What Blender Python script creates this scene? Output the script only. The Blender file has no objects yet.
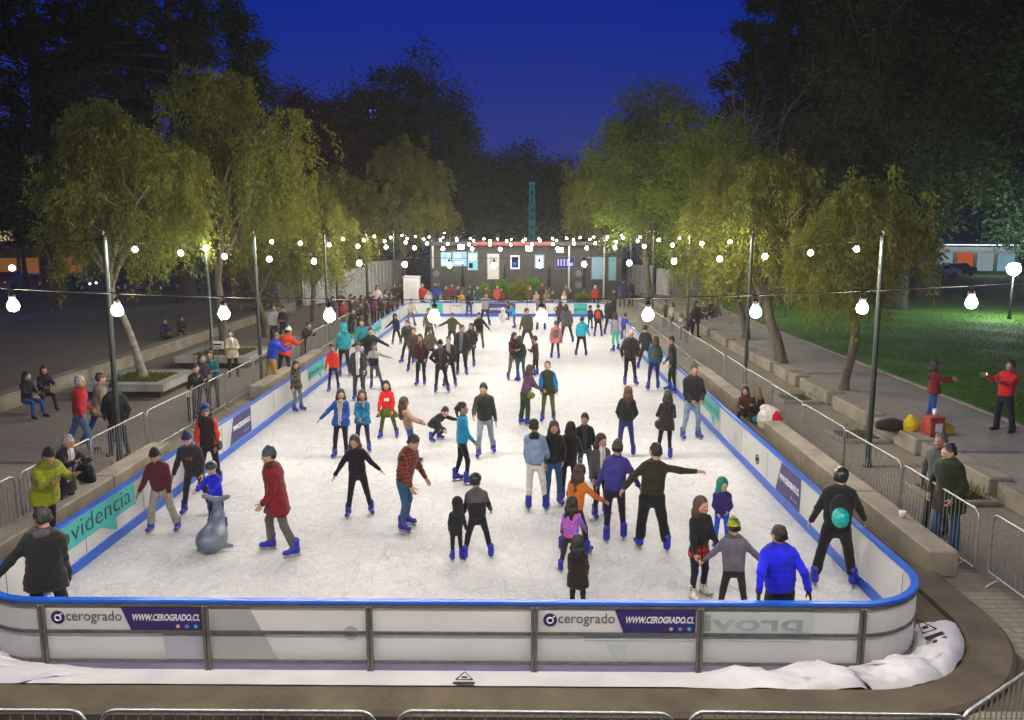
import bpy, math, random
import numpy as np
from mathutils import Vector, Matrix, Euler

random.seed(7)
RNG = np.random.default_rng(7)
SC = bpy.context.scene
COL = SC.collection
PI = math.pi
R = math.radians

# ------------------------------------------------------------------ camera (measured from the photograph)
FPX, PITCH, YAW, CAMH = 800.0, R(9.23), R(0.645), 5.4


def ray(px, py):
    x, y, z = (px - 512) / FPX, (360 - py) / FPX, -1.0
    a = PI / 2 - PITCH
    y2, z2 = y * math.cos(a) - z * math.sin(a), y * math.sin(a) + z * math.cos(a)
    return (x * math.cos(YAW) - y2 * math.sin(YAW), x * math.sin(YAW) + y2 * math.cos(YAW), z2)


def at(px, py, z=0.0):
    """the point of the ground (height z) seen at a place of the photograph"""
    r = ray(px, py)
    t = (z - CAMH) / r[2]
    return (r[0] * t, r[1] * t)


def z_at(px, py, Y):
    r = ray(px, py)
    return CAMH + r[2] * Y / r[1]


def x_at(px, py, Y):
    r = ray(px, py)
    return r[0] * Y / r[1]


cd = bpy.data.cameras.new("camera")
cam = bpy.data.objects.new("camera", cd)
COL.objects.link(cam)
cam.location = (0, 0, CAMH)
cam.rotation_euler = (PI / 2 - PITCH, 0, YAW)
cd.sensor_width = 36
cd.lens = FPX / 1024 * 36
cd.clip_end = 3000
cd.clip_start = 0.05
SC.camera = cam


# ------------------------------------------------------------------ colours and materials
def lin(h):
    h = h.lstrip('#')
    o = []
    for i in (0, 2, 4):
        v = int(h[i:i + 2], 16) / 255
        o.append(v / 12.92 if v <= 0.04045 else ((v + 0.055) / 1.055) ** 2.4)
    return tuple(o)


def new_mat(name):
    m = bpy.data.materials.new(name)
    m.use_nodes = True
    nt = m.node_tree
    for n in list(nt.nodes):
        nt.nodes.remove(n)
    out = nt.nodes.new('ShaderNodeOutputMaterial')
    return m, nt, out


def N(nt, typ, **kw):
    n = nt.nodes.new(typ)
    for k, v in kw.items():
        if k in n.inputs.keys():
            n.inputs[k].default_value = v
        else:
            setattr(n, k, v)
    return n


def mixcol(nt, a, b, fac):
    """mix of two colours (tuples or sockets) by a factor socket"""
    m = nt.nodes.new('ShaderNodeMix')
    m.data_type = 'RGBA'
    for i, v in ((6, a), (7, b), (0, fac)):
        if isinstance(v, bpy.types.NodeSocket):
            nt.links.new(v, m.inputs[i])
        elif i == 0:
            m.inputs[0].default_value = v
        else:
            m.inputs[i].default_value = (v[0], v[1], v[2], 1)
    return m.outputs[2]


def ramp(nt, src, lo, hi):
    r = nt.nodes.new('ShaderNodeMapRange')
    r.inputs[1].default_value, r.inputs[2].default_value = lo, hi
    nt.links.new(src, r.inputs[0])
    return r.outputs[0]


def noise(nt, scale, detail=4, rough=0.55, coord='Object', stretch=None, dist=0.0):
    tc = nt.nodes.new('ShaderNodeTexCoord')
    s = tc.outputs[coord]
    if stretch:
        mp = nt.nodes.new('ShaderNodeMapping')
        mp.inputs['Scale'].default_value = stretch
        nt.links.new(s, mp.inputs[0])
        s = mp.outputs[0]
    n = nt.nodes.new('ShaderNodeTexNoise')
    n.inputs['Scale'].default_value = scale
    n.inputs['Detail'].default_value = detail
    n.inputs['Roughness'].default_value = rough
    n.inputs['Distortion'].default_value = dist
    nt.links.new(s, n.inputs['Vector'])
    return n.outputs['Fac']


def bump(nt, h, strength, dist=0.01):
    b = nt.nodes.new('ShaderNodeBump')
    b.inputs['Strength'].default_value = strength
    b.inputs['Distance'].default_value = dist
    nt.links.new(h, b.inputs['Height'])
    return b.outputs[0]


_mats = {}


def mat(name, c, c2=None, rough=0.7, scale=8.0, detail=5, metal=0.0, bmp=0.0, bscale=None, lo=0.35, hi=0.65, spec=0.5, coord='Object', stretch=None):
    if name in _mats:
        return _mats[name]
    if isinstance(c, str):
        c = lin(c)
    if c2 is None:
        c2 = tuple(v * 0.72 for v in c)
    elif isinstance(c2, str):
        c2 = lin(c2)
    m, nt, out = new_mat(name)
    p = N(nt, 'ShaderNodeBsdfPrincipled')
    p.inputs['Roughness'].default_value = rough
    p.inputs['Metallic'].default_value = metal
    p.inputs['Specular IOR Level'].default_value = spec
    f = noise(nt, scale, detail, coord=coord, stretch=stretch)
    nt.links.new(mixcol(nt, c2, c, ramp(nt, f, lo, hi)), p.inputs['Base Color'])
    if bmp:
        nt.links.new(bump(nt, noise(nt, bscale or scale * 3, 4, coord=coord, stretch=stretch), bmp, 0.02), p.inputs['Normal'])
    nt.links.new(p.outputs[0], out.inputs[0])
    m.diffuse_color = (*c, 1)
    _mats[name] = m
    return m


def emit(name, c, strength):
    if name in _mats:
        return _mats[name]
    if isinstance(c, str):
        c = lin(c)
    m, nt, out = new_mat(name)
    e = N(nt, 'ShaderNodeEmission')
    e.inputs[0].default_value = (*c, 1)
    e.inputs[1].default_value = strength
    nt.links.new(e.outputs[0], out.inputs[0])
    _mats[name] = m
    return m


def cloth(c, kind='plain', c2=None):
    """woven fabric in a colour; also plaid, motif and camouflage prints"""
    key = ('cloth', c, kind, c2)
    if key in _mats:
        return _mats[key]
    col = lin(c) if isinstance(c, str) else c
    m, nt, out = new_mat('fabric')
    p = N(nt, 'ShaderNodeBsdfPrincipled')
    p.inputs['Roughness'].default_value = 0.85
    p.inputs['Specular IOR Level'].default_value = 0.25
    p.inputs['Sheen Weight'].default_value = 0.12
    f = noise(nt, 7, 4)
    base = mixcol(nt, tuple(v * 0.7 for v in col), tuple(v * 1.15 for v in col), ramp(nt, f, 0.3, 0.7))
    if kind != 'plain':
        k2 = lin(c2)
        tc = nt.nodes.new('ShaderNodeTexCoord')
        if kind == 'plaid':
            o = None
            for d, prof in (('X', 9.0), ('Z', 9.0)):
                w = N(nt, 'ShaderNodeTexWave', bands_direction=d, wave_profile='SIN')
                w.inputs['Scale'].default_value = 4.2
                nt.links.new(tc.outputs['Object'], w.inputs[0])
                base = mixcol(nt, base, k2, ramp(nt, w.outputs['Fac'], 0.72, 0.95))
        elif kind == 'motif':
            v = N(nt, 'ShaderNodeTexVoronoi')
            v.inputs['Scale'].default_value = 9
            nt.links.new(tc.outputs['Object'], v.inputs['Vector'])
            base = mixcol(nt, base, k2, ramp(nt, v.outputs['Distance'], 0.42, 0.46))
        elif kind == 'camo':
            base = mixcol(nt, base, k2, ramp(nt, noise(nt, 14, 2, dist=1.2), 0.5, 0.55))
    # front zip or seam
    t2 = nt.nodes.new('ShaderNodeTexCoord')
    sp = nt.nodes.new('ShaderNodeSeparateXYZ'); nt.links.new(t2.outputs['Object'], sp.inputs[0])
    ab = N(nt, 'ShaderNodeMath', operation='ABSOLUTE'); nt.links.new(sp.outputs[0], ab.inputs[0])
    z1 = ramp(nt, ab.outputs[0], 0.006, 0.012)
    fr = N(nt, 'ShaderNodeMath', operation='GREATER_THAN'); nt.links.new(sp.outputs[1], fr.inputs[0]); fr.inputs[1].default_value = 0.0
    mx_ = N(nt, 'ShaderNodeMath', operation='MAXIMUM'); nt.links.new(z1, mx_.inputs[0]); nt.links.new(fr.outputs[0], mx_.inputs[1])
    base = mixcol(nt, tuple(v * .35 + .015 for v in col), base, mx_.outputs[0])
    nt.links.new(base, p.inputs['Base Color'])
    wr = noise(nt, 16, 3, dist=0.6)
    nt.links.new(bump(nt, wr, 0.42, 0.03), p.inputs['Normal'])
    nt.links.new(p.outputs[0], out.inputs[0])
    _mats[key] = m
    return m


# ------------------------------------------------------------------ objects
def tag(o, label=None, cat=None, group=None, kind=None):
    if label:
        o['label'] = label
    if cat:
        o['category'] = cat
    if group:
        o['group'] = group
    if kind:
        o['kind'] = kind
    return o


def link(o, parent=None):
    COL.objects.link(o)
    if parent is not None:
        o.parent = parent
    return o


def thing(name, label, cat, loc=(0, 0, 0), rz=0.0, group=None):
    o = bpy.data.objects.new(name, None)
    o.empty_display_size = 0.2
    link(o)
    o.location = loc
    o.rotation_euler = (0, 0, rz)
    return tag(o, label, cat, group)


def copy_thing(o, parent=None):
    c = o.copy()
    COL.objects.link(c)
    c.parent = parent
    for ch in o.children:
        copy_thing(ch, c)
    return c


def mesh_np(name, V, F, mats, mi=None, smooth=True):
    """mesh from numpy arrays: V (n,3), F (m,4) or (m,3)"""
    me = bpy.data.meshes.new(name)
    n, (m, k) = len(V), F.shape
    me.vertices.add(n)
    me.vertices.foreach_set('co', np.asarray(V, np.float32).ravel())
    me.loops.add(m * k)
    me.loops.foreach_set('vertex_index', np.asarray(F, np.int32).ravel())
    me.polygons.add(m)
    me.polygons.foreach_set('loop_start', np.arange(m, dtype=np.int32) * k)
    try:
        me.polygons.foreach_set('loop_total', np.full(m, k, np.int32))
    except Exception:
        pass
    if mi is not None:
        me.polygons.foreach_set('material_index', np.asarray(mi, np.int32))
    me.polygons.foreach_set('use_smooth', np.full(m, smooth, bool))
    for x in (mats if isinstance(mats, (list, tuple)) else [mats]):
        me.materials.append(x)
    me.update(calc_edges=True)
    me.validate()
    return me


class MB:
    """collects boxes, tubes, prisms and sheets into one mesh"""

    def __init__(s):
        s.v, s.f, s.m, s.sm = [], [], [], []

    def add(s, v, f, m=0, smooth=False):
        o = len(s.v)
        s.v += [tuple(p) for p in v]
        for q in f:
            s.f.append([i + o for i in q])
            s.m.append(m)
            s.sm.append(smooth)
        return s

    def box(s, c, d, rz=0.0, m=0, M=None, bev=0.0):
        x, y, z = d[0] / 2, d[1] / 2, d[2] / 2
        if bev:
            b = min(bev, x * .9, y * .9, z * .9)
            ring = lambda X, Y, Z: [(-X, -Y, Z), (X, -Y, Z), (X, Y, Z), (-X, Y, Z)]
            def oct_(X, Y, b, Z):
                return [(-X + b, -Y, Z), (X - b, -Y, Z), (X, -Y + b, Z), (X, Y - b, Z), (X - b, Y, Z), (-X + b, Y, Z), (-X, Y - b, Z), (-X, -Y + b, Z)]
            L = [oct_(x - b, y - b, b * .5, -z), oct_(x, y, b, -z + b), oct_(x, y, b, z - b), oct_(x - b, y - b, b * .5, z)]
            v = [p for l in L for p in l]
            f = [list(range(7, -1, -1)), list(range(24, 32))]
            for k in range(3):
                for i in range(8):
                    j = (i + 1) % 8
                    f.append([k * 8 + i, k * 8 + j, k * 8 + 8 + j, k * 8 + 8 + i])
        else:
            v = [(-x, -y, -z), (x, -y, -z), (x, y, -z), (-x, y, -z), (-x, -y, z), (x, -y, z), (x, y, z), (-x, y, z)]
            f = [(3, 2, 1, 0), (4, 5, 6, 7), (0, 1, 5, 4), (1, 2, 6, 5), (2, 3, 7, 6), (3, 0, 4, 7)]
        if M is None:
            M = Matrix.Translation(c) @ Matrix.Rotation(rz, 4, 'Z')
        return s.add([M @ Vector(p) for p in v], f, m)

    def tube(s, pts, r, n=8, m=0, cap=True, closed=False):
        pts = [Vector(p) for p in pts]
        rs = r if isinstance(r, (list, tuple)) else [r] * len(pts)
        v, f = [], []
        L = len(pts)
        prev = None
        for i, p in enumerate(pts):
            if closed:
                t = pts[(i + 1) % L] - pts[i - 1]
            else:
                t = pts[min(i + 1, L - 1)] - pts[max(i - 1, 0)]
            if t.length < 1e-9:
                t = Vector((0, 0, 1))
            t.normalize()
            if prev is None:
                a = Vector((0, 0, 1)) if abs(t.z) < 0.9 else Vector((1, 0, 0))
                u = t.cross(a).normalized()
            else:
                u = (prev - t * prev.dot(t))
                u = u.normalized() if u.length > 1e-6 else t.orthogonal().normalized()
            prev = u
            w = t.cross(u)
            for k in range(n):
                a = 2 * PI * k / n
                v.append(p + (u * math.cos(a) + w * math.sin(a)) * rs[i])
        for i in range(L if closed else L - 1):
            j = (i + 1) % L
            for k in range(n):
                q = (k + 1) % n
                f.append((i * n + k, i * n + q, j * n + q, j * n + k))
        s.add(v, f, m, True)
        if cap and not closed:
            s.add(v[:n], [list(range(n - 1, -1, -1))], m)
            s.add(v[-n:], [list(range(n))], m)
        return s

    def prism(s, poly, z0, z1, m=0, M=None):
        n = len(poly)
        v = [(p[0], p[1], z0) for p in poly] + [(p[0], p[1], z1) for p in poly]
        f = [list(range(n - 1, -1, -1)), list(range(n, 2 * n))] + [(i, (i + 1) % n, n + (i + 1) % n, n + i) for i in range(n)]
        if M is not None:
            v = [M @ Vector(p) for p in v]
        return s.add(v, f, m)

    def sweep(s, path, prof, m=0, closed=False, cap=True):
        """profile (offset along the path's left normal, z) swept along a horizontal path"""
        P = [Vector((p[0], p[1])) for p in path]
        L, k = len(P), len(prof)
        v, f = [], []
        for i in range(L):
            a = P[i] - P[i - 1] if (i > 0 or closed) else P[1] - P[0]
            b = P[(i + 1) % L] - P[i] if (i < L - 1 or closed) else P[-1] - P[-2]
            a.normalize(); b.normalize()
            t = (a + b).normalized()
            nrm = Vector((-t.y, t.x)) / max(0.3, math.sqrt((1 + a.dot(b)) / 2))
            for o, z in prof:
                q = P[i] + nrm * o
                v.append((q.x, q.y, z))
        for i in range(L if closed else L - 1):
            j = (i + 1) % L
            for q in range(k):
                w = (q + 1) % k
                f.append((i * k + q, i * k + w, j * k + w, j * k + q))
        s.add(v, f, m)
        if cap and not closed:
            s.add(v[:k], [list(range(k))], m)
            s.add(v[-k:], [list(range(k - 1, -1, -1))], m)
        return s

    def lathe(s, prof, c=(0, 0, 0), n=16, m=0, smooth=True):
        v, f = [], []
        for r, z in prof:
            for k in range(n):
                a = 2 * PI * k / n
                v.append((c[0] + r * math.cos(a), c[1] + r * math.sin(a), c[2] + z))
        for i in range(len(prof) - 1):
            for k in range(n):
                q = (k + 1) % n
                f.append((i * n + k, i * n + q, (i + 1) * n + q, (i + 1) * n + k))
        return s.add(v, f, m, smooth)

    def build(s, name, mats, parent=None, M=None):
        me = bpy.data.meshes.new(name)
        me.from_pydata([tuple(p) for p in s.v], [], s.f)
        for x in (mats if isinstance(mats, (list, tuple)) else [mats]):
            me.materials.append(x)
        me.polygons.foreach_set('material_index', s.m)
        me.polygons.foreach_set('use_smooth', s.sm)
        me.update()
        o = bpy.data.objects.new(name, me)
        link(o, parent)
        if M is not None:
            o.matrix_local = M
        return o


def struct(name, mb, m):
    return tag(mb.build(name, m), kind='structure')


def text_mesh(txt, size, m, parent, M, name='lettering', shear=0.0, bold=0.0, depth=0.0015, spacing=1.0, width=None):
    """lettering as flat solid letters lying in the XY plane of M, left-bottom aligned"""
    cu = bpy.data.curves.new(name, 'FONT')
    cu.body = txt
    cu.size = size
    cu.shear = shear
    cu.offset = bold
    cu.extrude = depth
    cu.space_character = spacing
    cu.resolution_u = 3
    t = bpy.data.objects.new(name, cu)
    COL.objects.link(t)
    dg = bpy.context.evaluated_depsgraph_get()
    me = bpy.data.meshes.new_from_object(t.evaluated_get(dg))
    bpy.data.objects.remove(t)
    bpy.data.curves.remove(cu)
    if width and len(me.vertices):
        xs = [v.co.x for v in me.vertices]
        k = width / (max(xs) - min(xs))
        for v in me.vertices:
            v.co.x = (v.co.x - min(xs)) * k
    me.name = name
    me.materials.clear()
    me.materials.append(m)
    o = bpy.data.objects.new(name, me)
    link(o, parent)
    o.matrix_local = M
    return o
# ------------------------------------------------------------------ dusk sky
w = bpy.data.worlds.new("World")
SC.world = w
w.use_nodes = True
nt = w.node_tree
bg = nt.nodes['Background']
tc = nt.nodes.new('ShaderNodeTexCoord')
sx = nt.nodes.new('ShaderNodeSeparateXYZ')
nt.links.new(tc.outputs['Generated'], sx.inputs[0])
cr = nt.nodes.new('ShaderNodeValToRGB')
nt.links.new(sx.outputs[2], cr.inputs[0])
els = cr.color_ramp.elements
els[0].position, els[0].color = 0.0, (0.034, 0.036, 0.135, 1)
els[1].position, els[1].color = 1.0, (0.0008, 0.007, 0.15, 1)
for p, c in ((0.04, (0.029, 0.034, 0.16)), (0.113, (0.010, 0.027, 0.212)), (0.233, (0.0, 0.0165, 0.25)), (0.42, (0.0, 0.012, 0.21))):
    e = els.new(p)
    e.color = (*c, 1)
nt.links.new(cr.outputs[0], bg.inputs[0])
bg.inputs[1].default_value = 0.92
SC.view_settings.view_transform = 'Standard'
SC.view_settings.look = 'None'
SC.view_settings.exposure = 0.12
SC.view_settings.gamma = 1.0
SC.cycles.use_denoising = True
SC.cycles.max_bounces = 6
SC.cycles.diffuse_bounces = 3
SC.cycles.glossy_bounces = 2
SC.cycles.transmission_bounces = 4
SC.cycles.transparent_max_bounces = 6
SC.cycles.sample_clamp_indirect = 4.0
SC.cycles.caustics_reflective = False
SC.cycles.caustics_refractive = False

# ------------------------------------------------------------------ materials of the place
M_ground = mat('park_earth', (0.13, 0.115, 0.085), (0.07, 0.065, 0.05), 0.95, 0.35, 6, bmp=0.4, bscale=6)


def paving_mat(name, c, c2, w=0.6, h=0.4, mortar=(0.05, 0.048, 0.042), bump_s=0.3):
    m, nt, out = new_mat(name)
    p = N(nt, 'ShaderNodeBsdfPrincipled')
    p.inputs['Roughness'].default_value = 0.75
    tc = nt.nodes.new('ShaderNodeTexCoord')
    b = nt.nodes.new('ShaderNodeTexBrick')
    b.inputs['Scale'].default_value = 1.0
    b.inputs['Mortar Size'].default_value = 0.012
    b.inputs['Brick Width'].default_value = w
    b.inputs['Row Height'].default_value = h
    b.inputs['Color1'].default_value = (*c, 1)
    b.inputs['Color2'].default_value = (*c2, 1)
    b.inputs['Mortar'].default_value = (*mortar, 1)
    nt.links.new(tc.outputs['Object'], b.inputs['Vector'])
    f = ramp(nt, noise(nt, 0.55, 6, 0.65), 0.3, 0.72)
    dirt = mixcol(nt, tuple(v * 0.5 for v in c), b.outputs['Color'], f)
    f2 = ramp(nt, noise(nt, 9, 5, 0.7), 0.25, 0.6)
    fin = mixcol(nt, tuple(v * 0.65 for v in c2), dirt, f2)
    nt.links.new(fin, p.inputs['Base Color'])
    nt.links.new(bump(nt, noise(nt, 30, 4), bump_s, 0.01), p.inputs['Normal'])
    nt.links.new(p.outputs[0], out.inputs[0])
    return m


M_paving = paving_mat('plaza_paving', (0.37, 0.315, 0.225), (0.30, 0.255, 0.18), 0.42, 0.14)
M_path = paving_mat('park_path', (0.37, 0.335, 0.255), (0.31, 0.28, 0.21), 1.2, 1.2)
M_stone = mat('ledge_stone', (0.34, 0.29, 0.215), (0.20, 0.17, 0.125), 0.85, 1.7, 8, bmp=0.5, bscale=25, lo=0.3, hi=0.7)
M_ring = mat('ring_stone', (0.125, 0.097, 0.062), (0.055, 0.042, 0.027), 0.8, 1.6, 8, bmp=0.5, bscale=22, lo=0.3, hi=0.68)
M_wall = mat('low_wall_stone', (0.30, 0.265, 0.205), (0.17, 0.145, 0.11), 0.9, 1.4, 8, bmp=0.6, bscale=14, lo=0.3, hi=0.7)
M_concrete = mat('planter_concrete', (0.36, 0.345, 0.30), (0.23, 0.22, 0.19), 0.85, 2.2, 7, bmp=0.4, bscale=20)
M_soil = mat('soil', (0.05, 0.04, 0.025), (0.025, 0.02, 0.012), 0.95, 3, 5, bmp=0.8, bscale=14)
M_basin = mat('basin_floor', (0.12, 0.092, 0.055), (0.055, 0.045, 0.03), 0.9, 1.3, 7, bmp=0.5, bscale=12, lo=0.3, hi=0.7)
M_steel = mat('galvanised_steel', (0.42, 0.42, 0.40), (0.28, 0.28, 0.27), 0.42, 20, 3, metal=0.75)
M_frame = mat('board_frame_metal', (0.17, 0.165, 0.145), (0.11, 0.105, 0.09), 0.5, 9, 4, metal=0.5)
M_white = mat('board_plastic', (0.66, 0.655, 0.63), (0.58, 0.575, 0.555), 0.38, 1.1, 5, lo=0.25, hi=0.75)


def panel_material():
    m, nt, out = new_mat('board_plastic_translucent')
    p = N(nt, 'ShaderNodeBsdfPrincipled')
    p.inputs['Roughness'].default_value = 0.38
    t = N(nt, 'ShaderNodeBsdfTranslucent')
    c = mixcol(nt, (0.72, 0.715, 0.69), (0.82, 0.815, 0.795), ramp(nt, noise(nt, 1.1, 5), .25, .75))
    nt.links.new(c, p.inputs['Base Color']); nt.links.new(c, t.inputs['Color'])
    mx = N(nt, 'ShaderNodeMixShader'); mx.inputs[0].default_value = .42
    nt.links.new(p.outputs[0], mx.inputs[1]); nt.links.new(t.outputs[0], mx.inputs[2])
    nt.links.new(mx.outputs[0], out.inputs[0])
    return m


M_white = panel_material()
M_blue = mat('blue_rail_plastic', (0.012, 0.10, 0.50), (0.01, 0.075, 0.40), 0.35, 4, 4)
M_kick = mat('lavender_kick_plastic', (0.20, 0.19, 0.30), (0.15, 0.145, 0.24), 0.5, 2, 4)
M_purple = mat('banner_purple', (0.028, 0.016, 0.125), (0.022, 0.013, 0.10), 0.5, 3, 3)
M_teal = mat('banner_teal', (0.035, 0.36, 0.33), (0.03, 0.31, 0.285), 0.5, 3, 3)
M_bwhite = mat('banner_white', (0.62, 0.615, 0.60), (0.56, 0.555, 0.54), 0.5, 2, 3)
M_ink = mat('ink_black', (0.02, 0.022, 0.024), None, 0.6)
M_inkgrey = mat('ink_grey', (0.09, 0.09, 0.10), None, 0.6)
M_inkwhite = mat('ink_white', (0.8, 0.8, 0.8), None, 0.6)
M_pole = mat('pole_paint', (0.018, 0.03, 0.022), None, 0.4, 12)
M_cable = mat('cable_rubber', (0.012, 0.012, 0.012), None, 0.85, spec=.1)
M_sheet = None


def sheet_material():
    m, nt, out = new_mat('plastic_sheet')
    p = N(nt, 'ShaderNodeBsdfPrincipled')
    p.inputs['Roughness'].default_value = 0.42
    nt.links.new(mixcol(nt, (0.50, 0.485, 0.51), (0.62, 0.605, 0.62), ramp(nt, noise(nt, 1.4, 5), .3, .7)), p.inputs['Base Color'])
    tc = nt.nodes.new('ShaderNodeTexCoord')
    nv = N(nt, 'ShaderNodeTexNoise'); nv.inputs['Scale'].default_value = 1.5
    nt.links.new(tc.outputs['Object'], nv.inputs['Vector'])
    ad = N(nt, 'ShaderNodeMix', data_type='VECTOR'); ad.inputs[0].default_value = .35
    nt.links.new(tc.outputs['Object'], ad.inputs[4]); nt.links.new(nv.outputs['Color'], ad.inputs[5])
    hh = None
    for sc, wgt in ((3.2, 1.0), (7.5, .45)):
        v = N(nt, 'ShaderNodeTexVoronoi', feature='F1'); v.inputs['Scale'].default_value = sc
        nt.links.new(ad.outputs[1], v.inputs['Vector'])
        ml = N(nt, 'ShaderNodeMath', operation='MULTIPLY'); ml.inputs[1].default_value = wgt
        nt.links.new(v.outputs['Distance'], ml.inputs[0])
        if hh is None:
            hh = ml.outputs[0]
        else:
            a2 = N(nt, 'ShaderNodeMath', operation='ADD')
            nt.links.new(hh, a2.inputs[0]); nt.links.new(ml.outputs[0], a2.inputs[1]); hh = a2.outputs[0]
    nt.links.new(bump(nt, hh, .25, .05), p.inputs['Normal'])
    nt.links.new(p.outputs[0], out.inputs[0])
    return m


M_sheet = sheet_material()


def ice_material():
    m, nt, out = new_mat('rink_ice')
    p = N(nt, 'ShaderNodeBsdfPrincipled')
    p.inputs['Roughness'].default_value = 0.55
    p.inputs['Specular IOR Level'].default_value = 0.35
    # cloudy patches of scraped snow
    f1 = ramp(nt, noise(nt, 0.5, 7, 0.6, dist=0.6), 0.3, 0.7)
    c = mixcol(nt, (0.60, 0.595, 0.58), (0.66, 0.655, 0.645), f1)
    f2 = ramp(nt, noise(nt, 3.2, 6, 0.65, dist=1.4), 0.42, 0.62)
    c = mixcol(nt, (0.56, 0.555, 0.54), c, f2)
    # curved blade scratches: thin contour lines of stretched, distorted noise
    hs = []
    for sc, st, d in ((1.1, (1, .35, 1), 1.2), (2.3, (.45, 1, 1), 2.0), (0.8, (1, 1, 1), 3.0), (3.4, (1, .6, 1), 1.6), (1.6, (.7, 1, 1), 2.6)):
        n = noise(nt, sc, 2, 0.4, stretch=st, dist=d)
        ml = N(nt, 'ShaderNodeMath', operation='MULTIPLY'); ml.inputs[1].default_value = 9.0
        nt.links.new(n, ml.inputs[0])
        fr = N(nt, 'ShaderNodeMath', operation='PINGPONG'); fr.inputs[1].default_value = 0.5
        nt.links.new(ml.outputs[0], fr.inputs[0])
        hs.append(ramp(nt, fr.outputs[0], 0.0, 0.07))
    o = hs[0]
    for h in hs[1:]:
        mn = N(nt, 'ShaderNodeMath', operation='MULTIPLY')
        nt.links.new(o, mn.inputs[0]); nt.links.new(h, mn.inputs[1])
        o = mn.outputs[0]
    brk = ramp(nt, noise(nt, 1.7, 4, 0.6), 0.42, 0.72)
    mx = N(nt, 'ShaderNodeMath', operation='MAXIMUM')
    nt.links.new(o, mx.inputs[0]); nt.links.new(brk, mx.inputs[1])
    c = mixcol(nt, (0.43, 0.425, 0.42), c, mx.outputs[0])
    nt.links.new(c, p.inputs['Base Color'])
    ad = N(nt, 'ShaderNodeMath', operation='ADD')
    nt.links.new(mx.outputs[0], ad.inputs[0]); nt.links.new(noise(nt, 14, 5, 0.7), ad.inputs[1])
    nt.links.new(bump(nt, ad.outputs[0], 0.5, 0.02), p.inputs['Normal'])
    nt.links.new(p.outputs[0], out.inputs[0])
    return m


M_ice = ice_material()
HAZE = 0.00034


def sheet(name, poly, z, m):
    b = MB()
    b.add([(x, y, z) for x, y in poly], [list(range(len(poly)))])
    return struct(name, b, m)


def rect(x0, y0, x1, y1):
    return [(x0, y0), (x1, y0), (x1, y1), (x0, y1)]


sheet('ground', rect(-210, -45, 210, 240), -0.03, M_ground)
sheet('plaza_paving', rect(-16.2, -6, 9.7, 64), 0.0, M_paving)
XL, XR, YN, YF, RC = -7.08, 5.20, 9.18, 50.0, 1.08


def rounded(x0, y0, x1, y1, r, n=10):
    p = []
    for cx, cy, a0 in ((x0 + r, y0 + r, PI), (x1 - r, y0 + r, 1.5 * PI), (x1 - r, y1 - r, 0), (x0 + r, y1 - r, .5 * PI)):
        for i in range(n + 1):
            a = a0 + .5 * PI * i / n
            p.append((cx + r * math.cos(a), cy + r * math.sin(a)))
    return p


sheet('basin_floor', rect(-8.4, 8.4, 6.4, 51), 0.006, M_basin)
sheet('ice', rounded(XL + .02, YN + .02, XR - .02, YF - .02, RC - .02), 0.03, M_ice)

# raised park beside the plaza: lawn and path on the right, dry lawn and path on the left
b = MB()
b.add([(x, y, z) for x, y, z in ((13.0, -6, .36), (90, -6, .36), (90, 95, .36), (13.6, 95, .36))], [(0, 1, 2, 3)])


def lawn_mat(name, c1, c2, c3):
    m, nt, out = new_mat(name)
    p = N(nt, 'ShaderNodeBsdfPrincipled')
    p.inputs['Roughness'].default_value = 0.9
    f = ramp(nt, noise(nt, 0.4, 6, 0.6), 0.35, 0.65)
    g = ramp(nt, noise(nt, 26, 5, 0.75), 0.35, 0.65)
    nt.links.new(mixcol(nt, c3, mixcol(nt, c1, c2, f), g), p.inputs['Base Color'])
    nt.links.new(bump(nt, noise(nt, 40, 4, 0.8), 0.9, 0.05), p.inputs['Normal'])
    nt.links.new(p.outputs[0], out.inputs[0])
    return m


M_lawn = lawn_mat('lawn', (0.065, 0.20, 0.010), (0.10, 0.25, 0.02), (0.05, 0.10, 0.012))
M_dry = lawn_mat('dry_lawn', (0.30, 0.24, 0.15), (0.22, 0.20, 0.10), (0.15, 0.12, 0.07))
struct('lawn', b, M_lawn)
b = MB()
b.box((11.35, 44.5, .15), (3.3, 101, .38))
struct('path', b, M_path)
b = MB()
b.box((13.06, 44.5, .19), (0.12, 101, .40))
struct('kerb', b, M_wall)
b = MB()
b.add([(-90, -6, .40), (-16.2, -6, .40), (-16.2, 66, .40), (-90, 66, .40)], [(0, 1, 2, 3)])
struct('dry_lawn', b, M_dry)
M_asphalt = mat('asphalt', (0.05, 0.05, 0.052), (0.035, 0.035, 0.037), 0.85, 3, 5)
b = MB()
pth = [(-60, 24), (-34, 40), (-22, 54), (-17, 62)]
b.sweep(pth, [(-1.4, .404), (1.4, .404), (1.4, .41), (-1.4, .41)])
struct('park_footpath', b, M_path)
b = MB()
b.add([(-205, 76, .0), (-12, 66, .0), (-12, 72, .0), (-205, 84, .0)], [(0, 1, 2, 3)])
b.add([(16, 97, .37), (205, 73, .37), (205, 82, .37), (16, 106, .37)], [(0, 1, 2, 3)])
struct('street', b, M_asphalt)

# night air lit by the bulbs
b = MB()
b.box((0, 97.5, 18.0), (430, 300, 39))
m, nt_, out_ = new_mat('night_air')
pv = N(nt_, 'ShaderNodeVolumePrincipled')
pv.inputs['Color'].default_value = (.9, .9, .9, 1)
pv.inputs['Density'].default_value = HAZE
pv.inputs['Anisotropy'].default_value = 0.6
nt_.links.new(pv.outputs[0], out_.inputs['Volume'])
if HAZE > 0:
    tag(b.build('haze', m), 'thin night air glowing round the bulbs', 'haze', kind='stuff')

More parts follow.
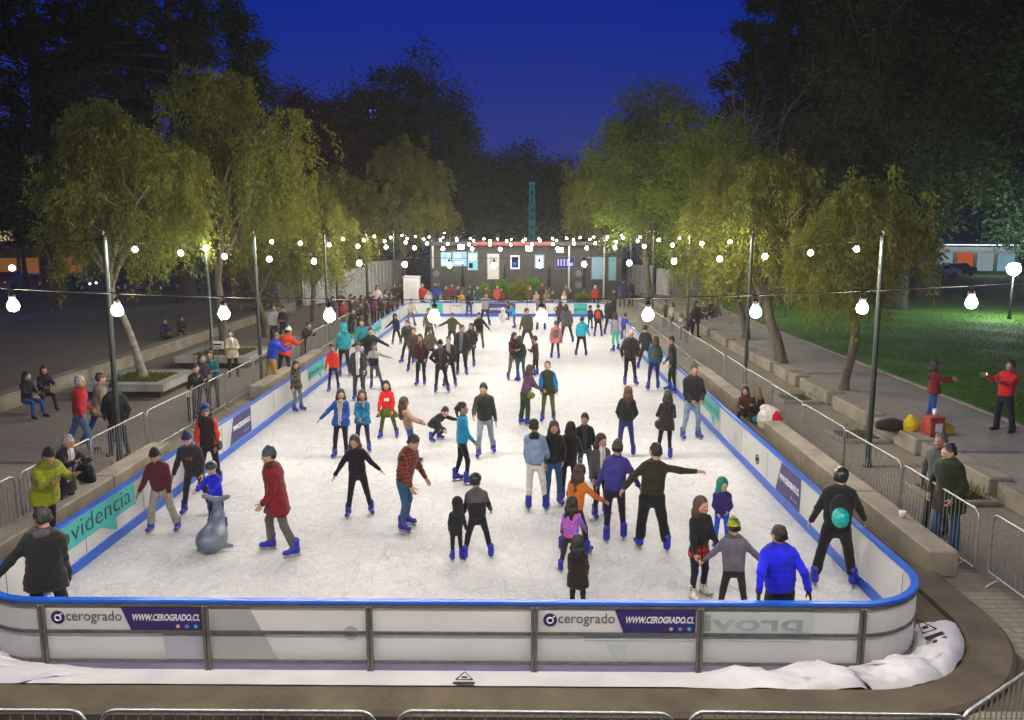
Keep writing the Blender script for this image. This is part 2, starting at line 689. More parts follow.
# low retaining walls, built as stone lengths
def wall_blocks(name, label, pts, z0, z1, wd, m, gap=0.012, group=None, cap=0.0, capm=None):
    for i in range(len(pts) - 1):
        a, c = Vector(pts[i]), Vector(pts[i + 1])
        d = (c - a).length - gap
        mid = (a + c) / 2
        rz = math.atan2(c.y - a.y, c.x - a.x)
        q = MB()
        lbl = label(i) if callable(label) else label
        q.box((mid.x, mid.y, (z0 + z1) / 2), (d, wd, z1 - z0), rz, bev=0.025)
        if cap:
            o = thing(name, lbl, 'wall', group=group)
            q.build('wall_face', m, o)
            q = MB()
            q.box((mid.x, mid.y, z1 + cap / 2 + .002), (d, wd + .08, cap), rz, bev=0.02)
            q.build('coping', capm or m, o)
        else:
            o = q.build(name, m)
            tag(o, lbl, 'wall', group)
# ------------------------------------------------------------------ the rink boards
ZT = 0.93


def arc(cx, cy, r, a0, a1, n=10):
    return [(cx + r * math.cos(a0 + (a1 - a0) * i / n), cy + r * math.sin(a0 + (a1 - a0) * i / n)) for i in range(n + 1)]


def facing(px, py, z, outx, outy):
    """matrix of a wall-mounted XY plane: local x runs along the wall, local y is up, local z faces (outx, outy)"""
    zx = Vector((outx, outy, 0)).normalized()
    yx = Vector((0, 0, 1))
    xx = yx.cross(zx)
    M = Matrix((xx, yx, zx)).transposed().to_4x4()
    M.translation = (px, py, z)
    return M


def flat(parent, name, poly, M, m, th=0.004):
    q = MB()
    q.prism(poly, 0, th)
    return q.build(name, m, parent, M)


def board_run(root, path, joints, outside=True, inward=1):
    """panel sheet, blue hand rail and kick strip swept along a path with the ice on its left"""
    q = MB(); q.sweep(path, [(-.03, .05), (.03, .05), (.03, ZT - .05), (-.03, ZT - .05)]); q.build('panel', M_white, root)
    q = MB(); q.sweep(path, [(-.042, ZT - .05), (.042, ZT - .05), (.05, ZT - .03), (.042, ZT), (-.042, ZT), (-.05, ZT - .03)]); q.build('hand_rail', M_blue, root)
    q = MB(); q.sweep(path, [(.03, .035), (.045, .035), (.045, .21), (.03, .22)]); q.build('kick_strip', M_blue, root)


near = thing('rink_barrier', 'near end of the white rink boards with blue hand rail and lettered banners', 'rink barrier', (0, 0, 0))
POSTX = [-5.88, -3.86, -1.85, 0.17, 2.19, 4.16]
left_arc = arc(XL + RC, YN + RC, RC, PI, 1.5 * PI)
right_arc = arc(XR - RC, YN + RC, RC, 1.5 * PI, 2 * PI)
npath = left_arc + right_arc
board_run(near, npath, None)
q = MB()
for z0, z1, o in ((.115, .15, .048), (.495, .535, .05), (ZT - .085, ZT - .052, .048)):
    q.sweep(npath, [(-o, z0), (-.031, z0), (-.031, z1), (-o, z1)])
q.build('frame_rail', M_frame, near)
q = MB()
q.sweep(npath, [(-.044, .0), (-.0305, .0), (-.0305, .113), (-.044, .113)])
q.build('kick_panel', M_kick, near)
for x in POSTX:
    q = MB()
    q.box((x - .022, YN - .053, ZT / 2 - .03), (.036, .044, ZT - .06), bev=.006)
    q.box((x + .022, YN - .053, ZT / 2 - .03), (.036, .044, ZT - .06), bev=.006)
    q.build('post', M_frame, near)

OUT = (0, -1)


def front_banner(x0, x1):
    z0, z1 = .54, ZT - .088
    h = z1 - z0
    w = x1 - x0
    M = facing(x0, YN - .034, z0, *OUT)
    bn = flat(near, 'banner', [(0, 0), (w, 0), (w, h), (0, h)], M, M_bwhite)
    I = Matrix.Translation((0, 0, .006))
    k = w * .54
    flat(bn, 'banner_field', [(k, .0), (w, .0), (w, h), (k - .11, h)], Matrix.Translation((0, 0, .005)), M_purple, .003)
    # round emblem: dark disc with a pale ring and a little dot
    c = (w * .072, h * .53)
    disc = [(c[0] + .085 * math.cos(a * PI / 12), c[1] + .085 * math.sin(a * PI / 12)) for a in range(24)]
    em = flat(bn, 'emblem', disc, Matrix.Translation((0, 0, .005)), M_purple, .003)
    q = MB()
    q.tube([(c[0] + .036 * math.cos(a * PI / 10), c[1] - .004 + .036 * math.sin(a * PI / 10), .0045) for a in range(20)], .009, 6, closed=True)
    q.prism([(c[0] + .045 + .012 * math.cos(a * PI / 5), c[1] + .045 + .012 * math.sin(a * PI / 5)) for a in range(10)], .003, .008)
    q.build('emblem_ring', M_inkwhite, em, Matrix.Translation((0, 0, .004)))
    text_mesh('cerogrado', .185, M_inkgrey, bn, Matrix.Translation((w * .125, h * .40, .006)), 'lettering', width=w * .36)
    text_mesh('WWW.CEROGRADO.CL', .115, M_inkwhite, bn, Matrix.Translation((k + .03, h * .42, .0085)), 'lettering', shear=.25, bold=.0035, width=w * .435)
    for dx, cc in ((.295, '#d9a79a'), (.185, '#6f9be0'), (.075, '#3fb6e6')):
        flat(bn, 'icon', [(.024 * math.cos(a * PI / 6), .024 * math.sin(a * PI / 6)) for a in range(12)], Matrix.Translation((w - dx, h * .17, .0085)), mat('icon' + cc, lin(cc)), .002)
    text_mesh('f', .05, M_purple, bn, Matrix.Translation((w - .193, h * .13, .011)), 'lettering')


front_banner(POSTX[0] + .055, POSTX[1] - .055)
front_banner(POSTX[3] + .055, POSTX[4] - .055)
M_ghost = mat('print_showing_grey', (0.36, 0.375, 0.36), (0.33, 0.345, 0.33), 0.4, 2)
M_ghost2 = mat('print_showing_lilac', (0.40, 0.40, 0.44), (0.36, 0.36, 0.41), 0.4, 2)
M_ghost3 = mat('print_showing_teal', (0.47, 0.53, 0.51), (0.44, 0.50, 0.48), 0.4, 2)
M_ghost4 = mat('print_showing_letters', (0.36, 0.41, 0.40), None, 0.4, 2)
LO, HI = (.152, .493), (.537, ZT - .088)


def ghost(i, poly, m, nm='show_through_print'):  # shade of banners behind the translucent panel, painted on as a thin tint
    return flat(near, nm, poly, facing(POSTX[i] + .056, YN - .032, 0, *OUT), m, .003)


PW = 2.02 - .112
ghost(0, [(1.45, LO[0]), (PW, LO[0]), (PW, LO[1]), (1.42, LO[1])], M_ghost2)
ghost(1, [(0, HI[0]), (.62, HI[0]), (.48, HI[1]), (0, HI[1])], M_ghost)
ghost(1, [(0, LO[0]), (.80, LO[0]), (.65, LO[1]), (0, LO[1])], M_ghost)
g = ghost(1, [(1.72 + .09 * math.cos(a * PI / 10), .515 + .09 * math.sin(a * PI / 10)) for a in range(20)], M_ghost)
g.location.y -= .0035
ghost(3, [(.55, .43), (PW, .43), (PW, LO[1]), (.55, LO[1])], M_ghost3)
ghost(3, [(.82, .40), (1.08, .40), (1.02, .15)], M_ghost3)
g5 = ghost(4, [(0, HI[0]), (1.30, HI[0]), (1.30, HI[1]), (0, HI[1])], M_ghost3)
ghost(4, [(0, .43), (1.30, .43), (1.30, LO[1]), (0, LO[1])], M_ghost3)
# the lettering on the ice side shows through, so it reads reversed
Mr = facing(POSTX[4] + 1.25, YN - .036, .575, *OUT) @ Matrix.Scale(-1, 4, (1, 0, 0))
text_mesh('provi', .30, M_ghost4, near, Mr, 'show_through_lettering', bold=.006, width=1.2)


def side_barrier(label, x, y0, y1, sgn):
    root = thing('rink_barrier', label, 'rink barrier')
    board_run(root, [(x, y0), (x, y1)] if sgn > 0 else [(x, y1), (x, y0)], None)
    q = MB()
    y = y0
    while y < y1 - .5:
        q.box((x + sgn * .053, y, ZT / 2 - .05), (.044, .08, ZT - .1), bev=.006)
        q.box((x - sgn * .031, y, ZT / 2 + .05), (.004, .012, ZT - .35))
        y += 2.0
    for z in (.13, .515, ZT - .07):
        q.box((x + sgn * .04, (y0 + y1) / 2, z), (.018, y1 - y0, .036))
    q.build('frame_rail', M_frame, root)
    return root


left = side_barrier('long left run of the white rink boards with the nearest teal banner', XL, YN + RC + .003, YF - RC, -1)
right = side_barrier('long right run of white rink boards with a round mark by its purple banner', XR, YN + RC + .003, YF - RC, 1)
far = thing('rink_barrier', 'far end of the rink boards with white, purple and teal panels below the crowd', 'rink barrier')
fpath = arc(XR - RC, YF - RC, RC, 0, .5 * PI) + arc(XL + RC, YF - RC, RC, .5 * PI, PI)
board_run(far, fpath, None)


def side_banner(root, x, ya, yb, sgn, m, txt, z0=.225, z1=ZT - .065, tail=False, tm=None, bold=0.0, slant=0.0, tw=.8, size=.3, tz=.35, shear=0):
    """banner on the ice side; ya is its left end as seen from the ice"""
    w = abs(yb - ya)
    M = facing(x - sgn * .0335, ya, z0, -sgn, 0)
    h = z1 - z0
    bt = .24 if tail else 0
    poly = [(0, bt), (w, bt), (w, h), (0, h)]
    if tail:
        poly = [(0, bt), (w * .62, bt), (w * .78, .01), (w * .78, bt), (w, bt), (w, h), (0, h)]
    if slant:
        poly = [(0, 0), (w, 0), (w, h), (slant, h)]
    bn = flat(root, 'banner', poly, M, m)
    for t, fx, fz, sz, wd, bd in txt:
        text_mesh(t, sz, tm or M_inkwhite, bn, Matrix.Translation((w * fx, h * fz, .006)), 'lettering', bold=bd, width=w * wd, shear=shear)
    return bn


# left wall: the ice faces +x, so the banner reads from near (small Y) to far
bn = side_banner(left, XL, 10.75, 13.95, -1, M_teal, [('pro', .06, .52, .44, .27, .012), ('videncia', .345, .52, .44, .60, -.004)], tail=True, tm=M_ink)
bn = side_banner(left, XL, 18.75, 20.3, -1, M_purple, [('WWW.CEROGRADO.CL', .16, .46, .17, .80, .006)], slant=.3, shear=.2)
for k, cc in enumerate(('#d9a79a', '#6f9be0', '#3fb6e6')):
    flat(bn, 'icon', [(.03 * math.cos(a * PI / 6), .03 * math.sin(a * PI / 6)) for a in range(12)], Matrix.Translation((1.05 + k * .13, .13, .0055)), mat('icon' + cc, lin(cc)), .002)
side_banner(left, XL, 25.95, 28.2, -1, M_teal, [('pro', .06, .52, .3, .27, .01), ('videncia', .345, .52, .3, .60, -.003)], tail=True, tm=M_ink)
side_banner(left, XL, 37.8, 40.0, -1, M_teal, [('providencia', .08, .52, .25, .84, 0)], tail=True, tm=M_ink)
# right wall: the ice faces -x, so the banner reads from far to near
bn = side_banner(right, XR, 15.65, 14.25, 1, M_purple, [('WWW.CEROGRADO.CL', .16, .46, .17, .80, .006)], slant=.3, shear=.2)
for k, cc in enumerate(('#d9a79a', '#6f9be0', '#3fb6e6')):
    flat(bn, 'icon', [(.03 * math.cos(a * PI / 6), .03 * math.sin(a * PI / 6)) for a in range(12)], Matrix.Translation((.95 + k * .13, .13, .0055)), mat('icon' + cc, lin(cc)), .002)
side_banner(right, XR, 22.9, 20.35, 1, M_teal, [('pro', .06, .52, .34, .27, .01), ('videncia', .345, .52, .34, .60, -.003)], tail=True, tm=M_ink)
side_banner(right, XR, 33.5, 31.2, 1, M_teal, [('providencia', .08, .52, .25, .84, 0)], tail=True, tm=M_ink)
Mk = facing(XR - .034, 16.95, .46, -1, 0)
q = MB()
q.tube([(.10 * math.cos(a * PI / 12), .10 * math.sin(a * PI / 12), 0) for a in range(24)], .014, 6, closed=True)
q.tube([(.035 * math.cos(a * PI / 8), .035 * math.sin(a * PI / 8), 0) for a in range(16)], .014, 6, closed=True)
q.build('emblem', M_ink, right, Mk)
# far wall, facing the camera
def far_banner(x0, x1, m, txt=None, tm=None, z0=.225):
    bn = flat(far, 'banner', [(0, 0), (x1 - x0, 0), (x1 - x0, ZT - .065 - z0), (0, ZT - .065 - z0)], facing(x0, YF - .034, z0, 0, -1), m)
    if txt:
        text_mesh(txt, .2, tm or M_inkwhite, bn, Matrix.Translation(((x1 - x0) * .1, .22, .006)), 'lettering', bold=.006, width=(x1 - x0) * .8)


far_banner(-2.15, -.35, M_purple, 'WWW.CEROGRADO.CL')
far_banner(3.3, 4.15, M_teal, 'pro', M_ink)
far_banner(-5.7, -4.9, M_teal)
for x in (-3.25,):
    q = MB()
    q.tube([(.13 * math.cos(a * PI / 12), .13 * math.sin(a * PI / 12), 0) for a in range(24)], .03, 6, closed=True)
    q.build('emblem', M_ink, far, facing(x, YF - .034, .52, 0, -1))
text_mesh('cerogrado', .2, M_ink, far, facing(-4.3, YF - .034, .68, 0, -1), 'lettering', width=.55)
q = MB()
q.tube([(.12 * math.cos(a * PI / 12), .12 * math.sin(a * PI / 12), 0) for a in range(24)], .03, 6, closed=True)
q.build('emblem', M_ink, far, facing(2.2, YF - .034, .5, 0, -1))
for x in (-5.6, -4.4, -3.7, -2.2, -1.0, .4, 1.7, 3.0, 4.2):
    q = MB()
    q.box((x, YF - .032, .58), (.02, .005, .66))
    q.build('panel_joint', M_frame, far)

# ------------------------------------------------------------------ stone ring of the old fountain basin, ledges
ring = MB()
RI, RO, RCY = 1.95, 2.50, 10.6
inner = [(-5.9 - RI, 11.9)] + arc(-5.9, RCY, RI, PI, 1.5 * PI, 16) + arc(4.05, RCY, RI, 1.5 * PI, 2 * PI, 16) + [(4.05 + RI, 11.9)]
prof = [(0, 0), (0, .09), (-.04, .125), (-(RO - RI) + .05, .125), (-(RO - RI), .08), (-(RO - RI), 0)]
ring.sweep(inner, prof)
for i, v in enumerate(ring.v):
    pass
o = ring.build('fountain_curb', M_ring)
tag(o, 'low brown stone curb curving round the near end of the rink', 'curb')
LEDGE_L = [(-8.56, 10.75), (-8.56, 13.05), (-8.56, 15.7), (-8.56, 18.35)]
LEDGE_L2 = [(-8.56, 25.3), (-8.56, 28.0), (-8.56, 30.7), (-8.56, 33.4)]
LEDGE_R = [(6.65, 11.95), (6.65, 14.9), (6.65, 17.8), (6.65, 20.7)]
LEDGE_R2 = [(6.65, 23.6), (6.65, 26.4), (6.65, 29.2)]
names = ['nearest', 'second', 'third', 'fourth']
def ledge(pts, labels):
    wall_blocks('stone_ledge', lambda i: labels[i], pts, 0.0, .43, .46, M_stone, .015, 'stone ledge blocks round the rink')
ledge(LEDGE_L, ['tan stone ledge block below the yellow-green coated onlooker',
                'tan ledge block below the barrier where the man in the dark cap stands',
                'tan ledge block before the gap, beside the orange-sleeved person'])
ledge(LEDGE_L2, ['tan ledge block in front of the onlooker in khaki trousers',
                 'tan ledge block on the left in the shade under the red-coated onlooker',
                 'farthest tan ledge block on the left'])
ledge(LEDGE_R, ['tan stone ledge block ending square near the rounded corner on the right',
                'tan stone ledge block above the purple banner on the right',
                'tan stone ledge block beside the red and white bag'])
ledge(LEDGE_R2, ['tan ledge block on the right behind the man in black jacket and pale jeans',
                 'farthest tan ledge block on the right beside the mesh of barriers'])

# crumpled white plastic sheet between boards and curb
def sheet_mesh():
    nu, nv = 150, 9
    pin = left_arc + [(x, YN) for x in np.linspace(-5.7, 4.0, 40)] + right_arc[:9]
    pout = [(-5.9 - RI, 11.2)] + arc(-5.9, RCY, RI, PI, 1.5 * PI, 16) + [(x, RCY - RI) for x in np.linspace(-6, 4.2, 30)] + arc(4.05, RCY, RI, 1.5 * PI, 1.90 * PI, 16)
    def resample(P, n):
        P = np.array(P, float)
        d = np.r_[0, np.cumsum(np.linalg.norm(np.diff(P, axis=0), axis=1))]
        t = np.linspace(0, d[-1], n)
        return np.c_[np.interp(t, d, P[:, 0]), np.interp(t, d, P[:, 1])]
    A, B = resample(pin, nu), resample(pout, nu)
    rng = np.random.default_rng(4)
    V = np.zeros((nu, nv, 3))
    FOLD = [(rng.uniform(0, PI), fr, rng.uniform(0, 9), rng.uniform(.1, .5)) for fr in (.8, 1.1, 1.5, 1.9, 2.4, 3.0, 3.7, 4.6)]
    for j in range(nv):
        t = j / (nv - 1)
        P = A * (1 - t) + B * t
        # stay a little off the boards and inside the curb
        P = P + (B - A) * (0.06 * (1 - t) - 0.04 * t)
        x, y = P[:, 0], P[:, 1]
        rough = np.clip((x - 1.9) / 1.6, 0, 1) ** 1.0 + 0.7 * np.clip((-5.0 - x) / 1.5, 0, 1)
        z = 0.018 + 0.09 * t ** 2 * np.clip(1.0 - rough, 0, 1)
        prof = np.sin(PI * np.clip(t, 0, 1)) ** .7
        bulk = rough * prof * (0.10 + 0.10 * np.sin(x * 2.3 + 1.1) ** 2 + 0.24 * np.exp(-((x - 2.55) / .35) ** 2) + .42 * np.exp(-((x - 5.5) / .45) ** 2 - ((y - 10.0) / .7) ** 2))
        f = np.zeros_like(x)
        for a, fr, ph, wa in FOLD:
            u = x * math.cos(a) + y * math.sin(a)
            v = -x * math.sin(a) + y * math.cos(a)
            q_ = (u * fr + ph + wa * np.sin(v * 2.1 + ph * 3)) % 1.0
            f += np.maximum(0, np.abs(q_ - .5) * 2 - .25) ** 1.2 / fr ** .9
        f = f / 2.2
        z = z + bulk * (.16 + .4 * np.clip((x - 4.6) / .8, 0, 1)) + np.clip(rough, .04, 1) * f * (.3 + .7 * prof) * .40
        z = z + rough * prof * rng.uniform(-.055, .075, nu) * (1 - .3 * t)
        z = .34 * np.tanh(z / .34)
        if 0 < j < nv - 1:
            x = x + rng.uniform(-.045, .045, nu) * np.clip(rough, .1, 1)
            y = y + rng.uniform(-.03, .03, nu) * np.clip(rough, .1, 1)
        V[:, j] = np.c_[x, y, np.maximum(z, .012)]
    idx = np.arange(nu * nv).reshape(nu, nv)
    F = np.stack([idx[:-1, :-1], idx[1:, :-1], idx[1:, 1:], idx[:-1, 1:]], -1).reshape(-1, 4)
    F = F[:, ::-1]
    F = F[:, ::-1]
    fl = rng.random(len(F)) < .5
    F = np.concatenate([np.where(fl[:, None], F[:, [0, 1, 2]], F[:, [0, 1, 3]]), np.where(fl[:, None], F[:, [0, 2, 3]], F[:, [1, 2, 3]])])
    me = mesh_np('plastic_sheet', V.reshape(-1, 3), F, M_sheet, smooth=True)
    o = link(bpy.data.objects.new('plastic_sheet', me))
    return tag(o, 'crumpled white plastic sheet lying between the near boards and the stone curb', 'plastic sheet'), V


psheet, PV = sheet_mesh()
# printed marks on the sheet: triangle over two bars
def sheet_mark(px, py, s, rz, tilt):
    x, y = at(px, py, .12)
    d2 = (PV[:, :, 0] - x) ** 2 + (PV[:, :, 1] - y) ** 2
    near_ = PV.reshape(-1, 3)[np.argsort(d2.ravel())[:60]]
    z = near_[:, 2].max() + .012
    M = Matrix.Translation((x, y, z)) @ Matrix.Rotation(rz, 4, 'Z') @ Matrix.Rotation(tilt, 4, 'X')
    q = MB()
    q.tube([(-.10 * s, 0.03, 0), (.10 * s, 0.03, 0), (0, .17 * s, 0)], .009 * s, 4, closed=True)
    q.box((0, .07 * s, 0), (.07 * s, .03 * s, .004))
    q.box((0, -.035 * s, 0), (.26 * s, .035 * s, .004))
    q.box((.02, -.085 * s, 0), (.20 * s, .022 * s, .004))
    q.build('printed_mark', M_ink, psheet, M)


sheet_mark(464, 681, 1.0, 0, R(6))
sheet_mark(930, 648, 1.35, R(28), R(22))

# ------------------------------------------------------------------ steel crowd barriers
def barrier_mesh(L=2.5, Hh=1.1):
    root = thing('crowd_barrier', 'steel barrier', 'barrier')
    q = MB()
    r = .14
    z0 = .16
    pts = []
    for cx, cz, a0 in ((L / 2 - r, Hh - r, 0), (-L / 2 + r, Hh - r, 90), (-L / 2 + r * .4, z0 + r * .4, 180), (L / 2 - r * .4, z0 + r * .4, 270)):
        rr = r if cz > .5 else r * .4
        for k in range(6):
            a = R(a0 + 18 * k)
            pts.append((cx + rr * math.cos(a), 0, cz + rr * math.sin(a)))
    q.tube(pts, .019, 8, closed=True)
    q.build('frame', M_steel, root)
    q = MB()
    n = 21
    for i in range(n):
        x = -L / 2 + L * (i + 1) / (n + 1)
        q.tube([(x, 0, z0), (x, 0, Hh)], .0065, 5, cap=False)
    q.build('bar_grille', M_steel, root)
    for sx in (-1, 1):
        q = MB()
        q.tube([(sx * (L / 2 - .3), -.2, .02), (sx * (L / 2 - .3), -.16, .06), (sx * (L / 2 - .3), 0, z0), (sx * (L / 2 - .3), .16, .06), (sx * (L / 2 - .3), .2, .02)], .017, 6)
        q.build('foot', M_steel, root)
    return root


barrier0 = barrier_mesh()
_first = [True]


def barrier(x, y, rz, label, z=0, group='crowd barriers round the rink', tilt=0):
    o = barrier0 if _first[0] else copy_thing(barrier0)
    _first[0] = False
    o.location = (x, y, z)
    o.rotation_euler = (tilt, 0, rz)
    tag(o, label, 'barrier', group)
    return o


LB = [('steel barrier nearest on the left, under the arms of the onlooker in the green coat', 12.35),
      ('steel barrier between the older onlooker in dark coat and the walking man in red', 14.95),
      ('steel barrier in front of the man with the dark cap and jacket on the left', 17.35),
      ('steel barrier with three onlookers and a cream handbag behind it', 19.95),
      ('steel barrier beyond the cream handbag, its feet showing on bare ground', 22.55),
      ('steel barrier in front of the onlooker in blue jacket and khaki trousers', 25.15),
      ('steel barrier just past the red-orange coat on the left', 27.75)]
for l, y in LB:
    barrier(-9.0, y, R(90) + RNG.uniform(-.02, .02), l)
for k in range(7):
    barrier(-9.0, 30.35 + 2.6 * k, R(90) + RNG.uniform(-.03, .03), 'small far steel barrier in front of the left crowd', group='far barriers on the left')
RB = [('steel barrier by the rounded corner on the right, nearest the camera there', 10.6, 7.28),
      ('steel barrier below the man in the dark olive coat on the right', 13.2, 7.12),
      ('steel barrier right of the skater with the turquoise helmet on his back', 15.85, 7.12),
      ('steel barrier just left of the near dark pole on the right', 18.45, 7.12),
      ('steel barrier behind the red and white bag on the ledge', 21.05, 7.12),
      ('steel barrier behind the two girls sitting on the ground', 23.65, 7.12),
      ('steel barrier beside the man in black jacket leaning on the right boards', 26.25, 7.12)]
for l, y, x in RB:
    barrier(x, y, R(90) + RNG.uniform(-.03, .03), l)
for k in range(8):
    barrier(7.12, 28.9 + 2.6 * k, R(90) + RNG.uniform(-.03, .03), 'small far steel barrier along the right side of the rink', group='far barriers on the right')
for k, (x, l) in enumerate([(-5.2, 'steel barrier whose top bar shows at the lower left corner'), (-2.56, 'steel barrier top bar below the two blank board panels'),
                            (.14, 'steel barrier top bar below the right cerogrado banner'), (2.78, 'steel barrier top bar below the crumpled sheet')]):
    barrier(x, 6.6 + .01 * k, RNG.uniform(-.01, .01), l)
a, c = Vector(at(962, 716, 1.1)), Vector(at(1024, 674, 1.1))
d = (c - a).normalized()
m_ = a + d * 1.25
barrier(m_.x, m_.y, math.atan2(d.y, d.x), 'steel barrier set askew in the lower right corner')
# ------------------------------------------------------------------ poles, cables and hanging bulbs
M_bulb = emit('bulb_glow', (1.0, 0.925, 0.78), 1480.0)
ROWS = [(7.5, 0.19), (17.9, 0.40), (28.2, 0.28), (38.4, -0.48), (48.7, 0.14), (59.0, 0.3)]
PXL, PXR = -9.35, 8.02
ORD = ['nearest', 'second', 'third', 'fourth', 'fifth', 'farthest']
pole0 = thing('light_pole', 'pole', 'pole')
q = MB()
q.lathe([(.0, 0), (.11, 0), (.11, .03), (.075, .05), (.062, .3), (.055, 5.2), (.05, 5.28), (0, 5.28)], n=12)
q.build('shaft', M_pole, pole0)
q = MB()
q.tube([(0, 0, 5.25), (0, -.05, 5.33), (0, -.02, 5.38), (0, .02, 5.34)], .01, 5)
q.build('cable_hook', M_steel, pole0)
fp = [True]
PL = [('dark pole just outside the picture on the left', 'dark pole at the right edge of the picture'),
      ('tall dark pole behind the walking people on the left', 'tall dark pole on the right beside the path, in front of the low wall'),
      ('thin dark pole behind the blue-jacketed onlooker on the left', 'thin dark pole on the right among the pepper trees'),
      ('slim pole on the left in front of the pale hoarding', 'slim pole on the right beside the barred fence panels'),
      ('far pole at the left rear corner of the rink', 'far pole at the right rear corner of the rink'),
      ('farthest thin pole on the left of the stage', 'farthest thin pole on the right of the stage')]
for (Y, ph), pl in zip(ROWS, PL):
    for x, l in ((PXL, pl[0]), (PXR, pl[1])):
        o = pole0 if fp[0] else copy_thing(pole0)
        fp[0] = False
        o.location = (x, Y + .05, 0)
        o.rotation_euler = (RNG.uniform(-.008, .008), RNG.uniform(-.008, .008), 0)
        tag(o, l, 'pole', 'dark poles carrying the light cables')


def sag(x, s=.52):
    t = (x - PXL) / (PXR - PXL)
    return 5.2 - s * 4 * t * (1 - t)


bulb0 = thing('hanging_bulb', 'bulb', 'light bulb')
q = MB()
NB = 12
prof = [(0, -.085), (.025, -.08), (.045, -.068), (.057, -.048), (.062, -.024), (.057, 0.0), (.044, .025), (.03, .045)]
q.lathe(prof, n=12)
q.build('globe', M_bulb, bulb0, Matrix.Translation((0, 0, -.17)))
q = MB()
q.lathe([(0.0, .02), (.02, .02), (.036, .0), (.036, -.055), (.0, -.056)], n=10)
q.tube([(0, 0, .02), (0, 0, .055)], .012, 6)
q.build('socket', M_cable, bulb0, Matrix.Translation((0, 0, -.065)))
bulb0.scale = (.84, .84, .84)
fb = [True]
WHERE = ['on the nearest cable over the near boards', 'on the second cable, hung between the near pair of tall poles', 'on the third cable over the middle of the rink',
         'on the fourth cable over the rink', 'on the fifth cable over the far end of the rink', 'on the last cable in front of the stage']
for i, (Y, ph) in enumerate(ROWS):
    s = (.45, .42, .3, .33, .3, .3)[i]
    q = MB()
    q.tube([(x, Y, sag(x, s)) for x in np.linspace(PXL, PXR, 40)], .0055, 5)
    tag(q.build('light_cable', M_cable), ORD[i] + ' of the cables strung across the rink with bulbs', 'cable', 'cables strung across the rink')
    x = ph - 9
    while x < PXR - .2:
        if x > PXL + .25:
            o = bulb0 if fb[0] else copy_thing(bulb0)
            fb[0] = False
            o.location = (x, Y, sag(x, s))
            o.rotation_euler = (RNG.uniform(-.08, .08), RNG.uniform(-.08, .08), RNG.uniform(0, 6))
            tag(o, 'glowing white bulb hanging ' + WHERE[i], 'light bulb', 'bulbs on the ' + ORD[i] + ' cable')
        x += 1.0
# tie cable from the left pole out to the big tree
q = MB()
q.tube([(PXL + (-24 - PXL) * t, 17.95 + 7 * t, 5.2 + .5 * t - .8 * 4 * t * (1 - t) * .5) for t in np.linspace(0, 1, 16)], .012, 5)
tag(q.build('tie_cable', M_cable), 'thin tie cable running left from the top of the near left pole', 'cable')


def lamp(x, y, z, r, m, label, cat='street lamp', h0=0.0, arm=0.0):
    o = thing('street_lamp', label, cat, (x, y, h0))
    q = MB()
    hh = z - h0
    q.lathe([(.0, 0), (.12, 0), (.09, .2), (.06, .6), (.045, hh - r), (0, hh - r)], n=10)
    q.build('post', M_pole, o)
    q = MB()
    q.lathe([(r * math.sin(a), -r * math.cos(a)) for a in np.linspace(0.01, PI - .01, 9)], n=14)
    q.build('lamp_globe', m, o, Matrix.Translation((0, 0, hh)))
    q = MB()
    q.lathe([(r * .35, hh - r * 1.15), (r * .5, hh - r * .8), (r * .3, hh - r * .7)], n=10)
    q.build('lamp_collar', M_pole, o)
    return o


x, Y = x_at(1014, 269, 46), 46
lamp(x, Y, z_at(1014, 269, 46), .36, emit('lamp_cold', (.84, .96, 1.0), 420), 'very bright cold-white street lamp near the right edge', h0=.36)
# ------------------------------------------------------------------ trees
def leaf_mat(name, c1, c2, c3, trans=0.35):
    if name in _mats:
        return _mats[name]
    m, nt, out = new_mat(name)
    d = N(nt, 'ShaderNodeBsdfDiffuse')
    t = N(nt, 'ShaderNodeBsdfTranslucent')
    mx = N(nt, 'ShaderNodeMixShader')
    mx.inputs[0].default_value = trans
    f = ramp(nt, noise(nt, 0.55, 3), 0.35, 0.65)
    g = ramp(nt, noise(nt, 6.0, 3, 0.7), 0.35, 0.65)
    c = mixcol(nt, mixcol(nt, c1, c2, f), c3, g)
    for s in (d, t):
        nt.links.new(c, s.inputs['Color'])
    nt.links.new(d.outputs[0], mx.inputs[1])
    nt.links.new(t.outputs[0], mx.inputs[2])
    nt.links.new(mx.outputs[0], out.inputs[0])
    _mats[name] = m
    return m


LM_pepper = leaf_mat('pepper_leaves', (0.25, 0.23, 0.036), (0.16, 0.20, 0.036), (0.11, 0.115, 0.022))
LM_green = leaf_mat('green_leaves', (0.14, 0.19, 0.02), (0.18, 0.20, 0.026), (0.08, 0.12, 0.014))
LM_dark = leaf_mat('dark_leaves', (0.055, 0.085, 0.028), (0.07, 0.09, 0.03), (0.03, 0.05, 0.018), 0.25)
LM_red = leaf_mat('red_leaves', (0.15, 0.055, 0.04), (0.12, 0.055, 0.045), (0.07, 0.03, 0.026), 0.25)
LM_conifer = leaf_mat('conifer_leaves', (0.035, 0.055, 0.022), (0.045, 0.06, 0.025), (0.02, 0.034, 0.014), 0.15)
LM_cool = leaf_mat('cool_green_leaves', (0.05, 0.11, 0.05), (0.07, 0.12, 0.05), (0.03, 0.07, 0.03), 0.3)
M_bark = mat('bark', (0.15, 0.12, 0.085), (0.06, 0.047, 0.033), 0.95, 3, 7, bmp=0.9, bscale=9, stretch=(1, 1, .3))
M_barkd = mat('dark_bark', (0.075, 0.06, 0.048), (0.03, 0.025, 0.02), 0.95, 2, 7, bmp=0.9, bscale=7, stretch=(1, 1, .3))
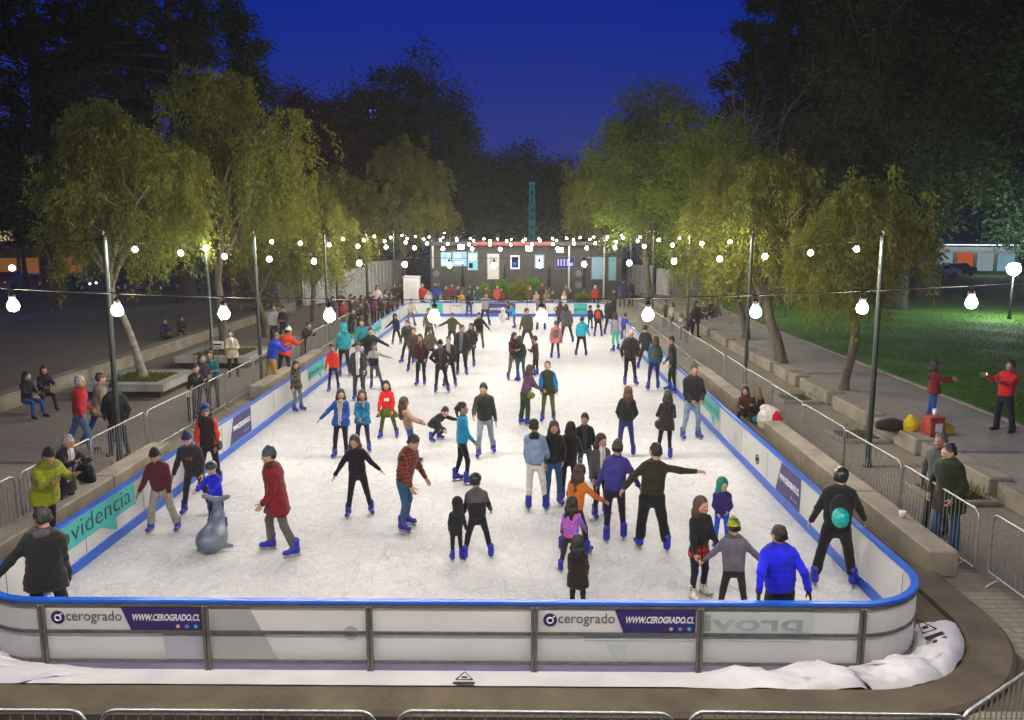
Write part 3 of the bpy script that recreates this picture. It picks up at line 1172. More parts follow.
M_barkp = mat('pale_bark', (0.30, 0.27, 0.21), (0.14, 0.12, 0.09), 0.95, 5, 6, bmp=0.6, bscale=12)


def leaf_quads(P, D, L, W, rng):
    """diamond leaves at points P, along directions D, length L, width W"""
    n = len(P)
    D = D / np.maximum(np.linalg.norm(D, axis=1, keepdims=True), 1e-6)
    A = rng.normal(size=(n, 3))
    S = np.cross(D, A)
    S /= np.maximum(np.linalg.norm(S, axis=1, keepdims=True), 1e-6)
    L = np.asarray(L).reshape(-1, 1) * np.ones((n, 1))
    Wd = np.asarray(W).reshape(-1, 1) * np.ones((n, 1))
    V = np.stack([P, P + D * L * .45 + S * Wd * .5, P + D * L, P + D * L * .45 - S * Wd * .5], 1)
    return V.reshape(-1, 3)


def limb(q, p, d, L, r0, r1, rng, seg=6, bend=.25, up=.0, n=7):
    pts, rs = [Vector(p)], [r0]
    d = Vector(d).normalized()
    for i in range(seg):
        d = (d + Vector(rng.normal(size=3)) * bend * .5 + Vector((0, 0, up))).normalized()
        pts.append(pts[-1] + d * (L / seg))
        rs.append(r0 + (r1 - r0) * (i + 1) / seg)
    q.tube(pts, rs, n)
    return pts, d


def tree(label, x, y, h, cr, kind='pepper', lm=None, seed=1, trunk_h=None, tr=.2, n=16000, z0=0.0, name=None, group=None, leaf=(.13, .04), lean=(0, 0), bark=None, cz=1.0, tag_leaf=None, nstrand=None):
    rng = np.random.default_rng(seed)
    names = {'pepper': 'pepper_tree', 'broad': 'broadleaf_tree', 'conifer': 'conifer_tree', 'bare': 'bare_tree'}
    o = thing(name or names[kind], label, 'tree', (x, y, z0), rng.uniform(0, 6.28) * 0, group)
    q = MB()
    th = trunk_h or h * .3
    bark = bark or M_bark
    P, D = [], []
    if kind == 'pepper':
        n = int(n * 2.9)
        leaf = (leaf[0] * 1.2, leaf[1] * 1.35)
        nstrand = int((nstrand or 420) * 1.5)
    elif kind == 'broad':
        n = int(n * 1.5)
        leaf = (leaf[0] * 1.1, leaf[1] * 1.2)
    if kind in ('pepper', 'broad', 'bare'):
        base = [Vector((0, 0, -.1)), Vector((0, 0, .25))]
        d = Vector((lean[0], lean[1], 1)).normalized()
        pts = [Vector((0, 0, -.15)), Vector((0, 0, .12))]
        rs = [tr * 1.7, tr * 1.2]
        for i in range(5):
            d = (d + Vector((rng.normal() * .10, rng.normal() * .10, .12))).normalized()
            pts.append(pts[-1] + d * (th / 5))
            rs.append(tr * (1 - .07 * (i + 1)))
        q.tube(pts, rs, 10)
        top = pts[-1]
        tips = []
        nl = 7 if kind != 'bare' else 8
        for i in range(nl):
            a = 2 * PI * (i + rng.uniform(-.3, .3)) / nl
            el = rng.uniform(.55, 1.25) if i < nl - 2 else 1.35
            dd = Vector((math.cos(a) * math.cos(el), math.sin(a) * math.cos(el), math.sin(el)))
            # reach the crown's skin
            ex = Vector((dd.x * cr, dd.y * cr, dd.z * (h - th)))
            Lb = ex.length * rng.uniform(.68, .92)
            pp, d2 = limb(q, top - Vector((0, 0, rng.uniform(0, th * .2))), ex, Lb, tr * .55, tr * .12, rng, 7, .28)
            tips += pp[3:]
            for k in range(5):
                s = pp[int(rng.integers(2, 7))]
                a2 = rng.uniform(0, 2 * PI)
                d3 = (ex.normalized() + Vector((math.cos(a2), math.sin(a2), rng.uniform(-.2, .7))) * .9)
                p3, _ = limb(q, s, d3, Lb * rng.uniform(.3, .55), tr * .2, tr * .05, rng, 5, .35, n=5)
                tips += p3[2:]
                if kind == 'bare':
                    for k2 in range(5):
                        a3 = rng.uniform(0, 2 * PI)
                        p4, _ = limb(q, p3[int(rng.integers(1, 6))], d3.normalized() + Vector((math.cos(a3), math.sin(a3), rng.uniform(-.3, .8))), Lb * rng.uniform(.15, .35), tr * .07, tr * .02, rng, 4, .4, n=4)
                        tips += p4[1:]
        tips = np.array([tuple(t) for t in tips])
        if kind == 'pepper':
            ns = nstrand or 420
            lobes = []
            for i in range(11):
                a = rng.uniform(0, 2 * PI); r_ = cr * rng.uniform(.25, .8) if i > 1 else cr * .15
                hh = rng.uniform(.22, .72) * (1.15 - .45 * r_ / cr) if i > 1 else .80
                lr = cr * rng.uniform(.28, .46)
                lobes.append((np.array([top.x * .7 + math.cos(a) * r_, top.y * .7 + math.sin(a) * r_, th + (h - th) * hh]), lr))
            lp = np.array([l[1] ** 2 for l in lobes]); lp /= lp.sum()
            per = max(4, n // ns)
            for i in range(ns):
                if rng.random() < .3:
                    t = tips[rng.integers(len(tips))] + rng.normal(size=3) * (.45, .45, .35)
                else:   # on the skin of one of the crown's lobes
                    lc, lr = lobes[int(rng.choice(len(lobes), p=lp))]
                    a, u = rng.uniform(0, 2 * PI), rng.uniform(-.35, 1)
                    rr = lr * (.55 + .5 * rng.random())
                    t = lc + np.array([math.cos(a) * math.sqrt(1 - u * u), math.sin(a) * math.sqrt(1 - u * u), u]) * rr
                Ls = rng.uniform(.4, 1.0 + 1.3 * rng.random()) * min(1.2, cr / 2.6)
                out = np.array([t[0], t[1], 0.0]) - np.array([top.x, top.y, 0]); out /= max(.3, np.linalg.norm(out))
                s = np.sort(rng.random(per))
                sway = rng.normal(size=2) * .12
                px = t[0] + out[0] * .5 * np.sqrt(s) * Ls * .5 + sway[0] * s * Ls
                py = t[1] + out[1] * .5 * np.sqrt(s) * Ls * .5 + sway[1] * s * Ls
                pz = t[2] + .18 * np.sin(s * PI) - s ** 1.5 * Ls
                pz = np.maximum(pz, .9 + rng.random() * .8)
                pts_ = np.c_[px, py, pz] + rng.normal(size=(per, 3)) * (.10, .10, .06)
                P.append(pts_)
                dd = np.c_[rng.normal(size=(per, 2)) * .55 + out[:2] * .3, -.9 + rng.normal(size=per) * .35]
                D.append(dd)
        else:
            ncl = 230 if kind == 'broad' else 60
            per = max(6, n // ncl)
            for i in range(ncl):
                if rng.random() < .55:
                    t = tips[rng.integers(len(tips))] + rng.normal(size=3) * .35 * cr / 3
                else:
                    v = rng.normal(size=3); v /= np.linalg.norm(v)
                    rr = (.68 + .36 * rng.random())
                    t = np.array([v[0] * cr * rr, v[1] * cr * rr, th + (h - th) * (.46 + .52 * v[2] * rr * cz)])
                sg = rng.uniform(.22, .52) * cr / 3
                pts_ = t + rng.normal(size=(per, 3)) * (sg, sg, sg * .7)
                P.append(pts_)
                D.append(rng.normal(size=(per, 3)) + (pts_ - t) / sg * .6 + (0, 0, -.3))
    else:
        # tall conifer: bare spreading branches in whorls with tufts towards their ends
        H = h
        q.tube([(0, 0, -.2), (0, 0, .5), (.1, 0, H * .4), (0, .1, H * .8), (0, 0, H)], [tr * 1.5, tr * 1.1, tr * .8, tr * .35, .04], 10)
        z = th
        while z < H * .99:
            t = (z - th) / (H - th)
            Lb = cr * (1.05 - t * .72) * (.55 + .45 * min(1, t * 5 + .35))
            nb = int(rng.integers(6, 9))
            for i in range(nb):
                a = 2 * PI * (i + rng.uniform(-.35, .35)) / nb
                L2 = Lb * rng.uniform(.75, 1.12)
                dz = rng.uniform(-.25, .35) + t * .35
                pts, rs = [], []
                for k in range(7):
                    u = k / 6
                    pts.append(Vector((math.cos(a) * L2 * u, math.sin(a) * L2 * u, z + dz * L2 * u * .6 - .22 * L2 * u * u + .10 * L2 * u ** 4)))
                    rs.append(.085 * (1 - u * .75) * (1.25 - t * .6))
                q.tube(pts, rs, 5, cap=False)
                for k in range(18):
                    u = rng.uniform(.78, 1.05) if k < 11 else rng.uniform(.15, .8)
                    j = min(5, int(u * 6)); f = u * 6 - j
                    c = np.array(pts[j] * (1 - f) + pts[min(6, j + 1)] * f)
                    m_ = max(5, int(n / (1900 if k < 11 else 3200)))
                    dro = rng.uniform(.3, 1.0)
                    sg = .16 + .18 * u
                    off = rng.normal(size=(m_, 3)) * (sg, sg, sg)
                    off[:, 2] -= np.abs(rng.normal(size=m_)) * .35 * dro
                    P.append(c + off)
                    D.append(rng.normal(size=(m_, 3)) * .6 + np.array([math.cos(a), math.sin(a), -.3]))
            z += rng.uniform(.75, 1.15)
    P, D = np.concatenate(P), np.concatenate(D)
    k = len(P)
    V = leaf_quads(P, D, leaf[0] * rng.uniform(.6, 1.4, k), leaf[1] * rng.uniform(.7, 1.3, k), rng)
    q.build('trunk', bark, o)
    F = np.arange(4 * k).reshape(k, 4)
    me = mesh_np('crown', V, F, lm or LM_pepper, smooth=False)
    link(bpy.data.objects.new('crown', me), o)
    return o


G_l, G_r, G_b = 'pepper trees along the left of the rink', 'pepper trees along the right of the rink', 'trees behind the rink'
# left: trees standing in the planters and further along
tree('tall pepper tree in the nearer square planter on the left', -12.85, 26.6, 9.3, 2.6, 'pepper', seed=3, n=22000, trunk_h=3.6, tr=.14, group=G_l, z0=.45, bark=M_barkp, nstrand=620)
tree('broad pepper tree in the second planter, its crown highest of the left row', -12.1, 32.4, 11.6, 4.0, 'pepper', seed=5, n=26000, trunk_h=3.6, tr=.19, group=G_l, z0=.45, nstrand=760)
tree('rounded pepper tree left of the upright steel fence pieces', -13.0, 40.5, 9.0, 4.0, 'pepper', seed=8, n=22000, trunk_h=2.6, tr=.2, group=G_l, nstrand=650)
tree('low weeping pepper tree in front of the reddish tree mass', -12.4, 47.5, 8.2, 3.2, 'pepper', seed=9, n=17000, trunk_h=2.4, tr=.18, group=G_l, nstrand=480)
tree('lit pepper tree behind the pale hoarding, left of the stage', -9.8, 66, 13.0, 4.6, 'pepper', seed=12, n=17000, trunk_h=3.5, tr=.22, group=G_l, leaf=(.2, .07), nstrand=520)
tree('smaller lit pepper tree leaning beside the stage wall', -14.2, 64, 10.5, 3.6, 'pepper', seed=13, n=13000, trunk_h=3, tr=.2, group=G_l, leaf=(.2, .07), nstrand=420)
# right row
tree('slender pepper tree whose pale trunk stands left of the near right pole', 10.35, 25.3, 7.0, 2.1, 'pepper', seed=21, n=17000, trunk_h=3.0, tr=.15, lean=(-.12, .1), group=G_r, nstrand=430)
tree('yellow-green pepper tree with a thick trunk behind the second pole on the right', 10.1, 30.6, 8.0, 2.7, 'pepper', seed=22, n=19000, trunk_h=3.2, tr=.24, lean=(-.15, 0), group=G_r, nstrand=520)
tree('bushy yellow-green tree right of the barred fence panels', 10.6, 37.5, 9.0, 3.4, 'pepper', LM_pepper, seed=23, n=19000, trunk_h=2.4, tr=.2, group=G_r, nstrand=560)
tree('tree crown glowing green-yellow above the right fence panels', 11.4, 47, 11.5, 4.0, 'broad', LM_green, seed=24, n=22000, trunk_h=3.0, tr=.22, group=G_r, leaf=(.17, .08))
tree('tall green tree right of the dusky sky gap', 9.6, 60, 15.5, 4.8, 'broad', LM_green, seed=25, n=24000, trunk_h=4.0, tr=.3, group=G_r, leaf=(.22, .10))
tree('weeping tree directly right of the stage', 7.4, 66, 12.0, 3.8, 'pepper', seed=26, n=14000, trunk_h=4.5, tr=.25, group=G_r, leaf=(.2, .07), nstrand=420)
tree('bare purplish winter tree rising behind the yellow-green trees', 14.8, 52, 15.5, 4.6, 'bare', LM_red, seed=27, n=2600, trunk_h=5, tr=.26, group=G_b, leaf=(.14, .06), bark=M_bark)
# tall dark conifers that frame the picture
tree('huge dark conifer with a thick trunk at the far left', -34, 58, 31, 9.5, 'conifer', LM_conifer, seed=31, n=60000, trunk_h=6.5, tr=.75, group=G_b, leaf=(.42, .16), bark=M_barkd, z0=.35)
tree('dark conifer with tufted branch ends rising behind the left pepper trees', -23.5, 56, 28, 8.3, 'conifer', LM_conifer, seed=32, n=60000, trunk_h=9, tr=.6, group=G_b, leaf=(.36, .14), bark=M_barkd, z0=.35)
tree('tall dark conifer silhouetted beside the open sky on the right', 20.5, 62, 29, 7.0, 'conifer', LM_conifer, seed=33, n=60000, trunk_h=6, tr=.6, group=G_b, leaf=(.36, .14), bark=M_barkd, z0=.35)
tree('great dark tree with a thick trunk standing on the right lawn', 30.5, 60, 29, 9.5, 'broad', LM_dark, seed=34, n=42000, trunk_h=8, tr=.85, group=G_b, leaf=(.34, .15), bark=M_barkd, z0=.35)
tree('dark tree with a slimmer trunk left of the great tree on the right lawn', 24.5, 52, 22, 6.5, 'broad', LM_dark, seed=35, n=32000, trunk_h=6, tr=.45, group=G_b, leaf=(.3, .13), bark=M_barkd, z0=.35)
tree('dark tree closing the upper right corner', 37, 55, 27, 9.0, 'broad', LM_dark, seed=36, n=36000, trunk_h=10, tr=.5, group=G_b, leaf=(.34, .15), bark=M_barkd, z0=.35)
tree('teal-lit tree by the bright white street lamp', 33.0, 50, 10.5, 4.6, 'broad', LM_cool, seed=37, n=15000, trunk_h=3.6, tr=.16, group=G_b, leaf=(.24, .12), bark=M_barkd, z0=.35)
tree('thin leaning dark tree on the right lawn', 21.0, 50, 9, 2.6, 'broad', LM_dark, seed=38, n=4000, trunk_h=4.5, tr=.2, lean=(.5, 0), group=G_b, leaf=(.24, .12), bark=M_barkd, z0=.35)
# behind
tree('tall dark green tree behind, left of the open sky', -11.5, 84, 21.5, 7.2, 'broad', LM_dark, seed=41, n=44000, trunk_h=6, tr=.5, group=G_b, leaf=(.34, .16))
tree('reddish dark tree between the left pepper trees and the tall dark green tree', -20.0, 76, 17.5, 6.2, 'broad', LM_red, seed=42, n=34000, trunk_h=4, tr=.4, group=G_b, leaf=(.3, .14))
tree('reddish dark tree right of the tufted conifer', -22.5, 66, 17.0, 4.6, 'broad', LM_red, seed=43, n=18000, trunk_h=4, tr=.4, group=G_b, leaf=(.28, .13))
tree('dark rounded tree behind the blue-lit tower', 0.0, 105, 15.5, 6.3, 'broad', LM_dark, seed=44, n=18000, trunk_h=4, tr=.4, group=G_b, leaf=(.4, .2))
tree('low dark tree left of the blue-lit tower', -5.5, 112, 12.0, 6.0, 'broad', LM_dark, seed=45, n=14000, trunk_h=3, tr=.4, group=G_b, leaf=(.4, .2))
tree('far dim tree low in the sky gap right of the blue-lit tower', 7.0, 118, 13.0, 6.5, 'broad', LM_dark, seed=46, n=14000, trunk_h=3, tr=.4, group=G_b, leaf=(.4, .2))
tree('dark tree behind the weeping tree on the right', 16.5, 78, 14, 5.5, 'broad', LM_dark, seed=47, n=18000, trunk_h=4, tr=.4, group=G_b, leaf=(.34, .16))
tree('dark tree filling the gap behind the right lawn', 26, 74, 15, 6.5, 'broad', LM_dark, seed=48, n=18000, trunk_h=6.5, tr=.35, group=G_b, leaf=(.34, .16), bark=M_barkd)
tree('bright green shrubby tree beyond the near left pole', -29.5, 63, 5.5, 2.6, 'broad', LM_cool, seed=49, n=7000, trunk_h=1.4, tr=.14, group=G_b, leaf=(.24, .12), z0=.35)
tree('slim dark tree at the left edge by the street', -41, 66, 12, 4.0, 'broad', LM_dark, seed=50, n=9000, trunk_h=4.5, tr=.22, group=G_b, leaf=(.3, .14), z0=.35, bark=M_barkd)


# a dark belt of park trees far off
def far_wood():
    rng = np.random.default_rng(77)
    P = []
    for i in range(150):
        a = rng.uniform(-.95, .95)
        d = rng.uniform(125, 175)
        c = np.array([math.sin(a) * d * 1.1, math.cos(a) * d, rng.uniform(2, 8)])
        P.append(c + rng.normal(size=(150, 3)) * (4.2, 3, 2.2))
    P = np.concatenate(P)
    P[:, 2] = np.abs(P[:, 2])
    k = len(P)
    V = leaf_quads(P, rng.normal(size=(k, 3)), .8 * rng.uniform(.6, 1.4, k), .45 * np.ones(k), rng)
    me = mesh_np('far_wood', V, np.arange(4 * k).reshape(k, 4), LM_dark, smooth=False)
    tag(link(bpy.data.objects.new('far_wood', me)), 'dark belt of far park trees along the horizon', 'trees', kind='stuff')


far_wood()


# blades of grass on the nearer lawn
def grass():
    rng = np.random.default_rng(5)
    n = 90000
    Y = 15 + 34 * rng.random(n) ** 1.3
    X = 13.15 + rng.random(n) * (Y * .62 - 6.5).clip(3, 24)
    keep = (np.sin(X * 1.7 + np.sin(Y * .8) * 2) + np.sin(Y * 1.3 + X * .6) + rng.normal(size=n) * .8) > -1.1
    X, Y = X[keep], Y[keep]
    k = len(X)
    V = leaf_quads(np.c_[X, Y, np.full(k, .355)], rng.normal(size=(k, 3)) * .55 + (0, 0, 1), rng.uniform(.05, .13, k), np.full(k, .022), rng)
    lm = leaf_mat('grass_blades', (.06, .20, .012), (.10, .26, .02), (.05, .12, .015), .3)
    tag(link(bpy.data.objects.new('grass', mesh_np('grass', V, np.arange(4 * k).reshape(k, 4), lm, smooth=False))), 'short green grass of the right lawn', 'grass', kind='stuff')


grass()
# ------------------------------------------------------------------ people: smooth bodies grown from distance fields
def V3(*a):
    return np.array(a, float)


class Field:
    def __init__(s, lo, hi, h):
        s.h = h
        s.lo = np.array(lo, float) - 2 * h
        s.n = np.ceil((np.array(hi, float) + 2 * h - s.lo) / h).astype(int) + 1
        s.F = np.full(s.n, 0.35, np.float32)
        s.L = np.zeros(s.n, np.int8)
        s.ax = [s.lo[i] + h * np.arange(s.n[i]) for i in range(3)]

    def put(s, lo, hi, fn, k=0.03, lab=0, cut=False):
        m = max(k, 3 * s.h) + .01
        i0 = np.maximum(0, np.floor((np.array(lo) - m - s.lo) / s.h).astype(int))
        i1 = np.minimum(s.n, np.ceil((np.array(hi) + m - s.lo) / s.h).astype(int) + 1)
        if (i1 <= i0).any():
            return
        sl = tuple(slice(a, b) for a, b in zip(i0, i1))
        X, Y, Z = np.meshgrid(*[s.ax[i][sl[i]] for i in range(3)], indexing='ij', sparse=True)
        d = fn(X, Y, Z)
        f = s.F[sl]
        if cut:
            h = np.maximum(k - np.abs(f + d), 0) / k
            s.F[sl] = np.maximum(f, -d) + h * h * k / 4
            return
        lb = s.L[sl]
        lb[d < f] = lab
        s.L[sl] = lb
        h = np.maximum(k - np.abs(f - d), 0) / k
        s.F[sl] = np.minimum(f, d) - h * h * k / 4

    def cone(s, a, b, ra, rb, k=0.03, lab=0, cut=False, sq=None):
        """round cone; sq = (frame 3x3, scale of the frame's y) flattens it"""
        a, b = np.asarray(a, float), np.asarray(b, float)
        r = max(ra, rb)
        if sq is None:
            ba = b - a
            bb = max(ba.dot(ba), 1e-9)

            def fn(X, Y, Z):
                x, y, z = X - a[0], Y - a[1], Z - a[2]
                t = np.clip((x * ba[0] + y * ba[1] + z * ba[2]) / bb, 0, 1)
                return np.sqrt((x - t * ba[0]) ** 2 + (y - t * ba[1]) ** 2 + (z - t * ba[2]) ** 2) - (ra + (rb - ra) * t)
        else:
            M, sy = sq
            a2, b2 = M.T @ a, M.T @ b
            a2[1] /= sy; b2[1] /= sy
            ba = b2 - a2
            bb = max(ba.dot(ba), 1e-9)
            off = 0

            def fn(X, Y, Z):
                x = X * M[0, 0] + Y * M[1, 0] + Z * M[2, 0] - a2[0]
                y = (X * M[0, 1] + Y * M[1, 1] + Z * M[2, 1]) / sy - a2[1]
                z = X * M[0, 2] + Y * M[1, 2] + Z * M[2, 2] - a2[2]
                t = np.clip((x * ba[0] + y * ba[1] + z * ba[2]) / bb, 0, 1)
                return (np.sqrt((x - t * ba[0]) ** 2 + (y - t * ba[1]) ** 2 + (z - t * ba[2]) ** 2) - (ra + (rb - ra) * t)) * (.5 + .5 * sy)
        s.put(np.minimum(a, b) - r, np.maximum(a, b) + r, fn, k, lab, cut)

    def ell(s, c, r, k=0.02, lab=0, cut=False, M=None):
        c, r = np.asarray(c, float), np.asarray(r, float)
        rm = r.min()

        def fn(X, Y, Z):
            x, y, z = X - c[0], Y - c[1], Z - c[2]
            if M is not None:
                x, y, z = (x * M[0, i] + y * M[1, i] + z * M[2, i] for i in range(3))
            x, y, z = x / r[0], y / r[1], z / r[2]
            q = np.sqrt(x * x + y * y + z * z)
            g = np.sqrt((x / r[0]) ** 2 + (y / r[1]) ** 2 + (z / r[2]) ** 2)
            return q * (q - 1) / np.maximum(g, 1e-4)
        s.put(c - r.max(), c + r.max(), fn, k, lab, cut)

    def torus(s, c, R0, r, M, k=0.015, lab=0, sy=1.0):
        c = np.asarray(c, float)

        def fn(X, Y, Z):
            x, y, z = X - c[0], Y - c[1], Z - c[2]
            x, y, z = (x * M[0, i] + y * M[1, i] + z * M[2, i] for i in range(3))
            return np.sqrt((np.sqrt(x * x + (y / sy) ** 2) - R0) ** 2 + z * z) - r
        s.put(c - R0 - r, c + R0 + r, fn, k, lab)

    def wrinkle(s, amp, seed):
        rng = np.random.default_rng(seed)
        X, Y, Z = np.meshgrid(*s.ax, indexing='ij', sparse=True)
        d = 0
        for f, a in ((22, .5), (37, .35), (60, .25)):
            w = rng.normal(size=3) * f * .6
            w[2] += f * rng.choice([-1, 1]) * .7
            d = d + a * np.sin(X * w[0] + Y * w[1] + Z * w[2] + rng.uniform(0, 6) + 1.5 * np.sin(X * 11 + Y * 9 + rng.uniform(0, 6)))
        s.F += (amp * d).astype(np.float32)

    def mesh(s, smooth=2):
        F = s.F
        F[0], F[-1], F[:, 0], F[:, -1], F[:, :, 0], F[:, :, -1] = [np.maximum(q, .02) for q in (F[0], F[-1], F[:, 0], F[:, -1], F[:, :, 0], F[:, :, -1])]
        S = F < 0
        C = S.astype(np.int8)
        c = C[:-1] + C[1:]
        c = c[:, :-1] + c[:, 1:]
        c = c[:, :, :-1] + c[:, :, 1:]
        I = np.argwhere((c > 0) & (c < 8))
        n = len(I)
        idx = np.full(c.shape, -1, np.int32)
        idx[I[:, 0], I[:, 1], I[:, 2]] = np.arange(n)
        acc, cnt = np.zeros((n, 3)), np.zeros(n)
        for ax in range(3):
            e = np.eye(3, dtype=int)[ax]
            o1, o2 = [np.eye(3, dtype=int)[q] for q in range(3) if q != ax]
            for u in (0, 1):
                for v in (0, 1):
                    A = I + u * o1 + v * o2
                    B = A + e
                    fa, fb = F[A[:, 0], A[:, 1], A[:, 2]], F[B[:, 0], B[:, 1], B[:, 2]]
                    x = (fa < 0) != (fb < 0)
                    t = fa / np.where(x, fa - fb, 1)
                    p = A + e * t[:, None]
                    acc[x] += p[x]
                    cnt[x] += 1
        Vt = acc / cnt[:, None]
        lab = s.L[tuple(np.clip(np.round(Vt).astype(int), 0, np.array(s.n) - 1).T)]
        Vt = Vt * s.h + s.lo
        faces = []
        for ax in range(3):
            e = np.eye(3, dtype=int)[ax]
            o1, o2 = np.eye(3, dtype=int)[(ax + 1) % 3], np.eye(3, dtype=int)[(ax + 2) % 3]
            sl0 = tuple(slice(0, -1) if q == ax else slice(1, -1) for q in range(3))
            sl1 = tuple(slice(1, None) if q == ax else slice(1, -1) for q in range(3))
            a, b = S[sl0], S[sl1]
            for inside, flip in ((a & ~b, False), (~a & b, True)):
                E = np.argwhere(inside)
                if not len(E):
                    continue
                E = E + np.array([0 if q == ax else 1 for q in range(3)])
                q = [E - o1 - o2, E - o2, E, E - o1]
                if flip:
                    q = q[::-1]
                faces.append(np.stack([idx[p[:, 0], p[:, 1], p[:, 2]] for p in q], 1))
        Fc = np.concatenate(faces)
        Fc = Fc[(Fc >= 0).all(1)]
        for _ in range(smooth):
            a2, c2 = np.zeros_like(Vt), np.zeros(n)
            for i in range(4):
                u, v = Fc[:, i], Fc[:, (i + 1) % 4]
                np.add.at(a2, u, Vt[v]); np.add.at(c2, u, 1)
                np.add.at(a2, v, Vt[u]); np.add.at(c2, v, 1)
            Vt = Vt * .5 + .5 * a2 / np.maximum(c2, 1)[:, None]
        return Vt, Fc, lab


# ---- templates -----------------------------------------------------------------------------------
def head_template(h):
    f = Field((-.11, -.14, -.10), (.11, .13, .27), h)
    f.ell((0, .014, .150), (.077, .096, .098), .02)
    f.cone((0, -.030, .052), (0, -.022, .12), .046, .066, .03)
    f.cone((-.035, -.01, .075), (.035, -.01, .075), .042, .042, .03)
    f.cone((0, -.085, .128), (0, -.104, .092), .010, .017, .015)
    f.cone((-.012, -.096, .088), (.012, -.096, .088), .010, .010, .01)
    f.cone((-.036, -.078, .140), (.036, -.078, .140), .016, .016, .02)
    f.cone((-.035, -.07, .10), (.035, -.07, .10), .022, .022, .025)
    for sx in (-1, 1):
        f.ell((sx * .031, -.094, .122), (.016, .014, .011), .012, cut=True)
        f.ell((sx * .031, -.080, .122), (.014, .012, .010), .004, 1)
        f.cone((sx * .018, -.0905, .141), (sx * .046, -.083, .142), .0065, .005, .006, 2)
        f.ell((sx * .079, .016, .112), (.010, .022, .032), .012)
    f.cone((-.018, -.0845, .063), (.018, -.0845, .063), .008, .008, .006, 3)
    f.cone((0, -.078, .032), (0, -.07, .04), .02, .02, .02)
    f.cone((0, .028, -.085), (0, .012, .08), .054, .054, .03)
    return f.mesh(1)


def hand_template(h, curl=.5):
    """right-angled: wrist at the origin, fingers along -z, palm facing +x (towards the thigh), thumb towards -y"""
    f = Field((-.05, -.08, -.21), (.07, .06, .03), h)
    f.cone((0, 0, .02), (0, 0, -.02), .026, .026, .02)
    for k, (y, L, r) in enumerate(((-.030, .078, .0095), (-.010, .088, .010), (.011, .082, .0095), (.031, .064, .0085))):
        f.cone((0, y * .55, -.02), (0, y, -.088), .016, .0135, .02)
        p = V3(0, y, -.088)
        a = .12 * curl
        for q, fr in enumerate((.45, .32, .23)):
            d = V3(math.sin(a), y * .9, -math.cos(a))
            n2 = p + d * L * fr
            f.cone(p, n2, r * (1 - .08 * q), r * (1 - .08 * (q + 1)), .004)
            p = n2
            a += (.55 + .1 * k) * curl
    p = V3(.006, -.022, -.028)
    for d, L, r in ((V3(.35, -.72, -.6), .045, .0135), (V3(.35, -.35, -.87), .032, .0115), (V3(.35, -.05, -.93), .026, .0095)):
        d = d / np.linalg.norm(d)
        f.cone(p, p + d * L, r, r * .92, .006)
        p = p + d * L
    return f.mesh(1)


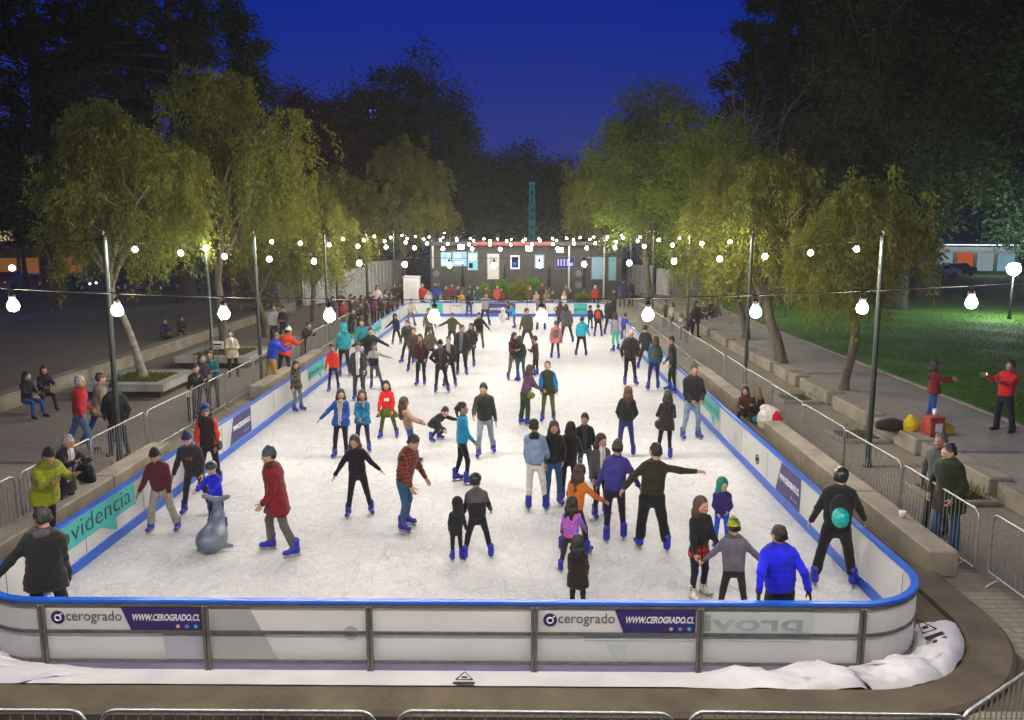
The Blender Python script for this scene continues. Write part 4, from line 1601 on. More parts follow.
def hair_template(style):
    f = Field((-.20, -.17, -.42), (.20, .24, .32), .0115)
    cap = lambda g=.012: f.ell((0, .022, .158), (.077 + g, .094 + g, .098 + g), .02)
    if style in ('short', 'bun', 'pony'):
        cap(.008)
        f.cone((-.05, .06, .10), (.05, .06, .10), .040, .040, .03)
        f.ell((0, .03, .245), (.05, .07, .02), .03)
        f.ell((0, -.125, .108), (.080, .085, .105), .02, cut=True)
        f.ell((0, -.035, .03), (.2, .105, .085), .02, cut=True)
        if style == 'bun':
            f.ell((0, .10, .21), (.045, .045, .042), .015)
        if style == 'pony':
            f.cone((0, .115, .18), (0, .15, .12), .03, .035, .02)
            f.cone((0, .15, .12), (.01, .13, -.06), .034, .018, .02)
    elif style in ('long', 'longer'):
        cap(.012)
        e = -.10 if style == 'long' else -.25
        for sx in (-1, 1):
            f.cone((sx * .072, .02, .13), (sx * .085, .015, .02), .034, .036, .03)
            f.cone((sx * .085, .02, .02), (sx * .075, -.005 if style == 'long' else .03, e), .04, .024, .03)
        f.cone((0, .07, .12), (0, .085, .0), .07, .066, .04)
        f.cone((-.04, .085, .0), (-.05, .09, e - .04), .052, .03, .04)
        f.cone((.04, .085, .0), (.05, .09, e - .02), .052, .03, .04)
        f.ell((0, -.128, .095), (.064, .087, .108), .015, cut=True)
        f.ell((0, -.10, -.06), (.045, .10, .10), .02, cut=True)
    elif style == 'beanie':
        f.ell((0, .016, .178), (.088, .106, .098), .02)
        f.ell((0, .02, .278), (.03, .03, .016), .03)
        f.ell((0, 0, .04), (.25, .3, .10), .008, cut=True)
        f.torus((0, .016, .152), .091, .014, np.eye(3), .008, sy=1.16)
    elif style == 'helmet':
        f.ell((0, .02, .168), (.105, .130, .112), .02)
        f.ell((0, 0, .015), (.3, .3, .115), .008, cut=True)
        f.ell((0, -.13, .09), (.085, .08, .07), .012, cut=True)
        for sx in (-1, 0, 1):
            f.cone((sx * .05, -.11, .235), (sx * .055, .12, .25), .010, .010, .008, cut=True)
    elif style == 'cap':
        f.ell((0, .016, .172), (.086, .104, .092), .02)
        f.ell((0, 0, .045), (.25, .3, .10), .006, cut=True)
        f.ell((0, -.13, .158), (.066, .075, .012), .015)
    elif style == 'hood':
        f.ell((0, .030, .150), (.115, .125, .135), .02)
        f.cone((0, .05, .05), (0, .06, -.03), .10, .115, .04)
        f.ell((0, -.14, .11), (.074, .115, .105), .02, cut=True)
    elif style == 'hoodup_fur':
        f.ell((0, .030, .150), (.115, .125, .135), .02)
        f.ell((0, -.14, .11), (.074, .115, .105), .02, cut=True)
    v, fc, l = f.mesh(1)
    if style in ('long', 'longer', 'pony', 'bun', 'short'):
        rng = np.random.default_rng(3)
        a = np.arctan2(v[:, 0], v[:, 1] - .02)
        r = .007 * np.sin(a * 23 + 3 * np.sin(v[:, 2] * 18)) + .005 * np.sin(a * 37 + v[:, 2] * 30)
        v[:, 0] += r * np.sin(a); v[:, 1] += r * np.cos(a)
        if style in ('long', 'longer'):
            v[:, 0] += .008 * np.sin(v[:, 2] * 38) * np.clip(-v[:, 2] * 6 + .6, 0, 1)
    return v, fc


def boot_template():
    f = Field((-.07, -.22, -.02), (.07, .12, .26), .0105)
    f.cone((0, .045, .045), (0, -.13, .035), .048, .042, .03)
    f.cone((0, .03, .05), (0, .035, .20), .052, .058, .04)
    f.cone((0, -.03, .07), (0, .02, .12), .042, .048, .03)
    f.torus((0, .034, .205), .048, .013, np.eye(3), .01)
    for k in range(3):
        z = .10 + .04 * k
        f.cone((-.047, -.02 + .006 * k, z), (.047, -.02 + .006 * k, z), .0135, .0135, .004, 1)
    f.cone((0, .05, .012), (0, -.14, .010), .043, .038, .006, 1)
    f.put((-.1, -.3, -.1), (.1, .2, .004), lambda X, Y, Z: Z - .002 + 0 * X + 0 * Y, .006, cut=True)
    return f.mesh(1)


def shoe_template():
    f = Field((-.06, -.22, -.02), (.06, .10, .14), .011)
    f.cone((0, .04, .042), (0, -.13, .032), .045, .040, .03)
    f.cone((0, .02, .05), (0, .02, .10), .044, .046, .03)
    f.put((-.1, -.3, -.1), (.1, .2, .004), lambda X, Y, Z: Z - .002 + 0 * X + 0 * Y, .006, cut=True)
    return f.mesh(1)[:2]


HEADS = {0: head_template(.0075), 1: head_template(.012)}
HANDS = {(0, 0): hand_template(.0048, .7), (0, 1): hand_template(.0048, 1.7), (1, 0): hand_template(.0075, .7), (1, 1): hand_template(.0075, 1.7)}
_tm = {}
M_strap = mat('skate_strap', (.10, .105, .13), (.05, .05, .065), .45, 12)
DUMMY = mat('leather_black', (0.02, 0.02, 0.02), None, 0.5)


def template_mesh(style):
    if style not in _tm:
        if style == 'skate':
            v, f, l = boot_template()
            _tm[style] = mesh_np(style, v, f, [DUMMY, M_strap], ((l[f] == 1).sum(1) >= 3).astype(int))
            return _tm[style]
        elif style == 'shoe':
            v, f = shoe_template()
        else:
            v, f = hair_template(style)
        _tm[style] = mesh_np(style, v, f, DUMMY)
    return _tm[style]


def blade_mesh():
    q = MB()
    q.prism([(-.155, .0), (-.175, .012), (-.165, .03), (.10, .03), (.105, .004), (.09, 0)], -.004, .004)
    q.prism([(-.14, .028), (-.15, .06), (-.06, .06), (-.07, .028)], -.014, .014)
    q.prism([(.02, .028), (.01, .06), (.095, .06), (.085, .028)], -.014, .014)
    me = bpy.data.meshes.new('blade')
    me.from_pydata([(p[2], p[0], p[1]) for p in q.v], [], q.f)
    me.materials.append(M_steel)
    return me


BLADE = blade_mesh()
SKINS = [mat('skin_a', (0.42, 0.24, 0.16), (0.37, 0.20, 0.13), 0.5, 14), mat('skin_b', (0.34, 0.185, 0.115), (0.29, 0.15, 0.09), 0.5, 14), mat('skin_c', (0.48, 0.29, 0.205), (0.42, 0.24, 0.17), 0.5, 14)]
M_eye = mat('eye_dark', (0.03, 0.022, 0.018), None, 0.2)
M_lip = mat('lip', (0.30, 0.10, 0.085), None, 0.5)
HAIRC = {'k': (0.012, 0.010, 0.009), 'b': (0.035, 0.018, 0.010), 'br': (0.075, 0.036, 0.016), 'bl': (0.20, 0.125, 0.055), 'gr': (0.30, 0.29, 0.28), 'dg': (0.10, 0.095, 0.09), 'rd': (0.10, 0.028, 0.012)}


def hair_mat(k):
    c = HAIRC[k]
    return mat('hair_' + k, c, tuple(v * .5 for v in c), 0.55, 30, 4, bmp=.5, bscale=60, stretch=(1, 1, .15))


POSES = {
    # legs: (forward, outward, knee)   arms: (forward, outward, elbow, inward)
    'stand': dict(A=(0, 4, 2), B=(2, 4, 3), a=(4, 9, 14, 8), b=(2, 9, 12, 8), lean=2),
    'relax': dict(A=(6, 5, 9), B=(-4, 5, 6), a=(8, 12, 22, 14), b=(0, 10, 18, 10), lean=3),
    'skate': dict(A=(16, 7, 24), B=(-14, 8, 12), a=(22, 15, 35, 8), b=(-18, 15, 22, 4), lean=11),
    'skate2': dict(A=(-16, 8, 14), B=(18, 6, 26), a=(-18, 15, 22, 4), b=(24, 15, 35, 8), lean=11),
    'glide': dict(A=(10, 12, 18), B=(4, 12, 14), a=(14, 17, 30, 8), b=(8, 17, 24, 8), lean=9),
    'wide': dict(A=(4, 12, 8), B=(0, 12, 6), a=(10, 14, 26, 8), b=(4, 14, 20, 8), lean=6),
    'armsout': dict(A=(10, 8, 16), B=(-8, 8, 10), a=(10, 62, 14, -4), b=(6, 58, 16, -4), lean=8),
    'spread': dict(A=(4, 9, 8), B=(-2, 9, 8), a=(4, 80, 6, -4), b=(4, 80, 6, -4), lean=6),
    'hold': dict(A=(3, 5, 5), B=(0, 5, 4), a=(12, 14, 80, 42), b=(12, 14, 80, 42), lean=3),
    'akimbo': dict(A=(2, 8, 4), B=(0, 8, 3), a=(-8, 42, 30, 75), b=(-8, 42, 30, 75), lean=2),
    'pockets': dict(A=(3, 5, 4), B=(-2, 5, 3), a=(-4, 20, 34, 34), b=(-4, 20, 34, 34), lean=3),
    'bent': dict(A=(24, 6, 34), B=(12, 6, 26), a=(50, 12, 18, 8), b=(46, 12, 22, 8), lean=42),
    'crouch': dict(A=(72, 10, 105), B=(60, 12, 112), a=(55, 12, 20, 6), b=(52, 14, 26, 6), lean=58),
    'rail': dict(A=(6, 5, 8), B=(-4, 5, 5), a=(42, 10, 62, 22), b=(42, 10, 62, 22), lean=18),
    'sit': dict(A=(86, 6, 84), B=(84, 7, 80), a=(26, 12, 62, 34), b=(26, 12, 62, 34), lean=8),
    'floor': dict(A=(98, 8, 60), B=(94, 12, 66), a=(38, 12, 60, 30), b=(38, 12, 60, 30), lean=12),
    'photo': dict(A=(2, 5, 3), B=(-4, 6, 4), a=(62, 8, 48, 16), b=(62, 8, 48, 16), lean=-3),
    'walk': dict(A=(20, 3, 10), B=(-18, 3, 14), a=(-16, 8, 18, 4), b=(20, 8, 26, 4), lean=4),
    'towed': dict(A=(14, 5, 22), B=(-6, 6, 14), a=(52, 14, 24, 4), b=(10, 20, 20, 4), lean=16),
    'backrail': dict(A=(8, 7, 12), B=(4, 7, 10), a=(-22, 34, 18, 0), b=(-22, 34, 18, 0), lean=6),
}


def ang(f, o, sx):
    f, o = R(f), R(o)
    return V3(sx * math.sin(o), -math.cos(o) * math.sin(f), -math.cos(o) * math.cos(f))


def rotm(axis, a):
    return np.array(Matrix.Rotation(a, 3, axis))


def frame_from(d, fwd):
    """3x3 whose -z axis is d and whose -y axis leans to fwd"""
    z = -np.asarray(d) / np.linalg.norm(d)
    y = -np.asarray(fwd, float)
    y = y - z * y.dot(z)
    if np.linalg.norm(y) < 1e-3:
        y = V3(0, 1, 0) - z * z[1]
    y /= np.linalg.norm(y)
    return np.stack([np.cross(y, z), y, z], 1)


def sub_mesh(name, V, F, mats, parent, mi=None, sc=1.0):
    me = mesh_np(name, V * sc, F, mats, mi)
    o = bpy.data.objects.new(name, me)
    return link(o, parent)


_seed = [100]


def person(label, pos, H, face, top='#222222', legs='#1c1c20', pose='stand', hair='short', hc='k', hat=None, skates=True, hem=.50,
           sleeves=None, inner=None, loose=1.04, skin=None, group=None, kind='plain', kind2=None, print_=None, head=(0, 0), over=None,
           extras=(), shoe='#15151a', fem=None, z=0.03, bulk=1.2, name=None, gloves=None, legkind='plain', hand=(0, 0)):
    """one person: body > clothes, hair or headwear, boots. H = full height standing straight on bare feet"""
    _seed[0] += 1
    rng = np.random.default_rng(_seed[0])
    x0, y0 = pos
    dist = math.hypot(x0, y0)
    lod = 0 if dist < 24 else 1
    if fem is None:
        fem = hair in ('long', 'longer', 'pony', 'bun')
    ps = dict(POSES[pose])
    if over:
        ps.update(over)
    jit = lambda t, a=3: tuple(v + rng.uniform(-a, a) for v in t)
    lA, lB, aA, aB = jit(ps['A'], 3.5), jit(ps['B'], 3.5), jit(ps['a'], 7), jit(ps['b'], 7)
    if skates:
        e1, e2 = rng.uniform(0, 13), rng.uniform(0, 13)
        lA, lB = (lA[0] + e1 * .55, lA[1], lA[2] + e1), (lB[0] + e2 * .55, lB[1], lB[2] + e2)
    lean = R(ps['lean'] + rng.uniform(-1.5, 1.5))
    tilt = R(ps.get('tilt', rng.uniform(-4, 4)))
    sc = H / 1.72
    kid = max(0.0, 1.62 - H)
    hs = 1.03 + kid * .62            # heads of children are relatively larger
    lift = .055 if skates else 0.0
    lw = 1.0 - kid * .10             # legs a little shorter on children
    hip0 = V3(0, 0, .90 * lw)
    shw = (.172 if fem else .192) * (1 - kid * .06) * bulk ** .5
    hw = .088 * bulk ** .5
    T = rotm('X', lean) @ rotm('Y', tilt)     # torso frame: leans towards -y
    up = T @ V3(0, 0, 1)
    tl = .535
    sh = hip0 + up * (tl - .03)
    hips = {s: hip0 + T @ V3(s * hw, 0, 0) * 1.0 for s in (-1, 1)}
    hips = {s: hip0 + V3(s * hw, 0, -.01) for s in (-1, 1)}
    J = {}
    low = 9
    for s, L in ((-1, lA), (1, lB)):
        d1 = ang(L[0], L[1], s)
        d2 = ang(L[0] - L[2], L[1] * .85, s)
        kn = hips[s] + d1 * .415 * lw
        an = kn + d2 * .405 * lw
        J['k', s], J['n', s] = kn, an
        low = min(low, an[2])
    dz = .078 - low
    if pose == 'floor':
        dz = .17 - hip0[2]
    if pose == 'sit':
        dz = .55 / sc - hip0[2] if H > 1.4 else .50 / sc - hip0[2]
    sft = V3(0, 0, dz)
    hip0 = hip0 + sft; sh = sh + sft
    for s in (-1, 1):
        hips[s] = hips[s] + sft
        J['k', s] += sft; J['n', s] += sft
    # both skates near the ice: the higher one settles by bending its knee a little more
    for s, L in ((-1, lA), (1, lB)):
        if pose in ('floor', 'sit', 'crouch'):
            continue
        ex = J['n', s][2] - .078
        if .004 < ex < .12:
            J['n', s] = J['n', s] - V3(0, 0, ex * .8)
            J['k', s] = J['k', s] - V3(0, 0, ex * .45)
    for s, A in ((-1, aA), (1, aB)):
        S = sh + T @ V3(s * (shw - .045), 0, -.035)
        d1 = ang(A[0] + math.degrees(lean) * .45, A[1], s)
        d2 = ang(A[0] + A[2] + math.degrees(lean) * .35, A[1] - A[3], s)
        el = S + d1 * .285 * (1 - kid * .05)
        wr = el + d2 * .245 * (1 - kid * .05)
        J['s', s], J['e', s], J['w', s], J['d', s] = S, el, wr, d2
    nk = sh + up * .055 + T @ V3(0, -.01, 0)
    hp = nk + up * .045
    hz, hx = head
    if head == (0, 0):
        hz, hx = rng.uniform(-28, 28), rng.uniform(-2, 12)
    HM = T * .35 + np.eye(3) * .65
    HM = np.array(Matrix(HM.tolist()).to_quaternion().to_matrix()) @ rotm('Z', R(hz)) @ rotm('X', R(hx))
    pts = np.array([hip0, sh, hp + up * .3] + [J[k, s] for k in 'knsew' for s in (-1, 1)])
    lo, hi = pts.min(0) - .22, pts.max(0) + .22
    lo[2] = max(lo[2], -.02)

    # ---- body (skin): torso, limbs, neck; then head and hands joined in
    hb = .030 if lod else .024
    f = Field(lo, hi, hb)
    sq = (T, .62)
    f.cone(hip0 + up * .02, hip0 + up * .33, .125, .13, .05, sq=sq)
    f.cone(sh - up * .16, sh - up * .09, .14, .12, .05, sq=sq)
    f.cone(sh + T @ V3(-shw + .09, 0, -.03), sh + T @ V3(shw - .09, 0, -.03), .055, .055, .04)
    f.cone(sh, hp, .055, .052, .03)
    for s in (-1, 1):
        f.cone(hips[s], J['k', s], .070, .048, .03)
        f.cone(J['k', s], J['n', s], .046, .034, .02)
        f.cone(J['s', s], J['e', s], .045, .036, .03)
        f.cone(J['e', s], J['w', s], .036, .027, .02)
    v, fc, _ = f.mesh(2)
    mi = np.zeros(len(fc), int)
    parts = [(v, fc, mi)]
    hv, hf, hl = HEADS[lod]
    hv2 = (hv * hs) @ HM.T + hp
    hm = hl[hf].astype(int)
    hmi = np.where((hm == 1).sum(1) >= 3, 1, np.where((hm == 2).sum(1) >= 3, 2, np.where((hm == 3).sum(1) >= 3, 3, 0)))
    parts.append((hv2, hf, hmi))
    for s in (-1, 1):
        pv, pf, _ = HANDS[lod, 1 if hand[(s + 1) // 2] else 0]
        q = pv.copy() * (1 if not fem else .92)
        if s > 0:
            q[:, 0] *= -1
            pf = pf[:, ::-1]
        Mh = frame_from(J['d', s], V3(0, -1, .25))
        parts.append((q @ Mh.T + J['w', s], pf, np.full(len(pf), 4 if gloves else 0)))
    o_ = 0
    VV, FF, MI = [], [], []
    for v, fc, m in parts:
        VV.append(v); FF.append(fc + o_); MI.append(m); o_ += len(v)
    skm = SKINS[skin if skin is not None else int(rng.integers(0, 3))]
    VV, FF, MI = np.concatenate(VV), np.concatenate(FF), np.concatenate(MI)
    me = mesh_np('person', VV * sc, FF, [skm, M_eye, hair_mat(hc if hc in ('k', 'b', 'br', 'dg') else 'br'), M_lip] + ([cloth(gloves)] if gloves else []), MI)
    ob = link(bpy.data.objects.new(name or 'person', me))
    zoff = z + lift * sc
    ob.location = (x0, y0, zoff)
    fr = R(face)
    ob.rotation_euler = (0, 0, fr)
    # the spot is midway between the feet
    if pose not in ('sit', 'floor'):
        mid = (J['n', -1] + J['n', 1]) / 2 * sc
        c_, s_ = math.cos(fr), math.sin(fr)
        ob.location.x -= mid[0] * c_ - mid[1] * s_
        ob.location.y -= mid[0] * s_ + mid[1] * c_
    tag(ob, label, 'person', group)

    # ---- trousers
    hc_ = .027 if lod else .0195
    f = Field(lo, hi, hc_)
    w = loose
    f.cone(hip0 + up * .10, hip0 + V3(0, 0, -.02), .128 * bulk ** .5, .142 * w, .05, sq=(T, .74))
    for s in (-1, 1):
        f.cone(hips[s] + V3(0, 0, -.02), J['k', s], .086 * w, .060 * w, .035)
        end = J['n', s] + (J['k', s] - J['n', s]) * (.24 if skates else -.02)
        f.cone(J['k', s], end, .060 * w, (.050 if w < 1.15 else .064) * w, .025)
    f.wrinkle(.0045 * w, _seed[0] + 5)
    v, fc, l = f.mesh(1)
    sub_mesh('trousers', v, fc, cloth(legs, legkind), ob, sc=sc)

    # ---- jacket / jumper
    f = Field(lo, hi, hc_)
    b5 = bulk ** .6
    quilt = bulk >= 1.3 and rng.random() < .5
    ho = (hem - .523) * 1.72
    hem_p = hip0 + (up if ho > 0 else (up * .35 + V3(0, 0, .65))) * ho
    wl = .148 if fem else .158
    chest = sh - up * .10
    waist = hip0 + up * .16
    f.cone(hem_p + up * .06, waist, (.158 if hem > .47 else .17) * b5, wl * b5, .05, sq=(T, .72))
    if hem < .485:
        f.cone(hem_p + (hip0 - hem_p) * .1, waist, .205 * bulk ** .35, wl * b5, .05, sq=(T, .86))
        for s in (-1, 1):
            fr_ = min(.85, (.523 - hem) * 1.72 / .41 + .12)
            f.cone(hips[s], hips[s] + (J['k', s] - hips[s]) * fr_, .086 * w + .035, .07 * w + .05, .07)
    f.cone(waist, chest, wl * b5, .168 * b5 * (shw / .19), .05, sq=(T, .68))
    f.cone(sh + T @ V3(-shw + .085, .005, -.035), sh + T @ V3(shw - .085, .005, -.035), .075 * b5 ** .5, .075 * b5 ** .5, .05)
    f.cone(sh - up * .02, nk + up * .02, .085, .068, .04)
    if 'hooddown' in extras:
        f.ell(nk + T @ V3(0, .085, -.01), (.10, .055, .075), .03, 2, M=T)
        f.torus(nk + T @ V3(0, .02, .005), .075, .026, T, .02, 2)
    # cut the hem and the neck flat
    def hem_cut(X, Y, Z):
        p = hem_p
        return (X - p[0]) * up[0] + (Y - p[1]) * up[1] + (Z - p[2]) * up[2]
    rr = .42
    def hem_fn(X, Y, Z):
        d = hem_cut(X, Y, Z)
        rx = np.sqrt((X - hem_p[0]) ** 2 + (Y - hem_p[1]) ** 2)
        return np.maximum(d, rx - rr)
    f.put(hem_p - .45, hem_p + .45, hem_fn, .012, cut=True)
    for s in (-1, 1):
        ew = J['e', s] + (J['w', s] - J['e', s]) * .97
        f.cone(J['s', s], J['e', s], .066 * b5 ** .5, .055 * b5 ** .5, .035, 1)
        f.cone(J['e', s], ew, .054 * b5 ** .5, .042 * b5 ** .5, .025, 1)
    if quilt:
        X, Y, Z = np.meshgrid(*f.ax, indexing='ij', sparse=True)
        f.F += (.0075 * np.abs(np.sin((X * up[0] + Y * up[1] + Z * up[2]) * PI / .085))).astype(np.float32) - .004
    f.wrinkle(.0065 * b5, _seed[0])
    v, fc, l = f.mesh(1)
    lab = l[fc].astype(int)
    mi = np.zeros(len(fc), int)
    mats_ = [cloth(top, kind, kind2)]
    cen = v[fc].mean(1)
    loc = (cen - hip0) @ T
    if sleeves:
        mats_.append(cloth(sleeves))
        mi[(lab == 1).sum(1) >= 2] = len(mats_) - 1
    if 'hooddown' in extras and isinstance(extras, dict) and extras.get('hooddown'):
        mats_.append(cloth(extras['hooddown']))
        mi[(lab == 2).sum(1) >= 2] = len(mats_) - 1
    tc_ = lin(top) if isinstance(top, str) else top
    mats_.append(cloth(tuple(v * (.5 if max(tc_) > .06 else 2.2) for v in tc_)))
    ti = len(mats_) - 1
    hd = (cen - hem_p) @ up
    armf = (lab == 1).sum(1) >= 2
    mi[(hd < .03) & ~armf & (mi == 0)] = ti
    for s in (-1, 1):
        mi[armf & (np.linalg.norm(cen - J['w', s], axis=1) < .055)] = ti
    mi[(loc[:, 2] > tl + .035) & (mi == 0)] = ti
    notarm = (lab == 1).sum(1) < 2
    if inner:
        mats_.append(cloth(inner))
        wd = .035 + .03 * np.clip(loc[:, 2] / .5, 0, 1)
        mi[notarm & (loc[:, 1] < -.05) & (np.abs(loc[:, 0]) < wd) & (loc[:, 2] > -.05)] = len(mats_) - 1
    if print_:
        mats_.append(cloth(print_))
        q = notarm & (np.abs(loc[:, 0]) < .07) & (np.abs(loc[:, 2] - .33) < .045) & (loc[:, 1] < -.05)
        mi[q] = len(mats_) - 1
    if isinstance(extras, dict) and extras.get('yoke'):
        mats_.append(cloth(extras['yoke']))
        mi[(loc[:, 2] > .30)] = len(mats_) - 1
    jk = sub_mesh('jacket', v, fc, mats_, ob, mi, sc)

    # ---- hair and headwear
    MT = Matrix(HM.tolist()).to_4x4()
    MT.translation = Vector(hp * sc)
    MT = MT @ Matrix.Scale(hs * sc, 4)

    def head_piece(style, nm, m):
        p = bpy.data.objects.new(nm, template_mesh(style))
        link(p, ob)
        p.matrix_local = MT
        p.material_slots[0].link = 'OBJECT'
        p.material_slots[0].material = m
        return p
    if hair and hair != 'bald':
        if hat in (None,) or hair in ('long', 'longer', 'pony'):
            if not (hat and hat[0] in ('hood',)):
                head_piece(hair, 'hair', hair_mat(hc))
        elif hat and hat[0] in ('beanie', 'cap', 'helmet'):
            p = head_piece('short', 'hair', hair_mat(hc))
    if hat:
        st, c = hat[0], hat[1]
        m = mat('helmet_shell_' + c, lin(c), None, 0.35, 6) if st == 'helmet' else cloth(c, *(hat[2:] if len(hat) > 2 else ()))
        p = head_piece(st, st, m)
        if st != 'helmet' and hair in ('long', 'longer'):
            p.matrix_local = MT @ Matrix.Scale(1.05, 4)
        if st == 'hood':
            p.matrix_local = MT
    # ---- footwear
    for s in (-1, 1):
        nm = 'skate' if skates else 'shoe'
        p = bpy.data.objects.new(nm, template_mesh(nm))
        link(p, ob)
        an = J['n', s]
        d = J['n', s] - J['k', s]
        if pose in ('floor',):
            Mf = frame_from(d, V3(0, 0, 1))
        else:
            Mf = np.array(Matrix.Rotation(R(s * -(-9 + rng.uniform(-7, 7))), 3, 'Z'))
            if an[2] > .12:
                Mf = frame_from(d * .6 + V3(0, 0, -.4), V3(0, -1, 0))
        Mx = Matrix(Mf.tolist()).to_4x4()
        Mx.translation = Vector((an - Mf @ V3(0, .03, .078)) * sc)
        p.matrix_local = Mx @ Matrix.Scale(sc * (1.06 if skates else 1.02) * (1 + kid * .12), 4)
        p.material_slots[0].link = 'OBJECT'
        if skates:
            p.material_slots[0].material = M_boot if skates is True else mat('boot_' + skates, lin(skates), None, .4, 9)
            bl = bpy.data.objects.new('blade', BLADE)
            link(bl, p)
            bl.matrix_local = Matrix.Translation((0, 0, -.055))
        else:
            p.material_slots[0].material = mat('shoe_' + shoe, lin(shoe), None, .6, 9)
    # ---- further clothing
    ex = extras if isinstance(extras, dict) else {e: None for e in extras}
    if 'scarf' in ex:
        f = Field(nk - .2, nk + .2, .0125)
        f.torus(nk + T @ V3(0, -.005, -.012), .080, .034, T, .02)
        f.cone(nk + T @ V3(.03, -.095, 0), nk + T @ V3(.05, -.135, -.14), .035, .03, .02)
        f.wrinkle(.004, _seed[0])
        v, fc, l = f.mesh(1)
        sub_mesh('scarf', v, fc, cloth(ex['scarf']), ob, sc=sc)
    if 'skirt' in ex or 'tied' in ex:
        c = ex.get('skirt') or ex.get('tied')
        f = Field(hip0 - .42, hip0 + .3, .02)
        f.cone(hip0 + up * .06, hip0 - V3(0, 0, .12), .15, .195, .04, sq=(np.eye(3), .8))
        if 'tied' in ex:
            for s in (-1, 1):
                f.cone(hip0 + V3(s * .13, .0, .0), hip0 + V3(s * .30, -.02, -.27), .05, .075, .03)
        f.put(hip0 + V3(-.5, -.5, -.5), hip0 + V3(.5, .5, -.17), lambda X, Y, Z: Z - (hip0[2] - .20 if 'skirt' in ex else hip0[2] - .26) + 0 * X + 0 * Y, .01, cut=True)
        f.wrinkle(.008, _seed[0] + 2)
        v, fc, l = f.mesh(1)
        sub_mesh('tied_shirt' if 'tied' in ex else 'skirt', v, fc, cloth(c, *(ex.get('tiedkind') or ())), ob, sc=sc)
    if 'backpack' in ex:
        c = sh + T @ V3(0, .165, -.22)
        f = Field(c - .3, c + .32, .016)
        f.ell(c, (.145, .085, .21), .03, M=T)
        f.ell(c + T @ V3(0, .07, -.06), (.10, .045, .11), .02, M=T)
        for s in (-1, 1):
            f.cone(c + T @ V3(s * .09, -.06, .16), sh + T @ V3(s * .10, -.02, .035), .02, .02, .01)
        v, fc, l = f.mesh(1)
        bp = sub_mesh('backpack', v, fc, cloth(ex['backpack']), ob, sc=sc)
        if 'slung' in ex:      # a helmet strapped over the pack
            p = bpy.data.objects.new('helmet', template_mesh('helmet'))
            link(p, bp)
            M2 = Matrix((T @ rotm('X', R(-80))).tolist()).to_4x4()
            M2.translation = Vector((c + T @ V3(0, .07, -.10)) * sc)
            p.matrix_local = M2 @ Matrix.Scale(sc * 1.15, 4) @ Matrix.Translation((0, 0, -.12))
            p.material_slots[0].link = 'OBJECT'
            p.material_slots[0].material = mat('helmet_shell_' + ex['slung'], lin(ex['slung']), None, 0.35, 6)
    if 'bag' in ex:
        s = ex.get('bagside', 1)
        a = sh + T @ V3(-s * .10, -.10, .02)
        b_ = hip0 + T @ V3(s * .20, -.06, .02)
        f = Field(np.minimum(a, b_) - .3, np.maximum(a, b_) + .3, .016)
        f.ell(b_ + V3(s * .03, 0, -.05), (.06, .14, .105), .03)
        f.cone(a, b_ + V3(0, -.05, .05), .015, .015, .01)
        a2 = sh + T @ V3(-s * .09, .10, .02)
        f.cone(a, a2, .015, .015, .01)
        f.cone(a2, b_ + V3(0, .05, .05), .015, .015, .01)
        v, fc, l = f.mesh(1)
        sub_mesh('shoulder_bag', v, fc, cloth(ex['bag']), ob, sc=sc)
    if 'glasses' in ex:
        q = MB()
        for s in (-1, 1):
            q.tube([(s * .032 + .021 * math.cos(a * PI / 5), -.098, .122 + .016 * math.sin(a * PI / 5)) for a in range(10)], .0028, 5, closed=True)
            q.tube([(s * .052, -.097, .126), (s * .082, .0, .122)], .0028, 5)
        q.build('glasses', M_ink, ob, MT)
    return ob


M_boot = mat('skate_boot_blue', (0.010, 0.018, 0.33), (0.008, 0.012, 0.22), 0.35, 9, 3)


def P(px, yf, yt, face, label, yd=None, z=.03, hh=None, **kw):
    """a person whose feet meet the photograph at (px, yf) and whose head top is at yt"""
    if yd is not None:
        pos = (x_at(px, 360, yd), yd)
    else:
        pos = at(px, yf, z)
    ztop = z_at(px, yt, pos[1])
    sk = kw.get('skates', True)
    H = hh or (ztop - z - (.055 if sk else .0))
    H = min(1.86, max(.95, H))
    return person(label, pos, H, face, z=z, **kw)
GS = 'skaters on the ice'
GO = 'onlookers behind the barriers'
GC = 'crowd beyond the far end of the rink'
GL = 'far onlookers along the left side'
GR = 'far onlookers along the right side'


def S(*a, **k):
    k.setdefault('group', GS)
    return P(*a, **k)


def O(*a, **k):
    k.setdefault('group', GO)
    k.setdefault('skates', False)
    k.setdefault('z', 0.0)
    return P(*a, **k)


# ---- skaters, near to far
S(25, 0, 512, 195, 'man in black parka with green collar at the near left corner of the rail', yd=9.6, top='#131416', legs='#15161c', pose='backrail', hair='short', hc='k', hem=.44, bulk=1.32, gloves='#101012', head=(45, 12), extras={'hooddown': '#3a3a3c', 'scarf': '#3f5c48'}, over=dict(b=(-40, 34, 30, 0), a=(2, 3, 8, 2)))
S(165, 531, 447, 5, 'skater in maroon hoodie, grey trousers and dark beanie near the left boards', top='#4a1522', legs='#8a867e', pose='wide', hat=('beanie', '#15181c'), loose=1.2, head=(0, 14), extras=('hooddown',))
S(198, 513, 430, 8, 'skater in charcoal jumper with a red chest print and navy beanie', top='#26262b', legs='#2d2b2e', pose='wide', hat=('beanie', '#1c2c52'), over=dict(lean=16), print_='#8a2a24', head=(0, 12))
S(211, 487, 405, 10, 'person with orange-red sleeves, dark vest, blue cap and a shoulder bag', top='#1f1715', sleeves='#c2371a', legs='#191518', pose='relax', hair='long', hc='b', hat=('cap', '#1d3272'), extras={'bag': '#33302c', 'bagside': 1})
